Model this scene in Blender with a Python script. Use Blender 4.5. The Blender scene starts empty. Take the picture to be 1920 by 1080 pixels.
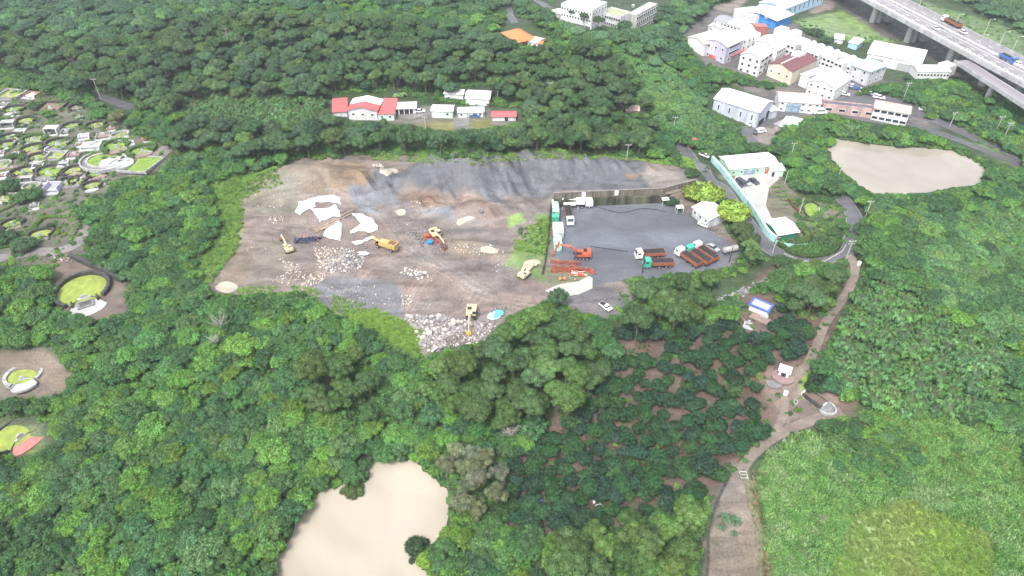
import bpy, math, random
import numpy as np
from mathutils import Vector, Matrix
random.seed(7); rng = np.random.default_rng(7)
SC = bpy.context.scene; COL = SC.collection
R = math.radians
# ---------------------------------------------------------------- camera maths
F = 1300.0; PIT = R(40); H0 = 135.0; cP, sP = math.cos(PIT), math.sin(PIT)
def P(px, py, z=0.0):
    px = np.asarray(px, float); py = np.asarray(py, float)
    cx = (px-960)/F; cy = -(py-540)/F
    dz = -sP+cy*cP; t = (z-H0)/dz
    return cx*t, (cP+cy*sP)*t
def proj(x, y, z):
    zz = z-H0; fw = y*cP-zz*sP
    return 960+F*x/fw, 540-F*(y*sP+zz*cP)/fw, fw
def sm(t): t = np.clip(t, 0, 1); return t*t*(3-2*t)
# ---------------------------------------------------------------- numpy helpers
def pip(x, y, poly):
    ins = np.zeros(np.shape(x), bool); n = len(poly)
    for i in range(n):
        x1, y1 = poly[i]; x2, y2 = poly[(i+1) % n]
        if y1 == y2: continue
        c = ((y1 > y) != (y2 > y)) & (x < (x2-x1)*(y-y1)/(y2-y1)+x1)
        ins ^= c
    return ins
def sdist(x, y, poly, closed=True):
    d = np.full(np.shape(x), 1e18); n = len(poly)
    for i in range(n if closed else n-1):
        x1, y1 = poly[i]; x2, y2 = poly[(i+1) % n]
        dx, dy = x2-x1, y2-y1; L = dx*dx+dy*dy+1e-12
        t = np.clip(((x-x1)*dx+(y-y1)*dy)/L, 0, 1)
        d = np.minimum(d, (x-x1-t*dx)**2+(y-y1-t*dy)**2)
    d = np.sqrt(d)
    if closed: d = np.where(pip(x, y, poly), -d, d)
    return d
def _hash(i, j, s):
    n = (i.astype(np.int64)*374761393+j.astype(np.int64)*668265263+s*974634777) & 0xffffffff
    n = ((n ^ (n >> 13))*1274126177) & 0xffffffff
    return ((n ^ (n >> 16)) & 0xffff)/65535.0
def vnoise(x, y, s=0):
    x = np.asarray(x, float); y = np.asarray(y, float)
    xi = np.floor(x); yi = np.floor(y); fx = sm(x-xi); fy = sm(y-yi)
    a = _hash(xi, yi, s); b = _hash(xi+1, yi, s); c = _hash(xi, yi+1, s); d = _hash(xi+1, yi+1, s)
    return (a*(1-fx)+b*fx)*(1-fy)+(c*(1-fx)+d*fx)*fy
def fbm(x, y, o=4, s=0):
    v = 0; a = .5
    for k in range(o): v = v+a*vnoise(x*2**k+17*k, y*2**k-9*k, s+k); a *= .5
    return v
def W(pts, z=0.0): return [tuple(float(v) for v in P(a, b, z)) for a, b in pts]
# ---------------------------------------------------------------- layout of the ground (plan shapes)
QUARRY = [(385,520),(425,470),(440,405),(412,368),(440,335),(520,315),(560,298),(640,296),(700,290),(790,290),(860,298),(960,292),(1050,288),(1200,296),(1290,316),(1312,345),(1345,410),(1392,466),(1370,498),(1330,505),(1200,515),(1165,520),(1192,572),(1130,597),(1070,575),(1040,555),(960,592),(905,640),(860,650),(790,662),(772,632),(730,605),(640,592),(590,562),(560,548),(500,548),(440,552),(395,548)]
YARD = [(1038,386),(1107,384),(1239,378),(1290,384),(1345,432),(1398,470),(1340,512),(1215,530),(1180,540),(1130,560),(1024,506)]
FRONT_POND = [(505,1100),(545,1010),(560,965),(610,915),(660,900),(700,868),(760,860),(800,880),(835,925),(842,990),(800,1025),(785,1060),(820,1100)]
REAR_POND = [(1548,262),(1600,264),(1700,276),(1790,285),(1850,318),(1838,345),(1780,352),(1720,362),(1640,362),(1590,330),(1560,295)]
ZP1, ZP2 = -8.5, -1.5
wallL = W([(1038,387),(1107,384),(1239,378),(1300,362)])
terr = wallL + W([(1330,318),(1290,300),(1180,292),(1040,290)], 2)
yardW = W(YARD); pondA = W(FRONT_POND, ZP1); pondB = W(REAR_POND, ZP2)
def _rnd(pl):
    o = []
    for i in range(len(pl)):
        a, b, c, d = [np.array(pl[(i+k-1) % len(pl)]) for k in range(4)]
        for q in range(4):
            t = q/4; p = .5*((2*b)+(c-a)*t+(2*a-5*b+4*c-d)*t*t+(3*b-a-3*c+d)*t**3); w_ = (float(vnoise(p[0]/3.5, p[1]/3.5, 8))-.5)*2.2; o.append((float(p[0]+w_), float(p[1]+w_)))
    return o
pondA, pondB = _rnd(pondA), _rnd(pondB); quarW = W(QUARRY)
HEAPS = [ # px, py, rx, ry, height, power
 (600,350,22,11,9.5),(520,350,11,7,2.6),(850,352,12,9,8.2),(896,354,11,10,9.0),(755,352,14,8,5.0),(938,348,13,10,7.6),(812,348,9,8,6.4),(1012,340,14,9,4.4),(988,322,8,6,4.0),
 (1090,336,36,7,4.2),(1150,330,20,6,1.8),(1030,325,10,6,2.2),(790,386,10,5,3.4),(893,402,11,6,4.4),(985,396,12,7,3.0),(710,340,7,4,1.6),
 (610,408,11,5,2.6),(690,425,7,4,1.3),(1010,430,5,9,1.5),(870,524,11,6,2.4),(640,505,12,4,1.2),(572,560,4,7,1.6),(690,575,20,6,-1.8),(425,530,9,4,-1.3),(850,460,12,3,1.0),(815,398,9,4,1.3),(830,650,12,4,.9),(480,420,12,10,.8)]
HW = [(float(P(a, b)[0]), float(P(a, b)[1]), rx, ry, h) for a, b, rx, ry, h in HEAPS]
PILES=[(600,345),(850,348)]
def terrain(x, y):
    x = np.asarray(x, float); y = np.asarray(y, float)
    h = 17*np.exp(-(((x+70)/150)**2+((y-385)/62)**2))
    h = h+9*np.exp(-(((x-45)/55)**2+((y-325)/40)**2))
    h = h+5*np.exp(-(((x+150)/50)**2+((y-255)/30)**2))
    h = h+30*sm((y-430)/600)*(1-sm((x-40)/150))
    h = h+3*np.exp(-(((x-120)/25)**2+((y-185)/28)**2))
    h = h-7*sm((140-y)/34)*(1-.35*sm((x-60)/40))
    h = h+(fbm(x/38, y/38, 3, 5)-.44)*3.2*sm((np.abs(y-190)-52)/30)*(1-.8*sm((x-95)/60)*sm((y-170)/30))
    h = h-3*np.exp(-(((x-150)/60)**2+((y-240)/30)**2))
    # quarry relief
    sq = sdist(x, y, quarW); qi = sm((3-sq)/7)
    g = 0
    for a, b, rx, ry, hh in HW:
        d = np.sqrt(((x-a)/rx)**2+((y-b)/ry)**2+.02)
        g = g+hh*np.clip(1.12-d*.75, 0, 1)**1.35
    rid = 1-np.abs(2*fbm(x/5.5+.12*y, y/14, 3, 21)-1)
    rough = (fbm(x/3.2, y/3.2, 4, 11)-.47)*.9
    g = g+rough*(.35+.25*np.clip(g, 0, 4))+(rid-.78)*1.5*np.clip(g-1.2, 0, 3)*sm((x+62)/10)
    h = h*(1-qi)+qi*np.where(True, g, 0)+0*h
    # terrace behind the retaining wall
    st = sdist(x, y, terr); k = sm((5-st)/6)
    h = h*(1-k)+k*np.maximum(h+2.6, 3.6)
    sy = sdist(x, y, yardW); k = sm((1.0-sy)/.9)
    h = h*(1-k)
    for pw, zw in ((pondA, ZP1), (pondB, ZP2)):
        s = sdist(x, y, pw)
        h = np.where(s < 0, zw-.15-np.clip(-s*.35, 0, 1.5), (zw+.12)+(h-zw-.12)*sm(s/16)+np.clip(s*.25, 0, 1.2)*(1-sm((s-5)/14)))
    return h
def hz(x, y): return float(terrain(np.array([x]), np.array([y]))[0])
def Gv(px, py):
    z = np.zeros(np.shape(px))
    for k in range(9):
        x, y = P(px, py, z); zn = terrain(x, y)
        if np.max(np.abs(zn-z)) < .01: z = zn; break
        z = .25*z+.75*zn
    return x, y, terrain(x, y)
_gc = {}
def G(px, py):
    if (px, py) in _gc: return _gc[(px, py)]
    x, y, z = Gv(np.array([float(px)]), np.array([float(py)]))
    _gc[(px, py)] = (float(x[0]), float(y[0]), float(z[0])); return _gc[(px, py)]
# ---------------------------------------------------------------- materials
def nt(name):
    m = bpy.data.materials.new(name); m.use_nodes = True; t = m.node_tree
    b = t.nodes['Principled BSDF']; return m, t, b
def mat(name, col, rough=.8, metal=0, var=.12, scale=1.2, bump=0, spec=.3, streak=False, dirt=0):
    m, t, b = nt(name); N = t.nodes; L = t.links
    co = N.new('ShaderNodeTexCoord'); nz = N.new('ShaderNodeTexNoise'); nz.inputs['Scale'].default_value = scale; nz.inputs['Detail'].default_value = 5
    src = co.outputs['Object']
    if streak:
        mp = N.new('ShaderNodeMapping'); mp.inputs['Scale'].default_value = (1, 1, .12) if streak == 'v' else streak; L.new(src, mp.inputs[0]); src = mp.outputs[0]
    L.new(src, nz.inputs['Vector'])
    r = N.new('ShaderNodeValToRGB'); r.color_ramp.elements[0].position = .3; r.color_ramp.elements[1].position = .7
    c = np.array(col[:3]); a = np.clip(c*(1-var*2), 0, 1); d = np.clip(c*(1+var), 0, .92)
    if dirt: a = a*(1-dirt)+np.array((.12, .09, .06))*dirt
    r.color_ramp.elements[0].color = (*a, 1); r.color_ramp.elements[1].color = (*d, 1)
    L.new(nz.outputs['Fac'], r.inputs[0]); L.new(r.outputs[0], b.inputs['Base Color'])
    b.inputs['Roughness'].default_value = rough; b.inputs['Metallic'].default_value = metal; b.inputs['Specular IOR Level'].default_value = spec
    if bump:
        bp = N.new('ShaderNodeBump'); bp.inputs['Strength'].default_value = bump; bp.inputs['Distance'].default_value = .1
        L.new(nz.outputs['Fac'], bp.inputs['Height']); L.new(bp.outputs[0], b.inputs['Normal'])
    return m
MC = {}
def M(name, *a, **k):
    if name not in MC: MC[name] = mat(name, *a, **k)
    return MC[name]
def leaf_mat(name, mode, rough=.55, transl=.25):
    m, t, b = nt(name); N = t.nodes; L = t.links
    if mode == 'object':
        oi = N.new('ShaderNodeObjectInfo'); c = oi.outputs['Color']
    else:
        oi = N.new('ShaderNodeAttribute'); oi.attribute_type = 'INSTANCER'; oi.attribute_name = 'col'; c = oi.outputs['Color']
    co = N.new('ShaderNodeTexCoord'); nz = N.new('ShaderNodeTexNoise'); nz.inputs['Scale'].default_value = 2.6; nz.inputs['Detail'].default_value = 2
    L.new(co.outputs['Object'], nz.inputs['Vector'])
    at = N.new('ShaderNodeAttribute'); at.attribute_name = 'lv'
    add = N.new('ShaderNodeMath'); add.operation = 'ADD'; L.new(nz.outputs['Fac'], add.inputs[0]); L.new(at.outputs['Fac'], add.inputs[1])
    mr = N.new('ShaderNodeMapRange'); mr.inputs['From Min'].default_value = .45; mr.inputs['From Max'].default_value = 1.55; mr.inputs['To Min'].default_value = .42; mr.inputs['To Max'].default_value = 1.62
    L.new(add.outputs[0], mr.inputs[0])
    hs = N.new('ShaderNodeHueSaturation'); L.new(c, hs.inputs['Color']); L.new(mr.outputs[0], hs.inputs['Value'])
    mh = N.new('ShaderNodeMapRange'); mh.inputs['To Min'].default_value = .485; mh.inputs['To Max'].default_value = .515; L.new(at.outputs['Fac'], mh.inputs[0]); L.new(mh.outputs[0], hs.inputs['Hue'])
    L.new(hs.outputs[0], b.inputs['Base Color']); b.inputs['Roughness'].default_value = rough; b.inputs['Specular IOR Level'].default_value = .25
    tr = N.new('ShaderNodeBsdfTranslucent'); L.new(hs.outputs[0], tr.inputs[0])
    mx = N.new('ShaderNodeMixShader'); mx.inputs[0].default_value = transl
    out = N['Material Output']; L.new(b.outputs[0], mx.inputs[1]); L.new(tr.outputs[0], mx.inputs[2]); L.new(mx.outputs[0], out.inputs[0])
    return m
# ---------------------------------------------------------------- mesh helpers
class MB:
    def __init__(s): s.v = []; s.f = []
    def add(s, vs, fs):
        o = len(s.v); s.v += [tuple(v) for v in vs]; s.f += [tuple(i+o for i in f) for f in fs]; return s
    def box(s, cx, cy, cz, sx, sy, sz, rz=0, tx=1, ty=1, off=(0, 0)):
        c, n = math.cos(rz), math.sin(rz); vs = []
        for k, dz in enumerate((-.5, .5)):
            fx, fy = (1, 1) if k == 0 else (tx, ty); ox, oy = (0, 0) if k == 0 else off
            for dx, dy in ((-.5, -.5), (.5, -.5), (.5, .5), (-.5, .5)):
                x, y = dx*sx*fx+ox, dy*sy*fy+oy; vs.append((cx+c*x-n*y, cy+n*x+c*y, cz+dz*sz))
        return s.add(vs, [(0,3,2,1),(4,5,6,7),(0,1,5,4),(1,2,6,5),(2,3,7,6),(3,0,4,7)])
    def prism(s, poly, z0, z1, rev=False):
        n = len(poly); a = sum(poly[i][0]*poly[(i+1) % n][1]-poly[(i+1) % n][0]*poly[i][1] for i in range(n))
        if a < 0: poly = poly[::-1]
        vs = [(x, y, z0) for x, y in poly]+[(x, y, z1) for x, y in poly]
        return s.add(vs, [tuple(range(n))[::-1], tuple(range(n, 2*n))]+[(i, (i+1) % n, n+(i+1) % n, n+i) for i in range(n)])
    def xprof(s, prof, x0, x1):   # profile in (y,z), extruded along x
        n = len(prof); vs = [(x0, y, z) for y, z in prof]+[(x1, y, z) for y, z in prof]
        return s.add(vs, [tuple(range(n))[::-1], tuple(range(n, 2*n))]+[(i, (i+1) % n, n+(i+1) % n, n+i) for i in range(n)])
    def yprof(s, prof, y0, y1):   # profile in (x,z), extruded along y
        n = len(prof); vs = [(x, y0, z) for x, z in prof]+[(x, y1, z) for x, z in prof]
        return s.add(vs, [tuple(range(n)), tuple(range(n, 2*n))[::-1]]+[(i, n+i, n+(i+1) % n, (i+1) % n) for i in range(n)])
    def tube(s, pts, r, n=8, cap=True):
        pts = [Vector(p) for p in pts]; rs = r if isinstance(r, (list, tuple)) else [r]*len(pts); vs = []
        for i, p in enumerate(pts):
            d = (pts[min(i+1, len(pts)-1)]-pts[max(i-1, 0)]).normalized()
            a = d.orthogonal().normalized() if i == 0 else (a-d*a.dot(d)).normalized()
            b = d.cross(a)
            for k in range(n):
                t = 2*math.pi*k/n+math.pi/n; vs.append(p+a*math.cos(t)*rs[i]+b*math.sin(t)*rs[i])
        fs = [(i*n+k, i*n+(k+1) % n, (i+1)*n+(k+1) % n, (i+1)*n+k) for i in range(len(pts)-1) for k in range(n)]
        if cap: fs += [tuple(range(n))[::-1], tuple(range((len(pts)-1)*n, len(pts)*n))]
        return s.add(vs, fs)
    def blob(s, c, r, sc=(1, 1, 1), seed=0, n=1, amp=.25):
        v, f = ico(n); rs = random.Random(seed); o = [rs.uniform(0, 50) for _ in range(3)]
        out = []
        for p in v:
            k = 1+amp*(math.sin(p[0]*2.3+o[0])+math.sin(p[1]*2.9+o[1])+math.sin(p[2]*2.6+o[2]))*.5
            out.append((c[0]+p[0]*r*sc[0]*k, c[1]+p[1]*r*sc[1]*k, c[2]+p[2]*r*sc[2]*k))
        return s.add(out, f)
    def mesh(s, name):
        me = bpy.data.meshes.new(name); me.from_pydata(s.v, [], s.f); me.update(); return me
    def build(s, name, m, parent=None, smooth=False):
        me = s.mesh(name); me.materials.append(m)
        if smooth: me.polygons.foreach_set('use_smooth', [True]*len(me.polygons))
        o = bpy.data.objects.new(name, me); COL.objects.link(o)
        if parent: o.parent = parent
        return o
_ic = {}
def ico(n):
    if n in _ic: return _ic[n]
    import bmesh
    bm = bmesh.new(); bmesh.ops.create_icosphere(bm, subdivisions=n, radius=1)
    v = [tuple(x.co) for x in bm.verts]; f = [tuple(w.index for w in p.verts) for p in bm.faces]; bm.free(); _ic[n] = (v, f); return v, f
def tag(o, label=None, cat=None, group=None, kind=None):
    if label: o['label'] = label
    if cat: o['category'] = cat
    if group: o['group'] = group
    if kind: o['kind'] = kind
    return o
def empty(name, loc=(0, 0, 0), rz=0, label=None, cat=None, group=None):
    o = bpy.data.objects.new(name, None); COL.objects.link(o); o.location = loc; o.rotation_euler = (0, 0, rz); o.empty_display_size = .5
    return tag(o, label, cat, group)
def kids(o, al=None): return [c for c in COL.objects if c.parent == o]
def dup(root, loc, rz, label=None, group=None, ch=None):
    def cp(o, par):
        c = o.copy(); COL.objects.link(c)
        if par: c.parent = par
        for k in o.children: cp(k, c)
        return c
    r = cp(root, None); r.location = loc; r.rotation_euler = (0, 0, rz)
    if label: r['label'] = label
    if group: r['group'] = group
    return r
def quadmesh(name, V, Fq, m, attr=None):
    me = bpy.data.meshes.new(name); V = np.asarray(V, np.float32); Fq = np.asarray(Fq, np.int32); n = len(Fq); k = Fq.shape[1]
    me.vertices.add(len(V)); me.vertices.foreach_set('co', V.ravel())
    me.loops.add(n*k); me.loops.foreach_set('vertex_index', Fq.ravel()); me.polygons.add(n)
    me.polygons.foreach_set('loop_start', np.arange(0, n*k, k, dtype=np.int32)); me.polygons.foreach_set('loop_total', np.full(n, k, np.int32))
    if attr is not None:
        a = me.attributes.new('lv', 'FLOAT', 'POINT'); a.data.foreach_set('value', np.asarray(attr, np.float32))
    me.update(calc_edges=True); me.validate()
    if m: me.materials.append(m)
    return me
def drape(name, pts, m, dz=.08, step=3.0, zfix=None, px=True):
    """a sheet laid over the terrain: pts are plan (world) or photo points on the ground"""
    import bmesh
    if px: pts = [G(a, b)[:2] for a, b in pts]
    bm = bmesh.new(); vs = [bm.verts.new((a, b, 0)) for a, b in pts]; bm.faces.new(vs)
    xs = [p[0] for p in pts]; ys = [p[1] for p in pts]
    for ax, lo, hi in ((0, min(xs), max(xs)), (1, min(ys), max(ys))):
        t = math.ceil(lo/step)*step
        while t < hi:
            co = (t+.0137, 0, 0) if ax == 0 else (0, t+.0137, 0); no = (1, 0, 0) if ax == 0 else (0, 1, 0)
            bmesh.ops.bisect_plane(bm, geom=bm.verts[:]+bm.edges[:]+bm.faces[:], plane_co=co, plane_no=no); t += step
    bmesh.ops.triangulate(bm, faces=bm.faces[:])
    co = np.array([v.co[:] for v in bm.verts]); z = terrain(co[:, 0], co[:, 1]) if zfix is None else np.full(len(co), zfix)
    for v, q in zip(bm.verts, z): v.co.z = q+dz
    bmesh.ops.recalc_face_normals(bm, faces=bm.faces[:])
    if sum(f.normal.z for f in bm.faces) < 0: bmesh.ops.reverse_faces(bm, faces=bm.faces[:])
    me = bpy.data.meshes.new(name); bm.to_mesh(me); bm.free(); me.materials.append(m)
    me.polygons.foreach_set('use_smooth', [True]*len(me.polygons))
    o = bpy.data.objects.new(name, me); COL.objects.link(o); return o
def catmull(p, n=6):
    p = [np.array(q, float) for q in p]; p = [2*p[0]-p[1]]+p+[2*p[-1]-p[-2]]; o = []
    for i in range(1, len(p)-2):
        for k in range(n):
            t = k/n; a, b, c, d = p[i-1], p[i], p[i+1], p[i+2]
            o.append(.5*((2*b)+(c-a)*t+(2*a-5*b+4*c-d)*t*t+(3*b-a-3*c+d)*t**3))
    o.append(p[-2]); return [tuple(q) for q in o]
def strip(name, line, width, m, dz=.1, px=True, n=6, off=0, cross=3, thick=0):
    """a band along a line draped over the terrain"""
    if px: line = [G(a, b)[:2] for a, b in line]
    c = np.array(catmull(line, n)) if n > 1 else np.array(line, float)
    d = np.gradient(c, axis=0); d /= np.linalg.norm(d, axis=1)[:, None]+1e-9; nn = np.stack([-d[:, 1], d[:, 0]], 1)
    w = width if not callable(width) else np.array([width(i/(len(c)-1)) for i in range(len(c))])[:, None]
    V = []; 
    for k in range(cross+1):
        q = c+nn*(off+(k/cross-.5)*w); V.append(np.column_stack([q, terrain(q[:, 0], q[:, 1])+dz]))
    V = np.array(V); 
    if thick: V[:, :, 2] += 0
    L = len(c); Fq = [(k*L+i, k*L+i+1, (k+1)*L+i+1, (k+1)*L+i) for k in range(cross) for i in range(L-1)]
    V2 = V.reshape(-1, 3)
    if thick:
        nb = len(V2); lo = V2.copy(); lo[:, 2] -= thick; V2 = np.vstack([V2, lo])
        for k in (0, cross):
            for i in range(L-1):
                a, b = k*L+i, k*L+i+1; Fq.append((a, a+nb, b+nb, b) if k == 0 else (b, b+nb, a+nb, a))
        Fq.append((0, L, L+nb, nb)); Fq = [f for f in Fq]
        for i in (0, L-1):
            for k in range(cross): Fq.append((k*L+i, (k+1)*L+i, (k+1)*L+i+nb, k*L+i+nb))
    me = quadmesh(name, V2, Fq, m); o = bpy.data.objects.new(name, me); COL.objects.link(o); return o
# ================================================================ world, sun, camera
w = bpy.data.worlds.new("World"); SC.world = w; w.use_nodes = True
T = w.node_tree; bg = T.nodes['Background']; sky = T.nodes.new('ShaderNodeTexSky'); sky.sky_type = 'NISHITA'; sky.sun_disc = False
SUN_EL, SUN_AZ = R(58), R(-150)
sky.sun_elevation = SUN_EL; sky.sun_rotation = SUN_AZ; sky.air_density = 1.0; sky.dust_density = 4.0; sky.altitude = 100
hs = T.nodes.new('ShaderNodeHueSaturation'); hs.inputs['Saturation'].default_value = .42
T.links.new(sky.outputs[0], hs.inputs['Color']); T.links.new(hs.outputs[0], bg.inputs[0]); bg.inputs[1].default_value = .15
sl = bpy.data.lights.new('sun', 'SUN'); sl.energy = 1.4; sl.angle = R(11); sl.color = (1, .97, .92)
so = bpy.data.objects.new('sun', sl); COL.objects.link(so)
sd = Vector((math.sin(SUN_AZ)*math.cos(SUN_EL), math.cos(SUN_AZ)*math.cos(SUN_EL), math.sin(SUN_EL)))
so.rotation_euler = sd.to_track_quat('Z', 'Y').to_euler()
cam = bpy.data.cameras.new('camera'); co = bpy.data.objects.new('camera', cam); COL.objects.link(co)
co.location = (0, 0, H0); co.rotation_euler = (math.pi/2-PIT, 0, 0); cam.sensor_width = 36; cam.lens = 36*F/1920; cam.clip_end = 8000; SC.camera = co
SC.view_settings.view_transform = 'Standard'; SC.view_settings.look = 'None'; SC.view_settings.exposure = 1.35
# ================================================================ ground
GRASS = (.16, .26, .05); DIRT = (.150, .120, .104); GREY = (.10, .10, .107); FLOOR = (.030, .052, .018)
GL = [ # polygon, albedo, soft edge (m), noise
 ([(0,165),(110,175),(185,215),(330,258),(320,292),(270,335),(215,370),(160,420),(165,485),(100,500),(0,490)], (.088,.084,.058), 3),
 ([(95,480),(170,478),(240,520),(235,590),(190,600),(105,590)], (0.116,0.088,0.068), 3),
 ([(0,660),(90,650),(130,690),(125,740),(60,755),(0,760)], (0.136,0.109,0.082), 3),
 ([(0,790),(70,790),(90,830),(60,850),(0,850)], (0.096,0.128,0.048), 3),
 ([(1175,590),(1290,600),(1380,560),(1470,480),(1530,490),(1600,500),(1580,600),(1545,690),(1605,740),(1600,775),(1470,800),(1390,860),(1340,930),(1280,950),(1170,990),(1080,1045),(980,1015),(930,970),(950,830),(1060,760),(1130,690)], (.085,.057,.043), 3),
 ([(1420,690),(1520,680),(1560,700),(1600,745),(1470,790),(1430,740)], (0.136,0.102,0.082), 3),
 ([(1500,700),(1540,690),(1560,720),(1500,735)], GRASS, 2),
 ([(1375,868),(1400,880),(1425,960),(1445,1100),(1318,1100),(1328,1000),(1350,930)], (0.156,0.129,0.102), 2),
 ([(1430,880),(1640,770),(1760,780),(1920,840),(1920,1100),(1450,1100),(1415,930)], (0.104,0.144,0.048), 5),
 ([(1580,980),(1700,930),(1870,1000),(1880,1100),(1530,1100)], (.17,.25,.06), 5),
 ([(1700,420),(1900,400),(1920,600),(1800,560),(1720,500)], (0.080,0.128,0.040), 6),
 ([(1490,40),(1580,20),(1640,50),(1700,62),(1690,80),(1600,78),(1520,60)], (0.128,0.192,0.064), 5),
 ([(1560,0),(1600,0),(1700,50),(1800,100),(1900,150),(1920,190),(1830,170),(1740,110),(1640,60)], (0.088,0.075,0.068), 5),
 ([(1720,0),(1920,60),(1920,110),(1780,50),(1700,10)], (0.096,0.144,0.056), 6),
 ([(1800,230),(1920,250),(1920,320),(1850,290)], (0.104,0.160,0.056), 4),
 ([(1520,0),(1570,0),(1560,18),(1520,25)], (0.170,0.136,0.122), 3),
 ([(1280,40),(1340,20),(1480,40),(1620,130),(1780,230),(1760,240),(1600,215),(1440,225),(1400,250),(1440,275),(1480,262),(1460,200),(1330,130),(1285,75)], (0.102,0.095,0.088), 3),
 ([(1345,325),(1480,320),(1500,370),(1580,385),(1580,420),(1540,450),(1470,450),(1420,400),(1370,350)], (0.109,0.102,0.068), 3),
 ([(1320,0),(1400,0),(1380,25),(1330,15)], (0.190,0.150,0.129), 3),
 ([(620,190),(760,195),(905,205),(975,215),(960,235),(880,245),(760,232),(640,222)], (0.116,0.109,0.095), 3),
 ([(780,232),(850,225),(850,245),(790,245)], (0.136,0.136,0.048), 2),([(880,228),(920,222),(925,240),(885,245)], (0.136,0.136,0.048), 2),
 ([(395,325),(520,310),(530,345),(445,375),(452,420),(440,470),(400,530),(330,545),(330,480),(395,420),(400,370)], (0.120,0.192,0.048), 3),
 ([(440,540),(560,535),(700,575),(790,622),(790,665),(740,655),(650,600),(560,560),(450,565)], (0.112,0.208,0.040), 3),
 ([(690,280),(1040,280),(1160,286),(1305,300),(1305,318),(1180,300),(1040,298),(880,310),(700,300)], (0.120,0.192,0.040), 2),
 ([(1140,560),(1200,570),(1260,585),(1250,600),(1180,600)], GRASS, 3),
 (QUARRY, DIRT, 2),
 ([(400,330),(520,318),(500,345),(445,372),(455,430),(440,480),(420,480),(440,400),(405,370)], (0.128,0.176,0.056), 4),
 ([(530,305),(600,298),(680,305),(690,340),(600,365),(500,355)], (.155,.115,.08), 3),
 ([(540,300),(541,300),(541,301)], (0.136,0.112,0.088), 3),
 ([(690,335),(780,320),(860,298),(960,296),(1090,292),(1210,306),(1205,330),(1290,338),(1215,354),(1035,360),(1030,370),(960,395),(900,362),(800,360),(760,345),(700,362)], (0.084,0.086,0.094), 2),
 ([(650,345),(740,355),(780,395),(850,385),(860,420),(780,420),(690,400),(655,375)], (0.120,0.124,0.136), 2),
 ([(765,352),(810,358),(820,385),(780,392),(745,372)], (0.150,0.102,0.078), 2),([(870,368),(925,385),(935,410),(880,412),(850,390)], (0.136,0.102,0.082), 2),
 ([(1170,326),(1200,326),(1195,336),(1175,336)], (0.163,0.102,0.068), 1),([(1205,325),(1300,322),(1300,342),(1220,352)], (0.163,0.143,0.129), 1.5),
 ([(940,368),(1030,362),(1030,400),(990,420),(950,395)], (0.122,0.105,0.095), 2),
 ([(580,530),(640,515),(740,530),(762,560),(750,602),(650,590),(585,560)], (0.112,0.112,0.119), 2),
 ([(700,380),(800,400),(960,440),(960,490),(1000,540),(900,560),(800,500),(740,450)], (0.136,0.116,0.105), 3),
 ([(960,470),(1020,420),(1000,405),(1035,405),(1022,500),(1060,525),(1010,530),(965,500),(945,500)], (0.104,0.160,0.048), 1.5),
 ([(950,410),(975,400),(985,415),(955,425)], GRASS, 1.5),
 ([(1010,500),(1110,510),(1100,528),(1030,538)], (0.128,0.136,0.072), 1.5),
 ([(440,470),(520,440),(560,470),(500,540),(410,550),(390,520)], (0.136,0.112,0.088), 3),
 ([(830,440),(900,450),(950,480),(880,490),(830,470)], (0.163,0.133,0.102), 3),
 ([(1030,560),(1110,520),(1190,570),(1130,597),(1080,585)], (0.102,0.094,0.097), 2),
 ([(475,330),(560,330),(560,400),(500,400),(455,370)], (0.129,0.119,0.088), 4),
]
xs = np.concatenate([-330-np.cumsum(1.6*1.12**np.arange(48))[::-1], np.arange(-330, -115, 1.6), np.arange(-115, 75, .62), np.arange(75, 330, 1.6), 330+np.cumsum(1.6*1.12**np.arange(48))])
ys = np.concatenate([30-np.cumsum(1.6*1.2**np.arange(16))[::-1], np.arange(30, 128, 1.5), np.arange(128, 240, .62), np.arange(240, 560, 1.6), 560+np.cumsum(1.6*1.12**np.arange(48))])
X, Y = np.meshgrid(xs, ys); Xf, Yf = X.ravel(), Y.ravel(); Zf = terrain(Xf, Yf)
nx, ny = len(xs), len(ys); idx = np.arange(nx*ny).reshape(ny, nx)
Fq = np.stack([idx[:-1, :-1], idx[:-1, 1:], idx[1:, 1:], idx[1:, :-1]], -1).reshape(-1, 4)
colr = np.tile(np.array(FLOOR), (len(Xf), 1)); wob = (fbm(Xf/3, Yf/3, 3, 3)-.45)*4+(fbm(Xf/.9, Yf/.9, 2, 31)-.4)*1.5
def gpoly(poly): return [G(a, b)[:2] for a, b in poly]
for poly, c, soft in GL:
    g = gpoly(poly); a = np.array(g); m = (Xf > a[:, 0].min()-8) & (Xf < a[:, 0].max()+8) & (Yf > a[:, 1].min()-8) & (Yf < a[:, 1].max()+8)
    d = sdist(Xf[m], Yf[m], g)+wob[m]*min(1, soft/2.5); k = sm((soft*.5-d)/soft)[:, None]
    colr[m] = colr[m]*(1-k)+np.array(c)*k
TRACKS = [[(1180,560),(1090,570),(1010,575),(940,560),(880,535),(820,500),(760,470),(730,430),(700,395)],[(1030,565),(960,560),(900,545),(850,515),(790,470),(770,430)],[(760,470),(700,500),(660,540),(600,545)],[(820,500),(780,540),(760,590)],[(700,395),(640,360),(560,358),(500,372)],[(1020,400),(990,440),(960,480),(930,500)],[(780,400),(850,380),(950,372),(1020,365)],[(900,545),(870,580),(830,590)]]
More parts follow.
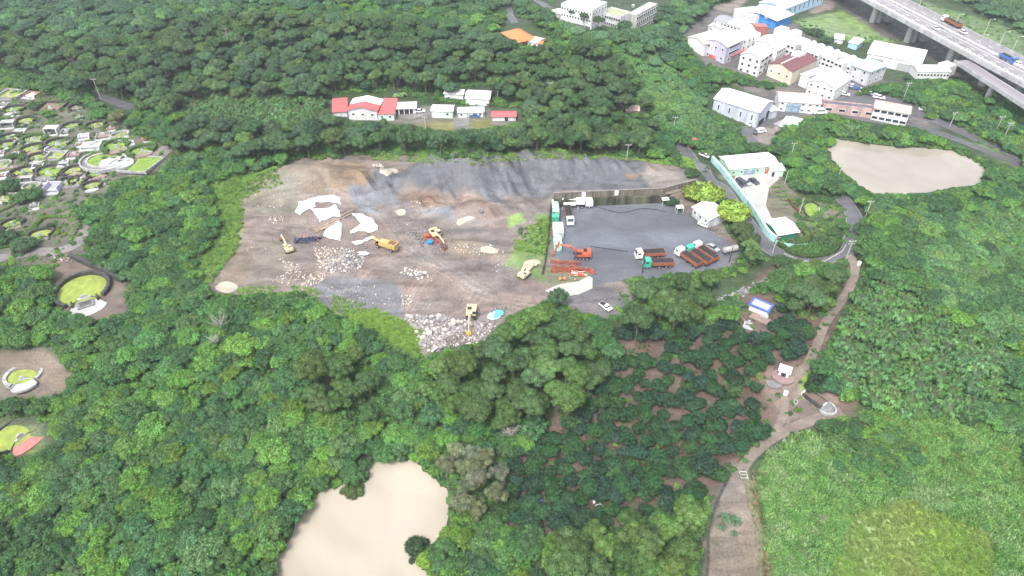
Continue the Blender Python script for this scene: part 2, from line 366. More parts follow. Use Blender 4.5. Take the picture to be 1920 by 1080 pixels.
for tr in TRACKS:
    tw = catmull([G(a, b)[:2] for a, b in tr], 4); a = np.array(tw); m = np.nonzero((Xf > a[:, 0].min()-6) & (Xf < a[:, 0].max()+6) & (Yf > a[:, 1].min()-6) & (Yf < a[:, 1].max()+6))[0]
    d = sdist(Xf[m], Yf[m], tw, False)+(fbm(Xf[m]/4, Yf[m]/4, 2, 9)-.4)*1.6
    colr[m] = colr[m]*(1+.22*sm((4.2-d)/2.5))[:, None]; ru = np.exp(-((np.abs(d)-1.1)/.42)**2)+.8*np.exp(-((np.abs(d)-2.7)/.4)**2); colr[m] *= (1-.20*ru)[:, None]; Zf[m] -= .12*ru
m, t, b = nt('ground'); N = t.nodes; L = t.links
at = N.new('ShaderNodeAttribute'); at.attribute_name = 'soil'
co_ = N.new('ShaderNodeTexCoord')
n1 = N.new('ShaderNodeTexNoise'); n1.inputs['Scale'].default_value = .35; n1.inputs['Detail'].default_value = 8; n1.inputs['Roughness'].default_value = .7
n2 = N.new('ShaderNodeTexNoise'); n2.inputs['Scale'].default_value = 2.2; n2.inputs['Detail'].default_value = 4
n3 = N.new('ShaderNodeTexNoise'); n3.inputs['Scale'].default_value = .06; n3.inputs['Detail'].default_value = 3
for n in (n1, n2, n3): L.new(co_.outputs['Object'], n.inputs['Vector'])
ad = N.new('ShaderNodeMath'); ad.operation = 'ADD'; L.new(n1.outputs['Fac'], ad.inputs[0]); L.new(n2.outputs['Fac'], ad.inputs[1])
mr = N.new('ShaderNodeMapRange'); mr.inputs['From Min'].default_value = .7; mr.inputs['From Max'].default_value = 1.3; mr.inputs['To Min'].default_value = .62; mr.inputs['To Max'].default_value = 1.42; L.new(ad.outputs[0], mr.inputs[0])
hs = N.new('ShaderNodeHueSaturation'); L.new(at.outputs['Color'], hs.inputs['Color']); L.new(mr.outputs[0], hs.inputs['Value'])
m3 = N.new('ShaderNodeMapRange'); m3.inputs['From Min'].default_value = .35; m3.inputs['From Max'].default_value = .65; m3.inputs['To Min'].default_value = .75; m3.inputs['To Max'].default_value = 1.2; L.new(n3.outputs['Fac'], m3.inputs[0]); L.new(m3.outputs[0], hs.inputs['Saturation'])
vo = N.new('ShaderNodeTexVoronoi'); vo.inputs['Scale'].default_value = 1.3; L.new(co_.outputs['Object'], vo.inputs['Vector'])
sp = N.new('ShaderNodeMapRange'); sp.inputs['From Min'].default_value = .10; sp.inputs['From Max'].default_value = .17; sp.inputs['To Min'].default_value = 1; sp.inputs['To Max'].default_value = 0; L.new(vo.outputs['Distance'], sp.inputs[0])
vr = N.new('ShaderNodeSeparateColor'); L.new(vo.outputs['Color'], vr.inputs[0]); th = N.new('ShaderNodeMath'); th.operation = 'GREATER_THAN'; th.inputs[1].default_value = .72; L.new(vr.outputs[0], th.inputs[0])
mu = N.new('ShaderNodeMath'); mu.operation = 'MULTIPLY'; L.new(th.outputs[0], mu.inputs[0]); L.new(sp.outputs[0], mu.inputs[1]); mu2 = N.new('ShaderNodeMath'); mu2.operation = 'MULTIPLY'; mu2.inputs[1].default_value = .55; L.new(mu.outputs[0], mu2.inputs[0])
n4 = N.new('ShaderNodeTexNoise'); n4.inputs['Scale'].default_value = .12; n4.inputs['Detail'].default_value = 6; n4.inputs['Distortion'].default_value = 1.2; mp4 = N.new('ShaderNodeMapping'); mp4.inputs['Rotation'].default_value = (0, 0, .5); mp4.inputs['Scale'].default_value = (.6, 1.8, 1); L.new(co_.outputs['Object'], mp4.inputs[0]); L.new(mp4.outputs[0], n4.inputs['Vector'])
m4 = N.new('ShaderNodeMapRange'); m4.inputs['From Min'].default_value = .35; m4.inputs['From Max'].default_value = .65; m4.inputs['To Min'].default_value = .72; m4.inputs['To Max'].default_value = 1.25; L.new(n4.outputs['Fac'], m4.inputs[0])
mm4 = N.new('ShaderNodeMath'); mm4.operation = 'MULTIPLY'; L.new(mr.outputs[0], mm4.inputs[0]); L.new(m4.outputs[0], mm4.inputs[1]); L.new(mm4.outputs[0], hs.inputs['Value'])
mxs = N.new('ShaderNodeMix'); mxs.data_type = 'RGBA'; mxs.inputs['B'].default_value = (.42, .38, .34, 1); L.new(mu2.outputs[0], mxs.inputs['Factor']); L.new(hs.outputs[0], mxs.inputs['A']); L.new(mxs.outputs['Result'], b.inputs['Base Color'])
mr2 = N.new('ShaderNodeMapRange'); mr2.inputs['From Min'].default_value = .4; mr2.inputs['From Max'].default_value = .62; mr2.inputs['To Min'].default_value = .45; mr2.inputs['To Max'].default_value = .95; L.new(n1.outputs['Fac'], mr2.inputs[0]); L.new(mr2.outputs[0], b.inputs['Roughness'])
bp = N.new('ShaderNodeBump'); bp.inputs['Strength'].default_value = .6; bp.inputs['Distance'].default_value = .25; L.new(ad.outputs[0], bp.inputs['Height']); L.new(bp.outputs[0], b.inputs['Normal'])
me = quadmesh('ground', np.column_stack([Xf, Yf, Zf]), Fq, m)
a = me.attributes.new('soil', 'FLOAT_COLOR', 'POINT'); a.data.foreach_set('color', np.column_stack([colr, np.ones(len(Xf))]).astype(np.float32).ravel())
me.polygons.foreach_set('use_smooth', [True]*len(me.polygons))
gr = bpy.data.objects.new('ground', me); COL.objects.link(gr); gr['kind'] = 'structure'
# ---- water
def water(name, poly, z, col, rough=.12, grow=0, label=None):
    m, t, b = nt(name+'_water'); N = t.nodes; L = t.links
    nz = N.new('ShaderNodeTexNoise'); nz.inputs['Scale'].default_value = .05; nz.inputs['Detail'].default_value = 4
    cc = N.new('ShaderNodeTexCoord'); L.new(cc.outputs['Object'], nz.inputs['Vector'])
    r = N.new('ShaderNodeValToRGB'); r.color_ramp.elements[0].color = (*[v*.82 for v in col], 1); r.color_ramp.elements[1].color = (*col, 1); L.new(nz.outputs['Fac'], r.inputs[0]); L.new(r.outputs[0], b.inputs['Base Color']); r.color_ramp.elements[0].position = .35; r.color_ramp.elements[1].position = .62; nz.inputs['Scale'].default_value = .03; nz.inputs['Distortion'].default_value = 1.5
    b.inputs['Roughness'].default_value = rough; b.inputs['IOR'].default_value = 1.5
    n2 = N.new('ShaderNodeTexNoise'); n2.inputs['Scale'].default_value = 1.5; L.new(cc.outputs['Object'], n2.inputs['Vector'])
    bp = N.new('ShaderNodeBump'); bp.inputs['Strength'].default_value = .06; bp.inputs['Distance'].default_value = .05; L.new(n2.outputs['Fac'], bp.inputs['Height']); L.new(bp.outputs[0], b.inputs['Normal'])
    c = np.mean(poly, 0); pts = []
    for p in poly:
        d = np.array(p)-c; pts.append(tuple(c+d*(1+grow/np.linalg.norm(d))))
    bmz = MB(); n = len(pts)
    o = drape(name, pts, m, dz=0, step=400, zfix=z, px=False); o['kind'] = 'structure'; return o
water('front_pond', pondA, ZP1, (.385, .34, .27), .10, 1.2)
water('rear_pond', pondB, ZP2, (.31, .28, .235), .02, 1.0)
def puddle(pts, col=(.5, .42, .33), rough=.15, dz=.12):
    g = [G(a, b) for a, b in pts]; z = max(q[2] for q in g); 
    o = drape('puddle', catmull([q[:2] for q in g]+[g[0][:2]], 4)[:-1], M('muddy_puddle', (.40, .34, .27), .2, var=.1, scale=.2), dz=dz, step=1.2, px=False); o['kind'] = 'structure'
puddle([(403,538),(415,530),(432,529),(446,537),(440,546),(425,550),(408,545)])
puddle([(858,412),(880,406),(890,410),(875,416),(862,424),(856,420)])
puddle([(980,500),(985,490),(1005,487),(1014,494),(1000,500),(993,508),(984,508)])
puddle([(712,325),(722,319),(745,319),(742,327),(728,330)])
puddle([(741,397),(750,393),(760,395),(758,403),(748,404)])
puddle([(900,465),(915,462),(935,470),(925,476),(905,474)])
# ---- paved areas
def road_mat(name, col, rough=.5, var=.25, wet=.25, scale=.12):
    m, t, b = nt(name); N = t.nodes; L = t.links; cc = N.new('ShaderNodeTexCoord')
    nz = N.new('ShaderNodeTexNoise'); nz.inputs['Scale'].default_value = scale; nz.inputs['Detail'].default_value = 7; nz.inputs['Roughness'].default_value = .62; nz.inputs['Distortion'].default_value = .6
    mp = N.new('ShaderNodeMapping'); mp.inputs['Scale'].default_value = (.8, 1.5, 1); mp.inputs['Rotation'].default_value = (0, 0, .5)
    L.new(cc.outputs['Object'], mp.inputs[0]); L.new(mp.outputs[0], nz.inputs['Vector'])
    n2 = N.new('ShaderNodeTexNoise'); n2.inputs['Scale'].default_value = 1.4; n2.inputs['Detail'].default_value = 5; L.new(cc.outputs['Object'], n2.inputs['Vector'])
    r = N.new('ShaderNodeValToRGB'); e = r.color_ramp.elements; e[0].position = .32; e[1].position = .68
    c = np.array(col); e[0].color = (*(c*(1-var)), 1); e[1].color = (*(c*(1+var*1.3)), 1); L.new(nz.outputs['Fac'], r.inputs[0])
    hs = N.new('ShaderNodeHueSaturation'); mr = N.new('ShaderNodeMapRange'); mr.inputs['From Min'].default_value = .3; mr.inputs['From Max'].default_value = .7; mr.inputs['To Min'].default_value = .82; mr.inputs['To Max'].default_value = 1.15
    L.new(n2.outputs['Fac'], mr.inputs[0]); L.new(mr.outputs[0], hs.inputs['Value']); L.new(r.outputs[0], hs.inputs['Color']); L.new(hs.outputs[0], b.inputs['Base Color'])
    m2 = N.new('ShaderNodeMapRange'); m2.inputs['From Min'].default_value = .4; m2.inputs['From Max'].default_value = .62; m2.inputs['To Min'].default_value = rough; m2.inputs['To Max'].default_value = wet; L.new(nz.outputs['Fac'], m2.inputs[0]); L.new(m2.outputs[0], b.inputs['Roughness'])
    return m
def st(o): o['kind'] = 'structure'; return o
YARDM = road_mat('wet_yard_painted_sheen', (.10, .106, .122), .5, .34, .16, .045)  # wet surface; its paler patches put sheen into the colour
ASPH = road_mat('wet_asphalt', (.09, .088, .095), .5, .25, .3, .1)
CONC = road_mat('pale_concrete', (.36, .345, .32), .7, .15, .5, .12)
DTRK = road_mat('dirt_track', (.15, .12, .10), .8, .3, .5, .15)
st(drape('yard_paving', [(1039,388),(1107,385.5),(1239,380),(1262,384),(1290,405),(1330,432),(1392,470),(1360,500),(1300,512),(1215,525),(1170,525),(1112,535),(1105,508),(1060,494),(1038,478),(1033,440)], YARDM, .03, 4))
st(drape('concrete_pad', [(1022,545),(1050,533),(1085,528),(1104,518),(1111,522),(1111,541),(1085,553),(1055,556),(1035,552)], CONC, .12, 2))
strip('quarry_road', [(1268,268),(1290,290),(1322,318),(1352,352),(1382,392),(1412,432),(1445,468),(1500,487),(1550,484),(1585,470),(1600,440),(1600,405),(1580,372),(1568,355)], 5.6, ASPH, .14)['kind'] = 'structure'
strip('village_road', [(1412,268),(1397,248),(1433,228),(1467,211),(1513,207),(1560,214),(1620,222),(1700,236),(1760,250),(1840,280),(1920,312),(1960,330)], 5.5, ASPH, .14)['kind'] = 'structure'
strip('village_street', [(1585,152),(1640,178),(1700,203),(1760,228),(1830,258),(1900,290),(1960,318)], 7, ASPH, .16)['kind'] = 'structure'
strip('hill_path', [(1592,478),(1603,505),(1588,550),(1550,602),(1528,655),(1505,695),(1472,735),(1470,775),(1450,815)], lambda t: 2.8-1.0*t, DTRK, .14)['kind'] = 'structure'
strip('field_path', [(1578,772),(1560,776),(1520,790),(1480,806),(1440,828),(1405,860),(1385,890)], 2.6, DTRK, .15)['kind'] = 'structure'
strip('cemetery_road', [(-10,487),(60,474),(115,470),(150,452),(165,425),(185,400)], 4.5, road_mat('old_concrete', (.15,.135,.128), .7), .14)['kind'] = 'structure'
strip('cemetery_lane', [(245,338),(268,318),(292,296),(322,272)], 5.5, MC.get('x') or road_mat('old_concrete_lane', (.15,.135,.128), .7), .14)['kind'] = 'structure'
strip('forest_road', [(165,172),(205,187),(250,203)], 5, ASPH, .14)['kind'] = 'structure'
strip('temple_road', [(952,12),(956,28),(966,44)], 4, ASPH, .14)['kind'] = 'structure'
strip('upper_road', [(985,-6),(1010,4),(1035,18)], 5, ASPH, .14)['kind'] = 'structure'
st(drape('warehouse_lot', [(1525,160),(1560,186),(1610,172),(1650,188),(1640,200),(1545,192),(1528,175)], ASPH, .1, 3))
st(drape('parking_court', [(1378,330),(1425,318),(1450,322),(1462,335),(1442,352),(1436,385),(1446,408),(1470,425),(1440,432),(1408,398),(1375,352)], CONC, .1, 3))
st(drape('house_court', [(742,207),(800,210),(860,213),(880,217),(880,235),(855,238),(850,222),(800,216),(770,225),(745,218)], road_mat('court', (.16,.155,.15), .7), .1, 2))
st(drape('scrap_lot', [(1398,262),(1425,238),(1470,243),(1486,252),(1470,265),(1440,272)], road_mat('lot', (.18,.15,.14), .7), .1, 3))
MARK = M('road_paint', (.38, .38, .37), .6)
QR = [(1268,268),(1290,290),(1322,318),(1352,352),(1382,392),(1412,432),(1445,468),(1500,487),(1550,484),(1585,470),(1600,440),(1600,405),(1580,372),(1568,355)]
for o_ in (-2.5, 2.5): strip('edge_line', QR, .12, MARK, .18, off=o_, n=6)['kind'] = 'structure'

# ================================================================ air
b = MB().box(0, 240, 55, 1500, 1000, 166); hzm = bpy.data.materials.new('pale_haze'); hzm.use_nodes = True; t = hzm.node_tree; t.nodes.remove(t.nodes['Principled BSDF'])
pv = t.nodes.new('ShaderNodeVolumePrincipled'); pv.inputs['Color'].default_value = (.86, .92, 1, 1); pv.inputs['Density'].default_value = .00017; pv.inputs['Anisotropy'].default_value = .1; t.links.new(pv.outputs[0], t.nodes['Material Output'].inputs['Volume'])
ho = b.build('haze', hzm); ho['kind'] = 'stuff'
# ================================================================ buildings
def roofmat(name, col, rust=0, rough=.6, corr=.35):
    m, t, b = nt(name); N = t.nodes; L = t.links; cc = N.new('ShaderNodeTexCoord')
    nz = N.new('ShaderNodeTexNoise'); nz.inputs['Scale'].default_value = .45; nz.inputs['Detail'].default_value = 7; nz.inputs['Roughness'].default_value = .7; mp = N.new('ShaderNodeMapping'); mp.inputs['Scale'].default_value = (2.6, .5, 1); L.new(cc.outputs['Object'], mp.inputs[0]); L.new(mp.outputs[0], nz.inputs['Vector'])
    r = N.new('ShaderNodeValToRGB'); e = r.color_ramp.elements; c = np.array(col); e[0].position = .34; e[1].position = .6
    lo = c*.62 if not rust else c*(1-rust)+np.array((.22, .10, .06))*rust
    e[0].color = (*lo, 1); e[1].color = (*np.clip(c*1.04, 0, .9), 1); L.new(nz.outputs['Fac'], r.inputs[0]); L.new(r.outputs[0], b.inputs['Base Color'])
    wv = N.new('ShaderNodeTexWave'); wv.inputs['Scale'].default_value = .9; L.new(cc.outputs['Object'], wv.inputs['Vector'])
    bp = N.new('ShaderNodeBump'); bp.inputs['Strength'].default_value = corr; bp.inputs['Distance'].default_value = .1; L.new(wv.outputs['Fac'], bp.inputs['Height']); L.new(bp.outputs[0], b.inputs['Normal'])
    b.inputs['Roughness'].default_value = rough; return m
RM = {'white': roofmat('white_sheet_roof', (.70, .70, .69), .2), 'cream': roofmat('cream_sheet_roof', (.74, .72, .66), .2), 'pink': roofmat('faded_pink_roof', (.62, .42, .38), .15), 'salmon': roofmat('salmon_roof', (.72, .58, .52), .15),
 'red': roofmat('red_sheet_roof', (.42, .10, .10), .1), 'brown': roofmat('dark_red_brown_roof', (.14, .055, .06), .1), 'rust': roofmat('rusty_sheet_roof', (.62, .46, .40), .75), 'grey': roofmat('grey_roof', (.25, .26, .28), .1),
 'dark': roofmat('dark_flat_roof', (.12, .12, .15), 0), 'teal': roofmat('teal_grey_roof', (.32, .45, .46), .05), 'green': roofmat('pale_green_roof', (.55, .68, .62), .05), 'blue': roofmat('pale_blue_roof', (.42, .54, .66), .05), 'orange': roofmat('orange_tile_roof', (.50, .18, .06), .1),
 'lgreen': roofmat('whitish_green_roof', (.66, .76, .70), .05), 'moss': roofmat('mossy_flat_roof', (.30, .33, .2), .1), 'rbrick': roofmat('red_brown_sheet', (.36, .14, .12), .5)}
def wallmat(name, col, d=.25): return mat(name, col, .85, var=.1, scale=.7, streak='v', dirt=d)
WM = {'white': wallmat('white_wall', (.66, .66, .66), .12), 'cream': wallmat('cream_wall', (.66, .60, .48)), 'grey': wallmat('lilac_grey_wall', (.44, .46, .54), .1), 'lgrey': wallmat('light_grey_wall', (.56, .57, .60)), 'blue': wallmat('bright_blue_wall', (.05, .24, .60), .05), 'lblue': wallmat('light_blue_wall', (.36, .58, .74), .1),
 'green': wallmat('pale_green_wall', (.36, .58, .42), .1), 'dgreen': wallmat('dark_green_wall', (.03, .18, .11), .1), 'pink': wallmat('faded_pink_wall', (.46, .32, .30), .35), 'red': wallmat('red_brick_wall', (.32, .09, .07), .2), 'rbrick': wallmat('rust_red_cladding', (.36, .13, .11), .4), 'conc': wallmat('stained_concrete', (.36, .36, .35), .45), 'mint': wallmat('mint_wall', (.58, .72, .66), .1), 'lilac': wallmat('lilac_wall', (.48, .46, .58), .15)}
GLASS = mat('dark_window_glass', (.035, .045, .06), .15, var=.3, scale=1.5, spec=.6)
DARK = mat('opening_shade', (.03, .03, .035), .9)  # near-black panels paint the shade inside doorways and open bays
TRIM = mat('white_trim', (.72, .72, .70), .6, var=.05)
def rect_from(A, B, C, e):
    z = hz(*[float(v) for v in P(*A, e)]); 
    for _ in range(3):
        a, b, c = [np.array([float(v) for v in P(*q, z+e)]) for q in (A, B, C)]; z = min(hz(*a), hz(*b), hz(*((a+c)/2)))
    u = b-a; Wd = np.linalg.norm(u); u /= Wd; v = np.array([-u[1], u[0]]); D = float(np.dot(c-b, v)); return a, math.atan2(u[1], u[0]), Wd, D, z
def chev(half, e, rh, o, th, kind):
    w2 = half*2
    if kind == 'gable': up = [(-o, e-o*rh/half), (half, e+rh), (w2+o, e-o*rh/half)]
    elif kind == 'arch': up = [(-o+(w2+2*o)*k/8, e-.05+rh*math.sin(math.pi*k/8)**.8) for k in range(9)]
    elif kind == 'shed': up = [(-o, e-.02), (w2+o, e+rh)]
    elif kind == 'back': up = [(-o, e+rh), (w2+o, e-.02)]
    return up
def bldg(name, label, cat, A, B, C, eave, kind='gable', axis='u', rh=1.2, wall='white', roof='white', over=.4, wins=(), doors=(), group=None, Dmin=3, extra=None, ribs=0, hip=False):
    a, rz, Wd, D, z = rect_from(A, B, C, eave); D = max(D, Dmin); e = eave+.6; root = empty(name, (a[0], a[1], z-.6), rz, label, cat, group)
    root['_'] = 0; del root['_']
    wb = MB()
    if kind == 'flat' or hip: wb.box(Wd/2, D/2, e/2, Wd, D, e)
    else:
        span = D if axis == 'u' else Wd; up = chev(span/2, e-.04, rh, 0, 0, kind); prof = [(0, 0)]+[(q[0], q[1]-.1) for q in up]+[(span, 0)]
        (wb.xprof(prof, 0, Wd) if axis == 'u' else wb.yprof(prof, 0, D))
    wb.build('wall', WM[wall], root)
    rb = MB()
    if hip:
        o = over; r0 = e; r1 = e+rh; L = Wd-D if Wd > D else 0; M_ = D-Wd if D > Wd else 0; x0, x1 = Wd/2-L/2*.9-.05, Wd/2+L/2*.9+.05; y0, y1 = D/2-M_/2*.9-.05, D/2+M_/2*.9+.05
        vs = [(-o, -o, r0), (Wd+o, -o, r0), (Wd+o, D+o, r0), (-o, D+o, r0)]+([(x0, D/2, r1), (x1, D/2, r1)] if L else [(Wd/2, y0, r1), (Wd/2, y1, r1)])
        rb.add(vs+[(x, y, r0-.15) for x, y, _ in vs[:4]], [(0, 1, 5, 4), (1, 2, 5), (2, 3, 4, 5), (3, 0, 4)] if L else [(0, 1, 4), (1, 2, 5, 4), (2, 3, 5), (3, 0, 4, 5)]); rb.add(vs[:4]+[(x, y, r0-.15) for x, y, _ in vs[:4]], [(0, 4, 5, 1), (1, 5, 6, 2), (2, 6, 7, 3), (3, 7, 4, 0), (4, 7, 6, 5)])
    elif kind == 'flat':
        rb.box(Wd/2, D/2, e+.06, Wd-.5, D-.5, .12); pm = MB()
        for cx, cy, sx, sy in ((Wd/2, .12, Wd, .24), (Wd/2, D-.12, Wd, .24), (.12, D/2, .24, D-.48), (Wd-.12, D/2, .24, D-.48)): pm.box(cx, cy, e+.3, sx, sy, .6)
        pm.build('parapet', WM[wall], root)
    else:
        span = D if axis == 'u' else Wd; up = chev(span/2, e, rh, over, .14, kind); prof = up+[(p[0], p[1]-.14) for p in up[::-1]]
        (rb.xprof(prof[::-1], -over, Wd+over) if axis == 'u' else rb.yprof(prof, -over, D+over))
    ro = rb.build('roof', RM[roof], root)
    if ribs and kind != 'flat':
        vb = MB(); span = D if axis == 'u' else Wd
        if axis == 'u': vb.xprof([(D/2-.35, e+rh-.02), (D/2, e+rh+.14), (D/2+.35, e+rh-.02), (D/2, e+rh-.1)][::-1], -over, Wd+over)
        else: vb.yprof([(Wd/2-.35, e+rh-.02), (Wd/2, e+rh+.14), (Wd/2+.35, e+rh-.02), (Wd/2, e+rh-.1)], -over, D+over)
        vb.build('ridge_cap', TRIM, ro)
    def face(side, s, zc, w_, h_, th=.1):
        L_ = Wd if side in 'fb' else D
        if side == 'f': return (s, -th*.3, zc, w_, th, h_, 0)
        if side == 'b': return (s, D+th*.3, zc, w_, th, h_, 0)
        if side == 'l': return (-th*.3, s, zc, th, w_, h_, 0)
        return (Wd+th*.3, s, zc, th, w_, h_, 0)
    tmpl = {}
    for side, n, fl, w_, h_ in wins:
        L_ = Wd if side in 'fb' else D
        for f in range(fl):
            for i in range(n):
                s = L_*(i+.5)/n; zc = .6+(eave)*(f+.55)/fl; key = (side in 'fb', w_, h_)
                q = face(side, s, zc, w_, h_)
                if key not in tmpl:
                    gm = MB().box(0, 0, 0, q[3], q[4], q[5]).mesh('window'); gm.materials.append(GLASS); fb = MB(); tw = .12; a1, a2 = w_/2, w_/2+tw; b1, b2 = h_/2, h_/2+tw; ring = []
                    for dd in (-.09, .09):
                        for aa, bb in ((a1, b1), (a2, b2)):
                            for sx, sz in ((-1, -1), (1, -1), (1, 1), (-1, 1)): ring.append((sx*aa, dd, sz*bb) if side in 'fb' else (dd, sx*aa, sz*bb))
                    fb.add(ring, [(k, (k+1) % 4, 4+(k+1) % 4, 4+k) for k in range(4)]+[(8+k, 12+k, 12+(k+1) % 4, 8+(k+1) % 4) for k in range(4)]+[(4+k, 4+(k+1) % 4, 12+(k+1) % 4, 12+k) for k in range(4)]+[(k, 8+k, 8+(k+1) % 4, (k+1) % 4) for k in range(4)])
                    fm = fb.mesh('frame'); fm.materials.append(TRIM); tmpl[key] = (gm, fm)
                o = bpy.data.objects.new('window', tmpl[key][0]); COL.objects.link(o); o.parent = root; o.location = q[:3]
                o2 = bpy.data.objects.new('frame', tmpl[key][1]); COL.objects.link(o2); o2.parent = o
    for side, t, w_, h_, mm in doors:
        L_ = Wd if side in 'fb' else D; q = face(side, L_*t, .6+h_/2, w_, h_, .14); MB().box(*q[:6]).build('door', mm, root)  # with DARK the panel is an opening's painted shade, not a door leaf
    if extra: extra(root, Wd, D, e)
    return root
BLUEDOOR = mat('blue_grey_shutter', (.20, .28, .38), .6); SHUT = mat('grey_shutter', (.34, .34, .35), .6, var=.1, scale=3); REDP = mat('faded_red_paint', (.45, .09, .07), .6)
def posts(n, h=2.6, y=.2, m=TRIM):
    def f(root, Wd, D, e):
        for i in range(n): MB().box(Wd*(i+.5)/n, -1.2, e/2, .2, .2, e).build('post', m, root)
    return f
B_ = bldg
# --- houses behind the quarry
def rearw(root, Wd, D, e):
    up = chev(Wd/2, e, 1.5, .55, .14, 'gable'); up = [(a, b+.05) for a, b in up]; MB().yprof((up+[(a, b-.12) for a, b in up[::-1]])[::-1], D*.5, D+.55).build('rear_roof', RM['white'], root)
B_('farm_house', 'largest white house behind the quarry with a half red half white gable roof', 'house', (652,205), (706,207), (720,187), 4.6, axis='v', rh=1.5, roof='red', wins=[('f',3,1,1,.8)], over=.5, extra=rearw)
B_('lean_to', 'red roofed low wing on the left side of the large white farm house', 'outbuilding', (624,210), (650,208), (658,186), 2.8, 'shed', 'u', .8, roof='red')
B_('side_hall', 'red sheet roofed wing joined to the right side of the large white farm house', 'outbuilding', (708,213), (738,213), (746,190), 3.2, 'shed', 'u', 1.3, wall='mint', roof='red', wins=[('f',2,1,.9,.9)])
def carp(root, Wd, D, e):
    for i in range(4): MB().box(.3+(Wd-.6)*i/3, -.05, e/2, .3, .3, e).build('column', TRIM, root)
B_('carport', 'white flat roofed open carport right of the red roofed farm buildings', 'carport', (746,203), (778,202), (778,193), 2.9, 'shed', 'u', .3, wall='white', roof='white', over=.7, doors=[('f',.25,2.4,2.3,DARK),('f',.62,3.4,2.3,DARK)], extra=carp)
B_('small_house', 'pale green walled cottage with a white sheet roof behind the quarry', 'house', (809,207), (848,208), (850,197), 3.4, 'gable', 'u', .6, wall='mint', roof='white', wins=[('f',2,1,1,.9)], doors=[('f',.25,3.5,2.1,TRIM)])
B_('small_house', 'white low house with a worn white roof behind a parked blue car', 'house', (859,210), (906,209), (906,200), 2.8, 'gable', 'u', .6, roof='white', wins=[('f',4,1,.8,.9)], doors=[('f',.4,1.1,2,SHUT)])
B_('small_house', 'low house with a pinkish red roof, rightmost of the row behind the quarry', 'house', (923,218), (967,218), (972,208), 2.3, 'gable', 'u', .8, roof='red', doors=[('f',.6,1.4,1.8,DARK)])
B_('white_roofed_barn', 'white roofed barn half hidden by trees behind the row of small houses', 'barn', (873,183), (917,185), (919,170), 3.4, 'gable', 'u', 1.0, roof='white')
B_('low_shed', 'pale flat roofed shed half hidden in trees left of the white roofed barn', 'shed', (833,175), (868,176), (868,169), 2.6, 'shed', 'u', .3, roof='cream')
B_('hut', 'tiny hut with a patchy red and white roof among trees above the grey spoil heap', 'hut', (1174,205), (1198,206), (1194,197), 1.9, 'gable', 'u', .6, roof='rust', wall='pink')
B_('hut', 'small red walled hut beside the bend of the quarry road', 'hut', (1290,268), (1307,268), (1308,258), 2.2, 'shed', 'u', .4, wall='red', roof='red')
# --- temple
B_('temple', 'temple with a bright orange hipped tile roof and red walls on the wooded hill', 'temple', (943,53), (971,70), (990,56), 4.2, hip=True, rh=2.6, wall='red', roof='orange', over=1.0, wins=[('r',3,1,1,1.4),('f',3,1,1.2,1.6)])
B_('temple_annex', 'small white annex with an orange edged roof beside the temple', 'annex', (990,70), (1008,74), (1017,65), 3, 'gable', 'u', .7, wall='white', roof='salmon', wins=[('f',2,1,.9,.9)])
B_('temple_annex', 'little orange roofed shelter at the right end of the temple annex', 'annex', (1007,76), (1016,77), (1019,70), 2.4, 'gable', 'u', .6, wall='cream', roof='orange')
# --- school
B_('school_building', 'long white three storey school building at the top edge of the view', 'school', (1052,9), (1110,22), (1150,9), 9.5, 'flat', wall='white', roof='white', wins=[('f',11,3,.8,1.0),('r',5,3,.9,1.0)], doors=[('f',.72,9,2.2,DARK)])
B_('school_wing', 'grey two storey wing with a mossy flat roof right of the white school building', 'school', (1126,24), (1163,34), (1176,23), 6, 'flat', wall='lgrey', roof='moss', wins=[('f',9,2,1.6,1.3)])
def skyl(root, Wd, D, e):
    for i in range(9): MB().box(Wd*.5, D*(i+.5)/9, e+.35, Wd*.85, .6, .5).build('skylight', TRIM, root)
B_('classroom_block', 'grey concrete block with a dark flat roof and rows of white roof ridges', 'school', (1177,27), (1194,31), (1246,12), 8.5, 'flat', wall='conc', roof='dark', wins=[('r',10,3,1.6,1.4)], extra=skyl)
def drumt(px, py, z, label, r=1.0, h=1.8):
    x, y = [float(v) for v in P(px, py, z)]; e = empty('water_tank', (x, y, z), 0, label, 'water tank'); mm = M('steel_tank', (.6, .6, .6), .35, .6)
    MB().tube([(0, 0, .3), (0, 0, h*.8), (0, 0, h)], [r, r, r*.45], 12).build('tank', mm, e)
    for i in range(3): MB().tube([(math.cos(i*2.1)*r*.7, math.sin(i*2.1)*r*.7, 0), (math.cos(i*2.1)*r*.7, math.sin(i*2.1)*r*.7, .32)], .06, 5).build('leg', mm, e)
    return e
B_('entrance_pavilion', 'small white roofed pavilion at the left end of the white school building', 'pavilion', (1036,19), (1050,26), (1053,18), 3.5, hip=True, rh=1.2, wall='lgrey', roof='white')
# --- blue factory and its neighbours
B_('factory_hall', 'bright blue walled factory hall with a pale green roof at the top edge', 'factory', (1400,20), (1456,37), (1484,26), 5, 'gable', 'v', 1.2, wall='blue', roof='lgreen', over=1.2)
B_('factory_hall', 'long light blue factory hall with a white roof behind the bright blue hall', 'factory', (1424,4), (1470,17), (1548,-14), 6, 'gable', 'v', 1.6, wall='lblue', roof='white', wins=[('r',9,1,1.2,3)])
B_('factory_shed', 'white block shed at the left side of the bright blue factory hall', 'shed', (1377,18), (1401,32), (1412,14), 4, 'flat', wall='white', roof='white')
g_ = 'white row houses by the blue factory'
B_('row_house', 'grey roofed row house, upper left one by the blue factory', 'house', (1340,36), (1363,43), (1374,32), 6, 'gable', 'u', 1, roof='grey', wins=[('f',4,2,1.1,1)], group=g_)
B_('row_house', 'white roofed row house between the grey roofed one and the rusty red building', 'house', (1364,43), (1389,51), (1401,38), 6.3, 'gable', 'u', 1, roof='white', wins=[('f',4,2,1.1,1)], group=g_)
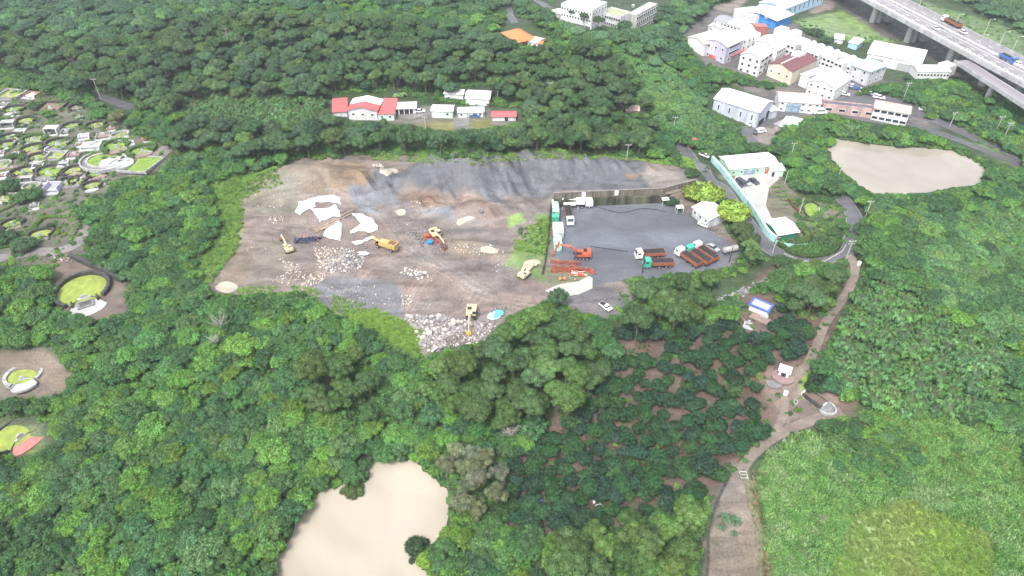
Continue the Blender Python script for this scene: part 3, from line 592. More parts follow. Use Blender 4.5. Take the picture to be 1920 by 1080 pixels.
B_('row_house', 'white roofed row house touching the rusty red building', 'house', (1390,52), (1415,59), (1422,46), 5.8, 'gable', 'u', .8, roof='white', wins=[('f',4,2,1.1,1)], group=g_)
B_('cottage', 'small white gabled cottage in front of the grey roofed row house', 'house', (1329,48), (1351,53), (1358,44), 3.3, 'gable', 'v', 1.2, roof='white', wall='lgrey', wins=[('f',2,1,.8,.8)])
B_('clad_tower_house', 'tall house clad in rust red sheets in front of the blue factory', 'house', (1418,50), (1441,50), (1447,40), 8.5, 'shed', 'u', -1.0, wall='rbrick', roof='rbrick', over=.1)
B_('workshop', 'wide low workshop with a pale salmon roof at the left end of the village', 'workshop', (1291,69), (1322,82), (1350,60), 6, 'gable', 'v', 1.4, wall='white', roof='salmon')
B_('workshop', 'lilac grey three storey workshop with a salmon pink arched roof', 'workshop', (1325,76), (1363,88), (1392,73), 8.3, 'arch', 'v', 1.8, wall='lilac', roof='salmon', wins=[('f',3,2,1,1),('r',1,3,9,1.0)], doors=[('f',.4,4,2.6,REDP)])
B_('awning_shed', 'narrow shed with a bright red sloping roof beside the arched pink workshop', 'shed', (1362,103), (1370,106), (1398,93), 3, 'shed', 'v', .3, wall='conc', roof='red', Dmin=8)
B_('town_house', 'white four sided town house with a rusty roof terrace behind the arched workshop', 'house', (1364,64), (1393,75), (1415,60), 8.5, 'flat', wall='white', roof='white', wins=[('r',4,3,1,1.1),('f',4,2,1,1)])
B_('town_house', 'white three storey house with an arched white roof nearest the trees', 'house', (1389,102), (1427,112), (1454,97), 8.3, 'arch', 'v', 2.0, roof='white', wins=[('f',3,3,1.1,1.2),('r',3,3,3.0,1.1)])
B_('town_house', 'white house with a greenish arched roof behind the nearest three storey house', 'house', (1415,78), (1446,86), (1464,76), 7.5, 'arch', 'v', 1.6, roof='lgreen', wins=[('f',4,2,1,1)])
B_('town_house', 'narrow white house with a cream arched roof left of the dark brown roof', 'house', (1440,90), (1457,95), (1474,86), 7.5, 'arch', 'v', 1.0, roof='cream', wins=[('r',4,3,1,1.1)])
B_('brown_roofed_hall', 'cream walled hall with a dark red brown hipped roof and white ridge lines', 'hall', (1442,119), (1486,134), (1527,110), 6.5, 'gable', 'v', 2.0, wall='cream', roof='brown', wins=[('f',3,1,1,.8)], ribs=1)
B_('roof_hut', 'small white hut standing at the rear of the dark red brown roof', 'hut', (1484,101), (1498,106), (1508,100), 8.4, 'flat', wall='white', roof='white')
B_('white_warehouse', 'big plain white warehouse beside the dark asphalt lot', 'warehouse', (1517,151), (1567,166), (1599,145), 6.5, 'gable', 'v', 2.0, roof='white', wins=[('f',4,2,1,.8),('r',5,1,.8,1.2)])
B_('warehouse_annex', 'plain white low annex behind the left side of the big white warehouse', 'warehouse', (1502,139), (1517,145), (1546,125), 5.5, 'shed', 'v', .6, roof='white')
cols_ = ['white','white','white','salmon','blue','blue','white','rust','white','white']
walls_ = ['white','lgrey','white','white','lgrey','lgrey','white','white','white','lgrey']
desc_ = ['first unit at the upper left end of the long terrace, white flat roof','second unit of the long terrace from its upper left end, white roof','third unit of the long terrace from its upper left end, white roof','terrace unit with a salmon pink roof left of the blue arched ones','terrace unit with a blue arched roof next to the pink roofed one','terrace unit with a blue grey arched roof, right hand one of the blue pair','terrace unit with a white roof right of the two blue arched ones','terrace unit with a rusty stained roof in the long terrace','ninth unit of the long terrace, white arched roof before the end unit','last unit at the lower right end of the long terrace, white roof']
for i in range(10):
    t0, t1 = i/10, (i+1)/10-.004; f = lambda t: (1446+t*150, 70+t*56)
    a_, b_ = f(t0), f(t1); rk = ['flat','flat','flat','gable','arch','arch','gable','flat','arch','flat'][i]
    B_('terraced_house', desc_[i], 'house', a_, b_, (b_[0]+19, b_[1]-13), 6.8+[.6,0,.8,0,.4,.4,-.4,-.3,1.3,-.6][i], rk, 'v', 1.1, wall=walls_[i], roof=cols_[i], over=.1, wins=[('f',2,3,1.5,1.1)], group='houses of the long terrace')
B_('stair_tower', 'white stair hut on the roofs at the upper left end of the long terrace', 'stair hut', (1452,55), (1468,60), (1475,53), 9.4, 'flat', roof='white', wins=[('f',2,1,1,1)])
B_('stair_tower', 'white stair hut on the terrace roofs, right hand one of two', 'stair hut', (1477,60), (1490,65), (1496,58), 9.2, 'flat', roof='white')
B_('villa', 'grey house with a teal hipped roof and outside stairs below the long terrace', 'house', (1597,121), (1632,134), (1650,117), 7, hip=True, rh=2, wall='lgrey', roof='teal', over=.6, wins=[('f',2,2,1,1.1),('r',3,2,1,1.1)])
B_('long_warehouse', 'long white roofed warehouse parallel to the elevated highway with two shutter doors', 'warehouse', (1628,99), (1728,118), (1750,96), 5.5, 'gable', 'u', 1.6, roof='white', doors=[('f',.2,6,3.6,SHUT),('f',.72,6,3.6,SHUT)])
B_('lean_roof_shed', 'small shed with a pale roof at the left end of the long white warehouse', 'shed', (1592,79), (1608,83), (1613,74), 3, 'shed', 'u', .5, roof='cream', wall='lblue')
B_('canteen', 'low white building with a strip of windows under the highway edge', 'building', (1722,133), (1783,134), (1790,122), 4.2, 'gable', 'u', .8, roof='white', wins=[('f',10,1,1,1)])
B_('canteen', 'small white flat roofed annex at the right end of the strip windowed building', 'annex', (1779,128), (1795,124), (1790,112), 4.4, 'flat', roof='white')
B_('meadow_hut', 'tiny white roofed hut at the edge of the green meadow', 'hut', (1566,72), (1582,74), (1584,66), 2.6, 'shed', 'u', .3, roof='white', wall='lgrey')
# --- lower village
B_('gable_warehouse', 'long lilac grey warehouse with a white gable roof and slot windows beside the village road', 'warehouse', (1340,184), (1424,210), (1461,193), 7.4, 'gable', 'u', 2.2, wall='grey', roof='white', wins=[('f',4,1,.7,2.4)], doors=[('r',.35,5,2.5,DARK),('r',.8,3.2,4.2,DARK)])
B_('porch', 'small grey porch at the right end of the long lilac grey warehouse', 'porch', (1446,208), (1459,205), (1462,198), 4, 'shed', 'u', .5, wall='grey', roof='white')
B_('roadside_workshop', 'white workshop with a faded pink and white roof and blue grey shutter', 'workshop', (1462,189), (1540,194), (1532,176), 5, 'gable', 'u', 1.5, roof='pink', wins=[('f',6,2,1.1,.7)], doors=[('f',.36,6,4,BLUEDOOR)])
B_('long_brick_shed', 'long low faded pink shed between the white workshop and the rusty roofed building', 'shed', (1544,196), (1644,207), (1640,199), 4, 'flat', wall='pink', roof='dark', wins=[('f',4,1,2.5,1.2)], Dmin=3)
B_('rusty_roofed_building', 'white two storey building with a rusty streaked sheet roof', 'building', (1640,201), (1706,213), (1722,201), 6, 'gable', 'u', 1.2, roof='rust', wins=[('f',5,2,2.2,1.2),('r',2,2,1.6,1.2)])
B_('roadside_shed', 'low greenish roofed shed below the bend of the village road', 'shed', (1462,236), (1490,243), (1509,226), 2.4, 'shed', 'v', .4, wall='conc', roof='green')
B_('roadside_shed', 'narrow grey sheet roofed shed left of the greenish one below the road bend', 'shed', (1452,232), (1461,236), (1488,218), 2.2, 'shed', 'v', .2, wall='conc', roof='grey')
# --- by the quarry road
B_('green_hall', 'pale green hall with a wide whitish green roof above the four parked cars', 'hall', (1369,317), (1460,309), (1437,286), 3.6, 'gable', 'u', .9, wall='green', roof='lgreen', over=.4, wins=[('f',6,1,.9,.9)], doors=[('f',.42,4.5,2.4,BLUEDOOR),('f',.9,6,2.8,REDP)])
B_('white_shed', 'small white shed at the right end of the pale green hall', 'shed', (1447,319), (1471,318), (1466,308), 3, 'shed', 'u', .4, wall='mint', roof='white', doors=[('f',.2,1,2,DARK)])
B_('green_shed', 'dark green shed with a large white roof by the end of the turquoise wall', 'shed', (1461,439), (1496,433), (1471,408), 3.2, 'gable', 'u', .8, wall='dgreen', roof='white', over=.6)
B_('yard_office', 'white roofed office in the corner of the truck yard under yellow green trees', 'office', (1300,388), (1330,411), (1352,390), 3.6, 'gable', 'u', .8, wall='lgrey', roof='white', over=.5, wins=[('f',3,1,1,.9)])
# water tanks
for px, py, z, lb in ((1187,14,9.9,'round white tank on the dark flat roof of the grey classroom block'),(1436,35,10,'steel water tank on top of the rust red clad house'),(1396,62,9.8,'steel tank on the white town house with the rusty terrace'),(1500,88,9.2,'steel tank on the roofs of the long terrace left of the pink unit'),(1463,73,9.0,'steel tank at the upper left end of the long terrace'),(1575,110,8.2,'steel tank near the lower right end of the long terrace'),(1378,46,7.4,'steel tank on the white roofed middle house by the blue factory')): drumt(px, py, z, lb)
# ================================================================ highway
ZD = 11.0
l1, l2 = np.array([float(v) for v in P(1622, 3, ZD)]), np.array([float(v) for v in P(1883, 143, ZD)]); r1, r2 = [np.array([float(v) for v in P(a, b, ZD)]) for a, b in ((1700, 5), (1918, 106))]
hu = (l2-l1)/np.linalg.norm(l2-l1); hv = np.array([-hu[1], hu[0]]); HWW = float((np.dot(r1-l1, hv)+np.dot(r2-l1, hv))/2); HRZ = math.atan2(hu[1], hu[0])
hw = empty('elevated_highway', (l1[0], l1[1], 0), HRZ, 'elevated concrete highway on paired piers crossing the top right corner', 'highway')
LX0, LX1 = -130, 230
CON = mat('grey_concrete', (.38, .38, .39), .8, var=.12, scale=.4, dirt=.2, streak='v'); ROADM = mat('highway_asphalt', (.23, .215, .225), .75, var=.1, scale=.15, streak=(.15, 1.5, 1))
MB().xprof([(0, ZD), (HWW, ZD), (HWW, ZD-.5), (HWW-2.5, ZD-1.0), (HWW-5, ZD-2.3), (5, ZD-2.3), (2.5, ZD-1.0), (0, ZD-.5)][::-1], LX0, LX1).build('deck', CON, hw)
mid = HWW*.60
for a_, b_ in ((.5, mid-1.2), (mid+1.2, HWW-.5)): MB().box((LX0+LX1)/2, (a_+b_)/2, ZD+.02, LX1-LX0-.5, b_-a_, .04).build('road_surface', ROADM, hw)
def barrier(y, nm='barrier', h=1.0, blocks=True):
    MB().box((LX0+LX1)/2, y, ZD+h/2, LX1-LX0, .4, h).build(nm, CON, hw)
    if blocks:
        b = MB(); n = int((LX1-LX0)/2.6)
        for i in range(n): b.box(LX0+2.6*i+1, y+.6, ZD+.45, 1.5, .8, .8)
        b.build('white_marker_blocks', TRIM, hw)
barrier(.25, h=1.3, blocks=False); barrier(3.0, h=.5); barrier(mid-.9, h=.7); barrier(mid+.5, h=.8, blocks=False); barrier(HWW-.25, h=1.2, blocks=False)
lm = MB()
for k in (1, 2):
    for i in range(int((LX1-LX0)/8)): lm.box(LX0+8*i+2, 4.5+(mid-7)*k/3, ZD+.05, 3, .22, .03)
for i in range(int((LX1-LX0)/8)): lm.box(LX0+8*i+2, mid+1+(HWW-mid-1)*.5, ZD+.05, 3, .22, .03)
lm.box((LX0+LX1)/2, mid-2.2, ZD+.05, LX1-LX0, .2, .03); lm.box((LX0+LX1)/2, 4.4, ZD+.05, LX1-LX0, .2, .03); lm.build('lane_marking', TRIM, hw)
pm_ = MB().prism([(math.cos(t*math.pi/5)*1.9, math.sin(t*math.pi/5)*1.5) for t in range(10)], -2, ZD-2.28).mesh('pier'); pm_.materials.append(CON)
pcx = []
for px_, py_ in ((1563,-30),(1622,14),(1683,50),(1757,92),(1822,128),(1886,160)):
    q = np.array([float(v) for v in P(px_, py_, ZD-2)]); s = float(np.dot(q-l1, hu)); pcx.append(s)
for s in pcx:
    for yy in (6.0, 15.0, HWW-14, HWW-6):
        o = bpy.data.objects.new('pier', pm_); COL.objects.link(o); o.parent = hw; o.location = (s, yy, 0)
def hwp(px, py, z=ZD+.06): return [float(v) for v in P(px, py, z)]+[z]
# ramp branch
rp = empty('slip_road', (l2[0], l2[1], 0), HRZ-.10, 'narrow slip road leaving the near side of the elevated highway at the right edge', 'slip road')
MB().xprof([(-9, ZD-1.5), (-1.2, ZD-1.5), (-1.2, ZD-2.3), (-9, ZD-2.3)][::-1], -22, 120).build('deck', CON, rp); MB().box(49, -8.8, ZD-1.1, 142, .35, .8).build('barrier', CON, rp); MB().box(49, -5, ZD-1.48, 141, 6.5, .04).build('road_surface', ROADM, rp)
for s in (2, 30, 58): MB().tube([(s, -5, -2), (s, -5, ZD-2.28)], 1.3, 10).build('pier', CON, rp)
# ================================================================ vehicles
TYRE = mat('tyre_rubber', (.03, .03, .032), .9); HUB = mat('wheel_hub', (.35, .35, .36), .5, .4); CARG = mat('car_glass', (.03, .04, .05), .08, var=.1, spec=.7)
_cm = {}
def paint(nm, c, rough=.35, dirt=0, var=.06): 
    if nm not in _cm: _cm[nm] = mat(nm, c, rough, var=var, scale=1.5, spec=.5, dirt=dirt)
    return _cm[nm]
def wheel(root, x, y, r, w_=.24):
    o = MB().tube([(0, -w_/2, 0), (0, w_/2, 0)], r, 14).build('wheel', TYRE, root); o.location = (x, y, r)
    h_ = MB().tube([(0, -w_/2-.02, 0), (0, w_/2+.02, 0)], r*.55, 10).build('hub', HUB, o); return o
def car_proto(pm, kind='sedan', L=4.4, Wd=1.75):
    r = empty('parked_car'); hl = L/2; b = MB(); w2 = Wd/2
    if kind == 'van': prof = [(-hl, .35), (-hl, 1.75), (-hl+.2, 1.9), (hl-1.1, 1.9), (hl-.45, 1.15), (hl, .95), (hl, .35)]
    elif kind == 'pickup': prof = [(-hl, .4), (-hl, .95), (-.15, .95), (-.15, .96), (hl-.1, .96), (hl, .85), (hl, .4)]
    else: prof = [(-hl, .35), (-hl, .85), (-hl+.15, .95), (hl-1.0, .92), (hl-.1, .78), (hl, .6), (hl, .35)]
    b.yprof([(x, z) for x, z in prof], -w2, w2).build('body', pm, r)
    if kind == 'sedan':
        g = MB(); g.add([(-hl+.35, -w2+.06, .93), (hl-1.15, -w2+.06, .9), (hl-1.15, w2-.06, .9), (-hl+.35, w2-.06, .93), (-hl+.95, -w2+.22, 1.42), (hl-2.0, -w2+.22, 1.42), (hl-2.0, w2-.22, 1.42), (-hl+.95, w2-.22, 1.42)], [(0,1,5,4),(1,2,6,5),(2,3,7,6),(3,0,4,7),(4,5,6,7)]).build('windows', CARG, r)
        MB().box((-hl+.95+hl-2.0)/2, 0, 1.44, (hl-2.0)-(-hl+.95)+.1, Wd-.4, .06).build('car_roof', pm, r)
    elif kind == 'van':
        MB().add([(hl-1.08, -w2+.1, 1.84), (hl-1.08, w2-.1, 1.84), (hl-.46, w2-.1, 1.22), (hl-.46, -w2+.1, 1.22), (hl-1.16, -w2+.1, 1.84), (hl-1.16, w2-.1, 1.84), (hl-.54, w2-.1, 1.22), (hl-.54, -w2+.1, 1.22)], [(3,2,1,0)]).build('windshield', CARG, r)
        MB().box(-.2, 0, 1.5, L*.6, Wd+.03, .4).build('windows', CARG, r)
    else:
        MB().box(.55, 0, 1.2, 1.3, Wd-.15, .5, tx=.8, ty=.88).build('windows', CARG, r); MB().box(.5, 0, 1.47, 1.0, Wd-.3, .06).build('car_roof', pm, r); MB().box(-1.2, 0, .97, 1.8, Wd-.25, .04).build('cargo_bed', TYRE, r)
    for sx in (-hl+.8, hl-.85):
        for sy in (-w2+.1, w2-.1): wheel(r, sx, sy, .33)
    for sy in (-w2+.3, w2-.3): MB().box(hl+.01, sy, .68, .06, .32, .14).build('headlight', TRIM, r)
    return r
PCOL = {'white': paint('white_paint', (.72, .72, .72)), 'dark': paint('dark_grey_paint', (.05, .055, .065), .2), 'grey': paint('silver_grey_paint', (.33, .34, .36)), 'blue': paint('blue_paint', (.05, .15, .42)), 'red': paint('red_paint', (.42, .05, .04)), 'yellow': paint('yellow_paint', (.62, .48, .08)), 'orange': paint('orange_red_paint', (.50, .085, .04), .5, .25), 'cream': paint('cream_yellow_paint', (.62, .52, .30), .6, .35), 'oldyellow': paint('dirty_yellow_paint', (.52, .38, .12), .6, .4, .15), 'green': paint('turquoise_green_paint', (.05, .42, .28)), 'obed': paint('orange_bed_paint', (.30, .10, .045), .6, .3, .15), 'lorange': paint('bright_orange', (.75, .30, .05))}
_pc = {}
def car(px, py, rzdeg, colr='white', kind='sedan', label='', group=None, z=None, name='parked_car', s=1.0):
    x, y, zz = G(px, py) if z is None else hwp(px, py, z); rz = R(rzdeg)
    k = (colr, kind)
    if k not in _pc: r = car_proto(PCOL[colr], kind); _pc[k] = r
    else: r = dup(_pc[k], (0, 0, 0), 0)
    r.location = (x, y, zz+.16); r.rotation_euler = (0, 0, rz); r.scale = (s, s, s); r.name = name; tag(r, label, 'van' if kind == 'van' else 'pickup truck' if kind == 'pickup' else 'car', group); 
    return r
g_ = 'cars parked below the pale green hall'
car(1382, 349, -62, 'dark', label='dark car at the left end of the four parked below the pale green hall', group=g_)
car(1389, 346, -60, 'dark', 'van', 'black tall bodied car, second from left below the pale green hall', g_)
car(1398, 345, -58, 'grey', label='grey car, third from left below the pale green hall', group=g_)
car(1413, 343, -60, 'dark', label='black car parked alone at the right of the four below the pale green hall', group=g_)
car(1336, 468, -50, 'grey', label='silver grey car parked right of the three tipper trucks', group=None)
car(1135, 578, -52, 'white', 'pickup', 'small white pickup with a yellow load on the muddy ground above the orchard', s=.95)
car(1318, 424, -40, 'white', 'van', 'small white van beside the fence of the yard office', s=.8)
car(788, 211, 5, 'white', label='white car parked right of the open carport')
car(890, 220, 5, 'blue', 'pickup', 'blue pickup parked in front of the low white house')
car(1321, 294, -45, 'white', 'pickup', 'white pickup on the verge above the turquoise wall')
car(1426, 249, 20, 'white', 'van', 'white van in the scrap lot below the road bend')
car(1417, 250, 60, 'dark', label='dark car left of the white van in the scrap lot')
car(1410, 235, 35, 'white', label='white car on the verge beside the long lilac grey warehouse')
car(1536, 214, 5, 'white', 'van', 'white minibus on the village road below the long faded pink shed', s=1.3)
car(1732, 208, -25, 'white', label='white car on the village street right of the rusty roofed building')
car(1549, 178, -20, 'white', label='white car nearest the corner of the big white warehouse on the dark lot')
car(1583, 179, -25, 'white', label='white car alone in the middle of the dark asphalt lot')
for i in range(8):
    car(1590+i*8.4, 161+i*3.4, -30 if i % 3 else 60, ['grey','white','blue','white','white','grey','white','white'][i], label=['silver car at the head of the row parked along the village street','white car second in the row parked along the village street','blue car in the row parked along the village street','white car right after the blue one along the village street','white car in the middle of the row along the village street','silver car in the lower half of the row along the village street','white car second from the lower end of the row along the village street','white car at the lower end of the row along the village street'][i], group='cars along the village street')
HD = math.degrees(HRZ)
car(1754, 56, HD, 'white', label='white car driving alone on the near lanes of the elevated highway', z=ZD+.02, name='car')
car(1805, 63, HD, 'white', label='white car on the far lanes of the elevated highway', z=ZD+.02, name='car')
car(1905, 123, HD, 'white', 'van', 'white van behind the blue truck on the elevated highway', z=ZD+.02, name='van')
def dump_truck(x, y, z, rz, cab, bed, label, group=None, L=9.0, load=True, name='dump_truck', s=1.0):
    """origin under the middle, cab at +x"""
    r = empty(name, (x, y, z), rz, label, 'dump truck', group); r.scale = (s, s, s); h = L/2
    MB().box(-.2, 0, .85, L-.8, 1.0, .35).build('chassis', TYRE, r)
    cb = MB(); cb.yprof([(h-2.3, .7), (h-2.3, 2.75), (h-2.1, 2.95), (h-.5, 2.95), (h-.1, 2.0), (h, 1.2), (h, .6), (h-2.3, .6)][::-1], -1.22, 1.22)
    c = cb.build('cab', PCOL[cab], r)
    MB().add([(h-.46, -1.05, 2.88), (h-.46, 1.05, 2.88), (h-.06, 1.05, 1.98), (h-.06, -1.05, 1.98)], [(0, 3, 2, 1)]).build('windshield', CARG, c)
    MB().box(h-1.1, 0, 2.3, .9, 2.48, .6).build('side_window', CARG, c)
    for sy in (-.9, .9): MB().box(h+.02, sy, 1.0, .08, .35, .25).build('headlight', TRIM, c)
    for sy in (-1.4, 1.4): MB().box(h-.1, sy, 2.2, .12, .2, .5).build('mirror', TYRE, c)
    bl = L-2.7; bx = -h+bl/2+.1; b = MB(); t = .12
    b.box(bx, 0, 1.15, bl, 2.4, .14)
    for sy in (-1.2, 1.2): b.box(bx, sy, 1.75, bl, t, 1.2)
    for sx in (bx-bl/2+.06, bx+bl/2-.06): b.box(sx, 0, 1.7, t, 2.28, 1.24)
    for i in range(7):
        for sy in (-1.29, 1.29): b.box(bx-bl/2+bl*(i+.5)/7, sy, 1.7, .12, .07, 1.1)
    bd = b.build('cargo_bed', PCOL[bed], r)
    MB().box(bx, 0, 1.28, bl-.3, 2.24, .1).build('bed_floor', M('dark_bed_liner', (.07, .06, .062), .9), bd)
    MB().box(bx, 0, 2.37, bl+.06, 2.5, .05).add([], []) 
    for px_ in (h-1.2, -h+1.2, -h+2.4, -.2):
        for sy in (-1.0, 1.0): wheel(r, px_, sy, .5, .4)
    if load: MB().box(bx, 0, 2.34, bl-.26, 2.26, .06).build('tarpaulin', M('dark_load_cover', (.03, .026, .03), .85, var=.3, scale=1), bd)
    return r
def at(px, py, z=None):
    x, y, zz = G(px, py); return x, y, zz+.04
def between(a, b):
    p, q = G(*a), G(*b); return (p[0]+q[0])/2, (p[1]+q[1])/2, (p[2]+q[2])/2+.04, math.atan2(q[1]-p[1], q[0]-p[0]), math.hypot(q[0]-p[0], q[1]-p[1])
g_ = 'tipper trucks in the yard'
def trk(tail, cab, cc, bc, lb, L=None, **k):
    x, y, z, rz, D = between(tail, cab); dump_truck(x, y, z, rz, cc, bc, lb, g_, L or D, **k)
trk((1061, 388), (1071, 432), 'white', 'obed', 'tipper truck with a white cab and black bed below the white drilling truck', 10)
trk((1248, 480), (1187, 484), 'white', 'obed', 'tipper truck with a white cab facing left, upper one of the left pair', 9.6)
trk((1264, 499), (1203, 500), 'green', 'obed', 'tipper truck with a green cab facing left, lower one of the left pair', 9.6)
trk((1312, 505), (1267, 474), 'white', 'obed', 'tipper truck with a white cab, left one of the three parked slanting', 10)
trk((1330, 501), (1285, 470), 'green', 'obed', 'tipper truck with a green cab between two white cabbed ones', 10)
trk((1343, 494), (1300, 464), 'white', 'obed', 'tipper truck with a white cab, right one of the three parked slanting', 10)
x, y, z = hwp(1782, 46, ZD+.03); dump_truck(x, y, z, HRZ+math.pi, 'white', 'obed', 'white cabbed lorry with an orange load bed on the far lanes of the highway', L=13, name='lorry')
x, y, z = hwp(1888, 115, ZD+.03); dump_truck(x, y, z, HRZ, 'blue', 'blue', 'blue lorry on the near lanes of the highway at the right edge', L=9, name='lorry')
# poles and lamps
POLE = mat('weathered_pole', (.42, .42, .40), .8, var=.15, scale=1)
def pole(px, py, h=9, arms=1, label='', rz=0, m=POLE, r=.13, cat='utility pole', name='utility_pole'):
    x, y, z = G(px, py); e = empty(name, (x, y, z-.2), rz, label, cat)
    MB().tube([(0, 0, 0), (0, 0, h)], [r*1.25, r*.8], 8).build('pole', m, e)
    for i in range(arms): MB().box(0, 0, h-.5-.9*i, 2.2, .12, .14).build('crossarm', m, e)
    if arms: 
        for i in (-1, 0, 1): MB().tube([(i*.9, 0, h-.45), (i*.9, 0, h-.1)], .09, 6).build('insulator', TRIM, e)
    return e
for a in [(190,187,10,1,'pale utility pole with a crossarm by the forest road above the cemetery'),(933,184,9,0,'thin pole right of the white roofed barn'),(1030,190,9,1,'utility pole standing before the hill forest above the spoil heap'),(1119,203,9,1,'utility pole among trees left of the tiny patchy roofed hut'),(1106,209,6,0,'short pole left of the tiny patchy roofed hut'),(909,219,11,1,'tall pole between the low white house and the pinkish red roofed house'),
 (798,242,6,1,'short pale pole in the bushes below the house court'),(1175,300,7,1,'pole at the rear edge of the grey spoil heap'),(1262,247,7,1,'pole left of the red walled hut'),(1692,190,9,2,'twin crossarm pole between the village street and the lower village'),(1482,296,7,1,'pole in the trees right of the pale green hall'),(1569,340,7,1,'pole between the rear pond and the road'),(1585,488,8,2,'large utility pole with wires at the inner side of the road bend'),
 (1448,476,8,2,'utility pole at the lower end of the turquoise wall'),(1498,402,7,0,'leaning pale pole left of the small round grave'),(1622,408,7,1,'pole in the trees right of the road bend'),(1471,345,6,0,'pale pole at the vegetable beds'),(1865,250,8,2,'lattice armed pole on the green verge, left one of two'),(1880,262,8,2,'lattice armed pole on the green verge, right one of two'),(1780,238,7,1,'pole beside the striped village street')]: pole(*a)
DWOOD = mat('dark_wood_pole', (.06, .05, .045), .9)
pole(1204, 512, 9, 0, 'dark wooden pole in front of the green cabbed tipper truck', m=DWOOD); pole(1367, 492, 6.5, 0, 'dark wooden pole at the right end of the truck yard', m=DWOOD); pole(1413, 462, 6, 0, 'dark leaning pole in the trees right of the yard', m=DWOOD)
def lamp(px, py, z, h, label, two=True):
    x, y = [float(v) for v in P(px, py, z)]; e = empty('street_lamp', (x, y, z), HRZ+math.pi/2, label, 'street lamp')
    MB().tube([(0, 0, 0), (0, 0, h)], [.2, .1], 7).build('pole', POLE, e)
    MB().tube([(0, 0, h-.1), (1.2, 0, h+.1), (2.2, 0, h+.05)], .07, 5).build('arm', POLE, e); MB().box(2.4, 0, h, .9, .35, .16).build('lamp_head', TRIM, e); return e
lamp(1840, 76, ZD, 10, 'tall street lamp with a bright head on the far edge of the highway'); lamp(1721, 18, ZD, 8, 'street lamp at the top of the far edge of the highway'); lamp(1872, 88, ZD, 7, 'street lamp right of the tallest one on the highway'); lamp(1897, 97, ZD, 7, 'street lamp nearest the right edge on the far side of the highway'); lamp(1832, 94, ZD, 7, 'street lamp on the median of the highway'); lamp(1790, 50, ZD, 6, 'street lamp behind the orange bedded lorry on the highway')
# ================================================================ walls and fences of the yard
def wallrun(name, label, cat, line, h, th, m, z0=None, dz=0, cap=None, capm=None, n=1, zt=None, px=True):
    if px: line = [G(a, b)[:2] for a, b in line]
    c = catmull(line, n) if n > 1 else line
    V = []; mb = MB(); e = empty(name, (0, 0, 0), 0, label, cat); vs = []; K = len(c)
    ar = np.array(c, float); d = np.gradient(ar, axis=0); d /= np.linalg.norm(d, axis=1)[:, None]; nn = np.stack([-d[:, 1], d[:, 0]], 1)
    for s in (-1, 1):
        q = ar+nn*s*th/2; z = terrain(q[:, 0], q[:, 1]) if z0 is None else np.full(K, float(z0))
        for i in range(K): vs.append((q[i, 0], q[i, 1], z[i]-.4))
        for i in range(K): vs.append((q[i, 0], q[i, 1], z[i]+h if zt is None else zt))
    A, B, C_, D = 0, K, 2*K, 3*K; fs = []
    for i in range(K-1): fs += [(A+i, A+i+1, B+i+1, B+i), (C_+i, D+i, D+i+1, C_+i+1), (B+i, B+i+1, D+i+1, D+i), (A+i, C_+i, C_+i+1, A+i+1)]
    fs += [(A, B, D, C_), (A+K-1, C_+K-1, D+K-1, B+K-1)]
    mb.add(vs, fs).build('panel' if not cap else 'wall_face', m, e)
    if cap:
        vs = []
        for s in (-1, 1):
            q = ar+nn*s*(th/2+cap)
            for zz in (-.02, .14):
                for i in range(K): vs.append((q[i, 0], q[i, 1], (terrain(ar[i:i+1, 0], ar[i:i+1, 1])[0] if z0 is None else z0)+h+zz if zt is None else zt+zz))
        MB().add(vs, fs).build('coping', capm or m, e)
    return e, ar
mossy = mat('mossy_wall', (.075, .08, .05), .95, var=.5, scale=.35, streak='v', bump=.6); stain = mat('stained_panel_wall', (.16, .14, .11), .9, var=.3, scale=.8, streak=(2.5, 2.5, .2), bump=.3)
WLn = [(a, b) for a, b in wallL]
off = lambda line, d: [(x, y+d) for x, y in line]
wallrun('retaining_wall', 'long mossy retaining wall at the back of the truck yard', 'wall', off(WLn, -.5), 2.9, 1.0, mossy, z0=0, px=False)
e, ar = wallrun('panel_wall', 'stained concrete panel wall standing on the mossy wall behind the truck yard', 'wall', off(WLn, .35), 5.4, .35, stain, z0=0, cap=.06, capm=mat('dull_coping', (.22,.21,.19), .9), px=False)
for i in range(len(WLn)-1):
    p, q = np.array(WLn[i]), np.array(WLn[i+1]); n = max(2, int(np.linalg.norm(q-p)/3))
    for k in range(n): 
        s = p+(q-p)*k/n; MB().box(s[0], s[1]+.1, 4.2, .3, .22, 2.5).build('pilaster', stain, e)
wallrun('boundary_wall', 'low mossy wall along the left side of the truck yard', 'wall', [(1033,392),(1030,420),(1027,455),(1022,490),(1017,515)], 1.3, .35, mossy)
for px, py, lb in ((1093,383,'left white notice board on the panel wall behind the yard'),(1154,379,'right white notice board on the panel wall behind the yard')):
    x, y, _ = G(px, py); w = np.interp(x, [q[0] for q in WLn], [q[1] for q in WLn]); b = MB().box(x, w-.12, 4.5, 1.3, .1, 1.9).build('notice_board', TRIM); tag(b, lb, 'sign')
turq = mat('turquoise_hoarding', (.36, .62, .62), .7, var=.12, scale=.8, streak='v')
e, ar = wallrun('turquoise_wall', 'long pale turquoise wall between the quarry road and the parking court', 'wall', [(1334,303),(1348,318),(1375,352),(1400,385),(1420,412),(1436,440),(1452,454)], 2.3, .7, turq, n=4, cap=.05, capm=mat('pale_coping', (.58, .74, .74), .7))
wallrun('turquoise_fence', 'low turquoise fence behind the dark green shed', 'fence', [(1454,456),(1475,462),(1500,464),(1508,462)], 1.2, .15, turq, n=3)
FG = mat('dark_green_mesh', (.02, .07, .05), .8); 
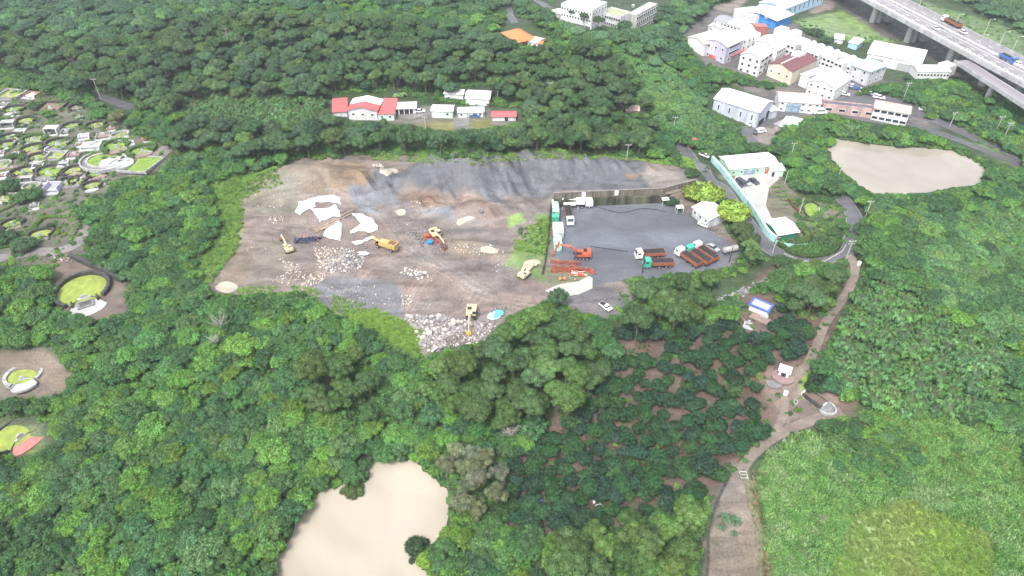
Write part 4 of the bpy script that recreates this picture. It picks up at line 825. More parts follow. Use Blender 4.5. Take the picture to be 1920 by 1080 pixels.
def rail(name, label, line, h, m, nr=3, sp=2.5, px=True, dz=0, r=.05, cat='fence'):
    g = [G(a, b) for a, b in line] if px else line; e = empty(name, (0, 0, 0), 0, label, cat)
    c = [np.array(q[:2]) for q in g]; pts = []
    for a, b in zip(c, c[1:]):
        n = max(1, int(np.linalg.norm(b-a)/sp)); pts += [a+(b-a)*k/n for k in range(n)]
    pts.append(c[-1]); z = terrain(np.array(pts)[:, 0], np.array(pts)[:, 1])+dz
    for p, q in zip(pts, z): MB().tube([(p[0], p[1], q-.1), (p[0], p[1], q+h)], r, 5).build('post', m, e)
    for k in range(nr): MB().tube([(p[0], p[1], q+h*(k+1)/nr-.05) for p, q in zip(pts, z)], r*.7, 4).build('rail', m, e)
    return e
rail('wire_fence', 'dark green wire fence with posts round the yard office', [(1268,388),(1285,402),(1310,420),(1332,432),(1342,438)], 2.2, FG, 5, 2)
rail('wire_fence', 'dark green netting frame on the turquoise wall above the road', [(1392,372),(1400,388),(1408,398)], 3.2, FG, 5, 1.5)
rail('roadside_railing', 'white railing on the outer side of the lower road bend', [(1470,478),(1500,492),(1545,492),(1578,474),(1585,462)], .8, TRIM, 2, 2)
rail('roadside_railing', 'red and white railing above the striped part of the village street', [(1795,233),(1830,250),(1870,272)], 1.0, REDP, 2, 2)
# ================================================================ yard furniture
def container(px, py, rz, L, col, label, roofc=None, h=2.6, w_=2.4, group=None):
    x, y, z = at(px, py); r = empty('shipping_container', (x, y, z), rz, label, 'container', group); b = MB()
    n = int(L/.3); prof = []
    b.box(0, 0, h/2, L, w_-.1, h)
    for i in range(n):
        for s in (-1, 1): b.box(-L/2+.15+.3*i, s*(w_/2-.02), h/2, .15, .08, h-.3)
    b.build('body', col, r); MB().box(0, 0, h+.04, L+.05, w_+.05, .09).build('roof', roofc or col, r)
    for s in (-1, 1): MB().box(L/2+.03, s*w_/4, h/2, .06, w_/2-.1, h-.25).build('door', col, r)
    return r
g_ = 'containers along the left side of the yard'
cg = mat('worn_green_white', (.38, .46, .42), .7, var=.3, scale=.6); cw = mat('worn_white_metal', (.62, .64, .63), .7, var=.12, scale=.8); cgr = mat('worn_green_metal', (.08, .38, .26), .6, var=.3, scale=.8); cmx = mat('green_white_peeling', (.40, .60, .52), .7, var=.4, scale=.9)
container(1041, 399, R(90), 8.5, cg, 'long worn grey green container at the top left corner of the yard', cmx, 2.6, 2.3, g_)
container(1041, 415, R(90), 3, cgr, 'short dark green container between the two long pale ones', group=g_)
container(1046, 438, R(90), 6, cw, 'white container with a frame, left of the orange excavator', cw, 2.5, 3.4, g_)
container(1045, 460, R(90), 6.5, cmx, 'container with peeling green and white roof nearest the orange excavator', cmx, 2.5, 2.6, g_)
# white drilling truck
x, y, z = at(1081, 388); r = empty('drilling_truck', (x, y, z), R(2), 'white drilling truck standing below the panel wall', 'truck'); wp = PCOL['white']
MB().box(0, 0, 1.0, 11, 1.2, .5).build('chassis', TYRE, r); MB().yprof([(3.0, .9), (3.0, 3.1), (5.4, 3.1), (5.6, 2.4), (5.6, .9)][::-1], -1.25, 1.25).build('cab', wp, r)
MB().box(1.2, 0, 2.4, 3.0, 2.4, 1.5).build('engine_housing', wp, r); b = MB(); 
b.tube([(-5.6, .3, 2.2), (3.2, .3, 3.4)], .32, 4)
b.build('boom', wp, r); MB().box(-2.6, -.5, 1.7, 4.2, 1.4, .8).build('winch_box', wp, r); MB().tube([(-4.9, .4, .3), (-4.9, .4, 3.4)], .25, 6).build('drill_mast', wp, r); MB().box(5.62, 0, 2.3, .06, 2.0, .8).build('windshield', CARG, r)
for px_ in (-4.3, -3.0, 1.8, 4.4):
    for sy in (-1.05, 1.05): wheel(r, px_, sy, .5, .35)
for sx in (-5.2, .3):
    for sy in (-1.5, 1.5): MB().tube([(sx, sy, 0), (sx, sy, 1.1)], .1, 5).build('outrigger', wp, r)
# excavators
def excavator(px, py, rz, turn, col, label, L1=4.2, L2=2.6, a1=50, a2=-55, s=1.0, bucket=None, bcol=None):
    x, y, z = at(px, py); r = empty('excavator', (x, y, z), R(rz), label, 'excavator'); r.scale = (s, s, s); T_ = R(turn)
    for sy in (-1.05, 1.05):
        MB().xprof([(0, 0)], 0, 0) if 0 else None
        prof = [(-1.9, .35), (-1.6, .02), (1.6, .02), (1.9, .35), (1.65, .72), (-1.65, .72)]
        t = MB().yprof(prof, sy-.27, sy+.27).build('track', TYRE, r)
        for i in range(4): MB().tube([(-1.3+.87*i, sy-.3, .33), (-1.3+.87*i, sy+.3, .33)], .2, 8).build('roller', HUB, t)
    MB().tube([(0, 0, .6), (0, 0, .95)], .8, 12).build('turntable', TYRE, r)
    def rt(o): o.rotation_euler = (0, 0, T_); return o
    b = MB().add([(-2.3, -1.25, .95), (1.1, -1.25, .95), (1.1, 1.25, .95), (-2.3, 1.25, .95), (-2.3, -1.25, 1.7), (1.1, -1.25, 1.5), (1.1, 1.25, 1.5), (-2.3, 1.25, 1.7)], [(0,3,2,1),(4,5,6,7),(0,1,5,4),(1,2,6,5),(2,3,7,6),(3,0,4,7)])
    ho = rt(b.build('house', col, r)); w = MB().box(-1.75, 0, 1.55, 1.0, 2.54, .9, tx=.85, ty=.95).build('counterweight', col, r); rt(w)
    MB().box(-.9, -.5, 1.75, .9, 1.0, .25).build('engine_cover', TYRE, ho)
    c = rt(MB().box(.55, .82, 1.75, 1.3, .85, 1.5, tx=.8).build('cab', col, r)); MB().box(.62, .82, 2.0, 1.2, .9, .7, tx=.85).build('window', CARG, c)
    A1, A2 = R(a1), R(a2); p0 = Vector((.9, -.1, 1.3)); p1 = p0+Vector((math.cos(A1), 0, math.sin(A1)))*L1*.5; dA = R(a1-32); p2 = p1+Vector((math.cos(dA), 0, math.sin(dA)))*L1*.55; p3 = p2+Vector((math.cos(A2), 0, math.sin(A2)))*L2
    rt(MB().tube([p0, p1, p2], [.24, .33, .2], 4).build('boom', col, r)); rt(MB().tube([p2-(p3-p2)*.18, p3], [.24, .14], 4).build('stick', col, r))
    rt(MB().tube([p0+Vector((.5, 0, -.2)), p1+Vector((.1, 0, -.1))], .09, 6).build('boom_cylinder', HUB, r))
    q = p3; bk = MB().yprof([(q.x-.5, q.z+.15), (q.x+.25, q.z+.2), (q.x+.4, q.z-.35), (q.x+.1, q.z-.85), (q.x-.45, q.z-.75), (q.x-.75, q.z-.3)][::-1], q.y-.55, q.y+.55)
    rt(bk.build('bucket', bcol or col, r)); return r
CR, OY, ORG = PCOL['cream'], PCOL['oldyellow'], PCOL['orange']
RB = mat('rust_brown', (.20, .10, .06), .9, var=.3, scale=2)
excavator(541, 470, 120, 5, CR, 'small pale yellow excavator at the left of the quarry with boom pointing back left', 4.6, 3.0, 45, -50, bcol=RB, s=.95)
excavator(817, 444, -60, 0, CR, 'cream excavator in the middle of the scrap, arm reaching down right', 4.8, 3.6, 25, -40, bcol=RB, s=1.1)
excavator(884, 592, -92, 0, CR, 'cream excavator on the boulder pile with an orange bucket toward the viewer', 4.8, 3.0, 40, -60, bcol=PCOL['lorange'], s=1.15)
excavator(984, 518, 55, 0, mat('faded_cream_paint', (.66, .58, .36), .6, var=.2, scale=1.5), 'faded cream excavator in weeds beside the small muddy puddle', 3.4, 2.0, 35, -30, s=1.0)
excavator(1090, 482, 178, 0, ORG, 'bright orange excavator in the yard with its arm stretched to the left', 5.4, 4.6, 42, -72, s=1.3)
# yellow mobile crusher
x, y, z = at(725, 466); r = empty('mobile_crusher', (x, y, z), R(-28), 'dirty yellow mobile crusher standing in the middle of the quarry', 'crusher'); r.scale = (1.05,)*3
MB().box(0, 0, 1.1, 8, 1.6, .5).build('chassis', OY, r); MB().box(2.6, 0, 2.2, 2.6, 2.3, 1.7, tx=1.15, ty=1.1).build('hopper', OY, r); MB().box(2.6, 0, 3.08, 2.3, 2.0, .05).build('hopper_bed', RB, r)
MB().box(.2, 0, 2.0, 1.8, 2.1, 1.3).build('crusher_box', OY, r); MB().box(-1.6, .2, 1.9, 1.4, 1.7, 1.1).build('engine_box', OY, r); MB().tube([(-1.4, 0, 1.6), (-5.2, 0, 2.9)], .42, 4).build('conveyor', OY, r); MB().box(-3.2, 0, 1.1, 1.2, 2.2, .5).build('frame', RB, r)
for sx in (-2.6, 2.4):
    for sy in (-.95, .95): wheel(r, sx, sy, .55, .4)
for sy in (-1.1, 1.1): MB().tube([(1.2, sy, 2.7), (3.9, sy, 2.7)], .06, 4).build('handrail', OY, r)
# ---- scrap
def scrap(name, px, py, label, cat, m, parts, rz=0, s=1.0, seed=0, group=None):
    x, y, z = at(px, py); r = empty(name, (x, y, z), R(rz), label, cat, group); r.scale = (s, s, s)
    for nm, fn, mm in parts: fn(MB()).build(nm, mm, r)
    return r
BLK = mat('blue_black_metal', (.05, .06, .12), .5, .3, var=.4, scale=1.5); BLU = mat('bright_blue_sheet', (.02, .22, .55), .6); RUST = mat('rust_metal', (.24, .10, .06), .9, var=.35, scale=2)
def jumble(seed, n, L, Wd, hh):
    def f(b):
        g = random.Random(seed)
        for i in range(n):
            a = Vector((g.uniform(-L, L), g.uniform(-Wd, Wd), g.uniform(.1, hh))); d = Vector((g.uniform(-1.2, 1.2), g.uniform(-.7, .7), g.uniform(-.2, .4))); b.tube([tuple(a-d), tuple(a+d)], g.uniform(.05, .16), 4)
        return b
    return f
scrap('scrap_heap', 578, 452, 'dark blue black heap of scrapped machinery beside the pale yellow excavator', 'scrap', BLK, [('beams', jumble(1, 46, 4.2, 1.1, 1.4), BLK), ('core', lambda b: b.box(-.4, 0, .6, 6.5, 1.7, 1.1, tx=.6, ty=.6), BLK), ('rusty_beams', jumble(2, 12, 3.6, 1.0, 1.7), RUST)], 12)
scrap('scrap_heap', 812, 452, 'mixed scrap heap with red parts beside the cream excavator', 'scrap', RUST, [('beams', jumble(3, 34, 3.0, 1.6, 1.2), RUST), ('red_parts', jumble(4, 18, 2.6, 1.6, 1.1), REDP)], -50)
scrap('broken_engine', 832, 466, 'rusty broken engine block at the lower end of the mixed scrap', 'engine', RUST, [('block', lambda b: b.box(0, 0, .7, 2.2, 1.5, 1.3, tx=.8), RUST), ('pipes', jumble(5, 14, 1.2, .8, 1.5), BLK)], -50)
scrap('tool_shed', 800, 446, 'small red box in the middle of the mixed scrap', 'box', REDP, [('body', lambda b: b.box(0, 0, .55, 1.6, 1.2, 1.1), REDP), ('lid', lambda b: b.box(0, 0, 1.15, 1.7, 1.3, .1), PCOL['orange'])], 30)
scrap('plastic_tub', 806, 457, 'bright blue tub lying in the mixed scrap', 'tub', BLU, [('tub', lambda b: b.tube([(0, 0, 0), (0, 0, .9)], [.8, 1.0], 10), BLU), ('rim', lambda b: b.tube([(0, 0, .88), (0, 0, .98)], 1.06, 10), BLU)])
def torus(R_, r_, n=14, k=7):
    b = MB(); vs = [((R_+r_*math.cos(6.283*j/k))*math.cos(6.283*i/n), (R_+r_*math.cos(6.283*j/k))*math.sin(6.283*i/n), r_*math.sin(6.283*j/k)+r_) for i in range(n) for j in range(k)]
    b.add(vs, [(i*k+j, ((i+1) % n)*k+j, ((i+1) % n)*k+(j+1) % k, i*k+(j+1) % k) for i in range(n) for j in range(k)]); return b
TYL = mat('dusty_tyre', (.16, .16, .165), .9); tm = torus(.5, .2).mesh('tyre'); tm.materials.append(TYL); tm.polygons.foreach_set('use_smooth', [True]*len(tm.polygons))
for px, py, lb, tl in ((776,438,'old dusty tyre lying in the string beside the mixed scrap',0),(782,445,'old dusty tyre lying in the string beside the mixed scrap',0),(786,450,'old dusty tyre lying in the string beside the mixed scrap',.3),(790,456,'old dusty tyre lying in the string beside the mixed scrap',0),(771,433,'old dusty tyre lying in the string beside the mixed scrap',.2),(684,464,'single tyre lying on open ground left of the yellow crusher',0),(902,396,'single pale tyre on the slope above the small puddle',.1)):
    x, y, z = at(px, py); o = bpy.data.objects.new('old_tyre', tm); COL.objects.link(o); o.location = (x, y, z); o.rotation_euler = (tl, 0, 0); o.scale = (1.2,)*3; tag(o, lb, 'tyre', 'tyres by the mixed scrap' if 'string' in lb else None)
# ---- orange boom sections
ORGD = mat('rusty_orange_paint', (.34, .07, .035), .8, var=.3, scale=1.2, dirt=.35)
def boomsec(px, py, rz, L, label, g=ORGD):
    x, y, z = at(px, py); r = empty('boom_section', (x, y, z), R(rz), label, 'boom section', 'orange boom sections lying in the yard corner'); b = MB()
    for sy in (-.35, .35):
        for sz in (.1, .75): b.box(0, sy, sz, L, .16, .16)
    r2 = b.build('chord', g, r); r2.name = 'chords'; c = MB(); n = int(L/.8)
    for i in range(n):
        x0, x1 = -L/2+L*i/n, -L/2+L*(i+1)/n
        for sy in (-.35, .35): c.tube([(x0, sy, .1), (x1, sy, .75)] if i % 2 else [(x0, sy, .75), (x1, sy, .1)], .06, 4)
    c.build('lattice', g, r); MB().box(L/2+.2, 0, .45, .5, 1.0, .8).build('end_plate', g, r)
boomsec(1058, 494, -6, 9, 'long orange boom section lying nearest the orange excavator'); boomsec(1062, 505, -8, 9, 'long orange boom section, second down from the orange excavator'); boomsec(1088, 506, -14, 7, 'orange boom section lying at the right of the pile'); boomsec(1050, 510, 3, 6, 'orange boom section at the lower left of the pile')
scrap('scrap_heap', 1086, 515, 'small heap of orange and pale parts at the end of the boom sections', 'scrap', ORG, [('parts', jumble(7, 26, 2.2, .9, .9), ORG), ('pale_parts', jumble(8, 12, 2.0, .8, .9), TRIM)])
scrap('hydraulic_breaker', 1110, 512, 'lone red machine attachment standing in the yard', 'attachment', REDP, [('body', lambda b: b.box(0, 0, .6, 1.4, .8, 1.0, tx=.6), REDP), ('arm', lambda b: b.tube([(-.3, 0, .8), (-.5, 0, 1.6)], .15, 6), REDP), ('plate', lambda b: b.box(.9, 0, .25, .9, .5, .4), RUST)], -30)
for k, px in enumerate((1050, 1058)):
    x, y, z = at(px, 524); o = MB().tube([(0, -.5, .55), (0, .5, .55)], .55, 12).build('cable_drum', mat('orange_brown_drum', (.38, .20, .11), .9) if k == 0 else bpy.data.materials['orange_brown_drum']); o.location = (x, y, z); o.rotation_euler = (.5, 0, .4); tag(o, ['left','right'][k]+' one of two round orange brown drums below the boom sections', 'drum')
x, y, z = at(1368, 474); r = empty('tank_trailer', (x, y, z), R(18), 'dusty grey tank trailer at the right end of the yard', 'trailer'); MB().tube([(-2.6, 0, 1.5), (-2.4, 0, 1.5), (2.4, 0, 1.5), (2.6, 0, 1.5)], [.6, .95, .95, .6], 14).build('tank', mat('dusty_tank', (.38, .36, .34), .6, .2), r); MB().box(0, 0, .7, 5.2, .9, .25).build('frame', TYRE, r)
for sx in (-1.6, -.4):
    for sy in (-.8, .8): wheel(r, sx, sy, .45, .3)
def cage(px, py, label, s=2.2):
    x, y, z = at(px, py); e = empty('cage', (x, y, z), .1, label, 'cage')
    b = MB()
    for sx in (-.5, .5):
        for sy in (-.4, .4): MB().box(sx*s, sy*s, s/2, .1, .1, s).build('post', TRIM, e)
    MB().box(0, 0, s+.05, s*1.15, s*.95, .1).build('roof', cw, e); MB().box(0, .4*s, s*.5, s*.9, .05, s*.9).build('mesh_panel', FG, e)
cage(1246, 383, 'small white framed cage at the foot of the mossy wall'); cage(1273, 398, 'small white framed cage at the corner of the green wire fence')
HOSE = mat('black_hose', (.03, .03, .03), .7)
for ln, lb in (([(1108,462),(1130,466),(1155,469),(1178,472)], 'thin black hose lying across the yard right of the orange excavator'), ([(1112,386),(1145,396),(1170,399),(1200,392),(1225,393),(1250,398)], 'black hose winding along the foot of the mossy wall')):
    c = catmull([G(a, b)[:2] for a, b in ln], 5); o = MB().tube([(q[0], q[1], hz(*q)+.15) for q in c], .09, 5).build('hose', HOSE); tag(o, lb, 'hose')
# ================================================================ quarry: sheets, timber, rocks
def tarp(name, pts, label, m, cat='tarpaulin', lift=.18, step=.7, th=.06):
    g = [G(a, b)[:2] for a, b in pts]; line = []
    gg = random.Random(int(pts[0][0]))
    for a_, b_ in zip(g, g[1:]+[g[0]]):
        for q_ in range(3): line.append((a_[0]+(b_[0]-a_[0])*q_/3+gg.uniform(-.18, .18), a_[1]+(b_[1]-a_[1])*q_/3+gg.uniform(-.3, .3)))
    o = drape(name, line, m, dz=lift, step=step, px=False); me = o.data
    co = np.empty(len(me.vertices)*3); me.vertices.foreach_get('co', co); co = co.reshape(-1, 3)
    co[:, 2] += (fbm(co[:, 0]*.9, co[:, 1]*1.3, 3, 44)-.4)*.45+.1; me.vertices.foreach_set('co', co.ravel())
    md = o.modifiers.new('thickness', 'SOLIDIFY'); md.thickness = th; tag(o, label, cat); return o
WT = mat('white_tarpaulin', (.62, .64, .66), .55, var=.06, scale=.8, bump=.3)
tarp('white_tarpaulin', [(553,397),(560,380),(588,371),(620,366),(638,370),(640,384),(622,380),(590,380),(592,390),(576,394),(562,405)], 'white sheet forming the upper arc over the sandy heap', WT)
tarp('white_tarpaulin', [(582,393),(600,392),(618,390),(630,384),(638,396),(638,408),(622,408),(612,412),(600,418),(597,410),(590,400)], 'torn white sheet with a pointed lower end under the upper arc', WT)
tarp('white_tarpaulin', [(634,412),(641,420),(640,440),(638,452),(625,450),(607,443),(612,428)], 'white triangular sheet reaching down to the timber poles', WT)
tarp('white_tarpaulin', [(660,402),(680,402),(697,410),(708,424),(708,432),(695,438),(680,434),(668,434),(658,440),(656,434),(668,427),(677,420),(668,410)], 'white curved sheet, rightmost of the large ones', WT)
tarp('white_tarpaulin', [(660,455),(676,452),(690,446),(702,444),(698,449),(684,455),(668,461)], 'narrow white strip of sheet above the lone tyre', WT, th=.04)
tarp('white_tarpaulin', [(672,473),(684,472),(694,477),(686,480),(674,479)], 'small white scrap of sheet below the lone tyre', WT)
tarp('turquoise_tarpaulin', [(926,586),(936,584),(944,590),(936,598),(924,602),(914,598),(915,590)], 'pale left half of the turquoise sheet by the boulders', mat('pale_turquoise_sheet', (.45, .66, .68), .5, bump=.3))
tarp('turquoise_tarpaulin', [(930,584),(944,585),(944,593),(932,597),(924,600),(926,591)], 'bright turquoise sheet bundled beside the boulders', mat('turquoise_sheet', (.12, .50, .55), .5, var=.2, bump=.3), lift=.5)
TIM = mat('pale_timber', (.40, .30, .22), .85, var=.25, scale=2)
for i, (a, b) in enumerate([((590,434),(632,412)),((592,437),(640,411)),((600,434),(634,418)),((612,409),(644,396)),((640,407),(664,394)),((644,410),(660,402))]):
    p, q = G(*a), G(*b); o = MB().tube([(p[0], p[1], p[2]+.35+.1*(i % 3)), (q[0], q[1], q[2]+.4)], .2, 7).build('timber_pole', TIM); tag(o, 'long pale timber pole lying between the white sheets', 'pole', 'timber poles between the white sheets')
rockm = {'grey': mat('grey_boulder', (.27, .245, .245), .9, var=.3, scale=.8), 'tan': mat('tan_rock', (.36, .30, .24), .9, var=.28, scale=.8), 'pale': mat('pale_rock', (.48, .44, .40), .9, var=.2, scale=.8), 'dark': mat('dark_slate_rock', (.20, .20, .205), .9, var=.3, scale=.8)}
rmesh = {}
for k, mm in rockm.items():
    rmesh[k] = []
    for i in range(6):
        b = MB(); v, f = ico(2); g = np.random.default_rng(900+i); vv = np.array(v); 
        for q in range(9):
            n = g.normal(size=3); n /= np.linalg.norm(n); d = vv@n; lim = g.uniform(.55, .85); vv = vv-np.outer(np.clip(d-lim, 0, None), n)
        vv = vv*(1, g.uniform(.7, .95), g.uniform(.6, .85))+np.array((0, 0, .35)); me = b.add([tuple(p) for p in vv], f).mesh('boulder'); me.materials.append(mm); rmesh[k].append(me)
PILES_ = [ # outline, spacing m, size range, individual budget, kinds, label
 ([(765,590),(800,590),(850,598),(900,606),(935,600),(915,625),(885,612),(868,625),(840,625),(835,650),(820,660),(790,655),(785,625),(765,602)], .95, (.38,.95), 170, ['grey','grey','pale'], 'grey boulder in the big pile at the front edge of the quarry', 'boulders of the big front pile'),
 ([(868,640),(890,628),(915,615),(905,645),(875,655)], 1.0, (.35,.75), 20, ['grey','pale'], 'grey boulder in the short row of rocks right of the orange bucket', 'boulders right of the orange bucket'),
 ([(755,503),(775,500),(800,512),(803,520),(775,522),(755,518)], .95, (.3,.6), 22, ['dark','pale'], 'dark and pale boulder in the small pile at the centre of the quarry', 'boulders of the small central pile'),
 ([(752,556),(768,549),(776,552),(770,570),(754,573)], .9, (.3,.55), 16, ['pale','tan'], 'pale boulder in the small pile above the big front pile', 'boulders of the little pale pile'),
 ([(930,579),(942,576),(950,581),(944,586),(932,585)], .9, (.35,.6), 8, ['dark'], 'dark boulder above the turquoise sheet', 'dark boulders above the turquoise sheet'),
 ([(698,309),(712,305),(722,312),(716,321),(700,319)], .9, (.35,.6), 18, ['pale'], 'whitish stone in the small heap at the back of the quarry', 'whitish stones at the back of the quarry'),
 ([(625,480),(650,468),(682,480),(678,500),(655,512),(632,510),(612,508)], .85, (.28,.6), 40, ['grey','pale','dark'], 'grey rock in the right half of the wide rock spread left of centre', 'rocks in the grey half of the wide rock spread'),
]
small = []
def inpoly_pts(poly, sp, seed):
    g = np.random.default_rng(seed); w_ = [G(a, b)[:2] for a, b in poly]; a = np.array(w_); out = []
    gx, gy = np.meshgrid(np.arange(a[:, 0].min(), a[:, 0].max(), sp), np.arange(a[:, 1].min(), a[:, 1].max(), sp)); gx = (gx+g.uniform(-.45, .45, gx.shape)*sp).ravel(); gy = (gy+g.uniform(-.45, .45, gy.shape)*sp).ravel()
    m = sdist(gx, gy, w_)+(fbm(gx/2, gy/2, 2, seed)-.45)*2.5 < 0; gx, gy = gx[m], gy[m]; return gx, gy, terrain(gx, gy), g
for k, (poly, sp, (r0, r1), bud, kinds, lb, grp) in enumerate(PILES_):
    gx, gy, gz, g = inpoly_pts(poly, sp, 700+k); r = r0+(r1-r0)*g.random(len(gx))**2; o_ = np.argsort(-r)
    for j, i in enumerate(o_):
        kd = kinds[g.integers(len(kinds))]
        if j < bud:
            o = bpy.data.objects.new('boulder', rmesh[kd][g.integers(6)]); COL.objects.link(o); o.location = (gx[i], gy[i], gz[i]-.1*r[i]); o.rotation_euler = (g.uniform(-.4, .4), g.uniform(-.4, .4), g.uniform(0, 6.3)); o.scale = (r[i]*1.15,)*3; tag(o, lb, 'boulder', grp)
        else: small.append((gx[i], gy[i], gz[i]-.05, r[i]*1.1, kd))
SP_ = [([(770,425),(850,430),(860,480),(790,470)], 1.2, (.12,.34), ['dark','grey','tan']), ([(560,436),(600,440),(600,465),(555,465)], 1.0, (.12,.3), ['dark','tan']), ([(700,420),(780,400),(830,420),(740,460)], 2.0, (.1,.25), ['pale','grey']), ([(1035,498),(1100,500),(1105,522),(1035,522)], 1.2, (.12,.3), ['dark','tan']), ([(900,480),(960,490),(1000,520),(940,520)], 1.8, (.1,.25), ['pale','grey']),([(590,462),(640,466),(655,478),(625,500),(600,530),(560,548),(575,520),(600,500)], .62, (.18,.45), ['tan','tan','pale']), ([(520,480),(560,500),(575,520),(545,532),(510,528),(540,510)], .75, (.16,.4), ['tan','pale']), ([(505,408),(530,405),(534,416),(515,420)], .8, (.2,.4), ['tan','pale']),
 ([(840,462),(880,456),(920,458),(950,476),(905,478),(860,472)], 1.1, (.18,.42), ['tan','pale']), ([(765,372),(812,376),(815,402),(775,402)], 1.3, (.15,.38), ['pale','dark','tan']), ([(560,440),(592,442),(590,448),(565,448)], .8, (.2,.4), ['tan']), ([(600,540),(700,530),(745,560),(740,590),(660,585),(610,570)], 1.25, (.10,.3), ['pale','dark','grey']),
 ([(470,330),(600,330),(640,360),(560,380),(470,400),(450,450),(520,470),(440,500),(430,450)], 2.0, (.1,.26), ['tan','pale']), ([(760,600),(800,640),(830,660),(900,650),(930,606),(860,600)], .85, (.2,.4), ['grey','pale','dark']), ([(640,460),(690,480),(670,515),(640,512),(620,495)], .6, (.15,.32), ['grey','dark','pale']), ([(690,490),(950,500),(1000,560),(850,590),(760,560)], 3.6, (.08,.2), ['pale','tan']), ([(1385,548),(1405,536),(1465,505),(1472,512),(1410,548),(1352,572),(1345,562)], .62, (.3,.55), ['dark','grey']), ([(95,480),(155,478),(160,490),(110,492)], .9, (.15,.35), ['pale']), ([(1560,480),(1600,520),(1600,505)], 2, (.1, .2), ['pale'])]
for k, (poly, sp, (r0, r1), kinds) in enumerate(SP_):
    gx, gy, gz, g = inpoly_pts(poly, sp, 800+k)
    for i in range(len(gx)): small.append((gx[i], gy[i], gz[i]-.03, r0+(r1-r0)*g.random()**1.6, kinds[g.integers(len(kinds))]))
for kd, lb in (('tan', 'tan rubble strewn over the left half of the quarry'), ('pale', 'pale small rocks and rubble strewn over the quarry'), ('dark', 'dark slate rubble strewn over the quarry and old stone bank'), ('grey', 'grey rubble filling in between the boulders')):
    V, Fq = [], []; vv, ff = ico(1); vv = np.array(vv); ff = np.array(ff); n = 0; g = np.random.default_rng(5)
    for x, y, z, r, q in small:
        if q != kd: continue
        p = vv*(1+g.uniform(-.28, .22, (len(vv), 1)))*np.array((r, r*g.uniform(.6, 1), r*.7))*1.15; a = g.uniform(0, 6.28); c, s = math.cos(a), math.sin(a); p = np.column_stack([p[:, 0]*c-p[:, 1]*s, p[:, 0]*s+p[:, 1]*c, p[:, 2]])+(x, y, z+r*.3)
        V.append(p); Fq.append(ff+n); n += len(vv)
    o = bpy.data.objects.new('rubble', quadmesh('rubble', np.vstack(V), np.vstack(Fq), rockm[kd])); COL.objects.link(o); tag(o, lb, 'rubble', kind='stuff')
# ================================================================ graves
KERB = mat('dark_kerb_with_shade', (.06, .058, .055), .85, var=.3, scale=1); KERBL = mat('pale_kerb_stone', (.34, .34, .335), .8, var=.25, scale=1); KERBR = mat('reddish_kerb', (.36, .2, .17), .85, var=.2, scale=1); KERBG = mat('hedge_green', (.05, .11, .025), .9, var=.4, scale=4)  # dark kerb colour deepened to stand in for the ring walls' shadows
LAWN = mat('mown_lawn', (.17, .26, .045), .95, var=.14, scale=.7, bump=.3); LAWN2 = mat('yellowish_lawn', (.23, .28, .06), .95, var=.14, scale=.7); SOIL = mat('bare_grave_soil', (.2, .14, .1), .95); STONE = mat('grey_granite', (.42, .42, .43), .6, var=.15, scale=3); PLZ = {'grey': mat('plaza_grey', (.18, .178, .18), .7, var=.12), 'pink': mat('plaza_pink', (.24, .17, .155), .7, var=.12), 'white': mat('plaza_white', (.36, .36, .36), .7, var=.08), 'dark': mat('plaza_dark', (.2, .195, .2), .7, var=.2), 'red': mat('plaza_red', (.36, .16, .14), .7, var=.1)}
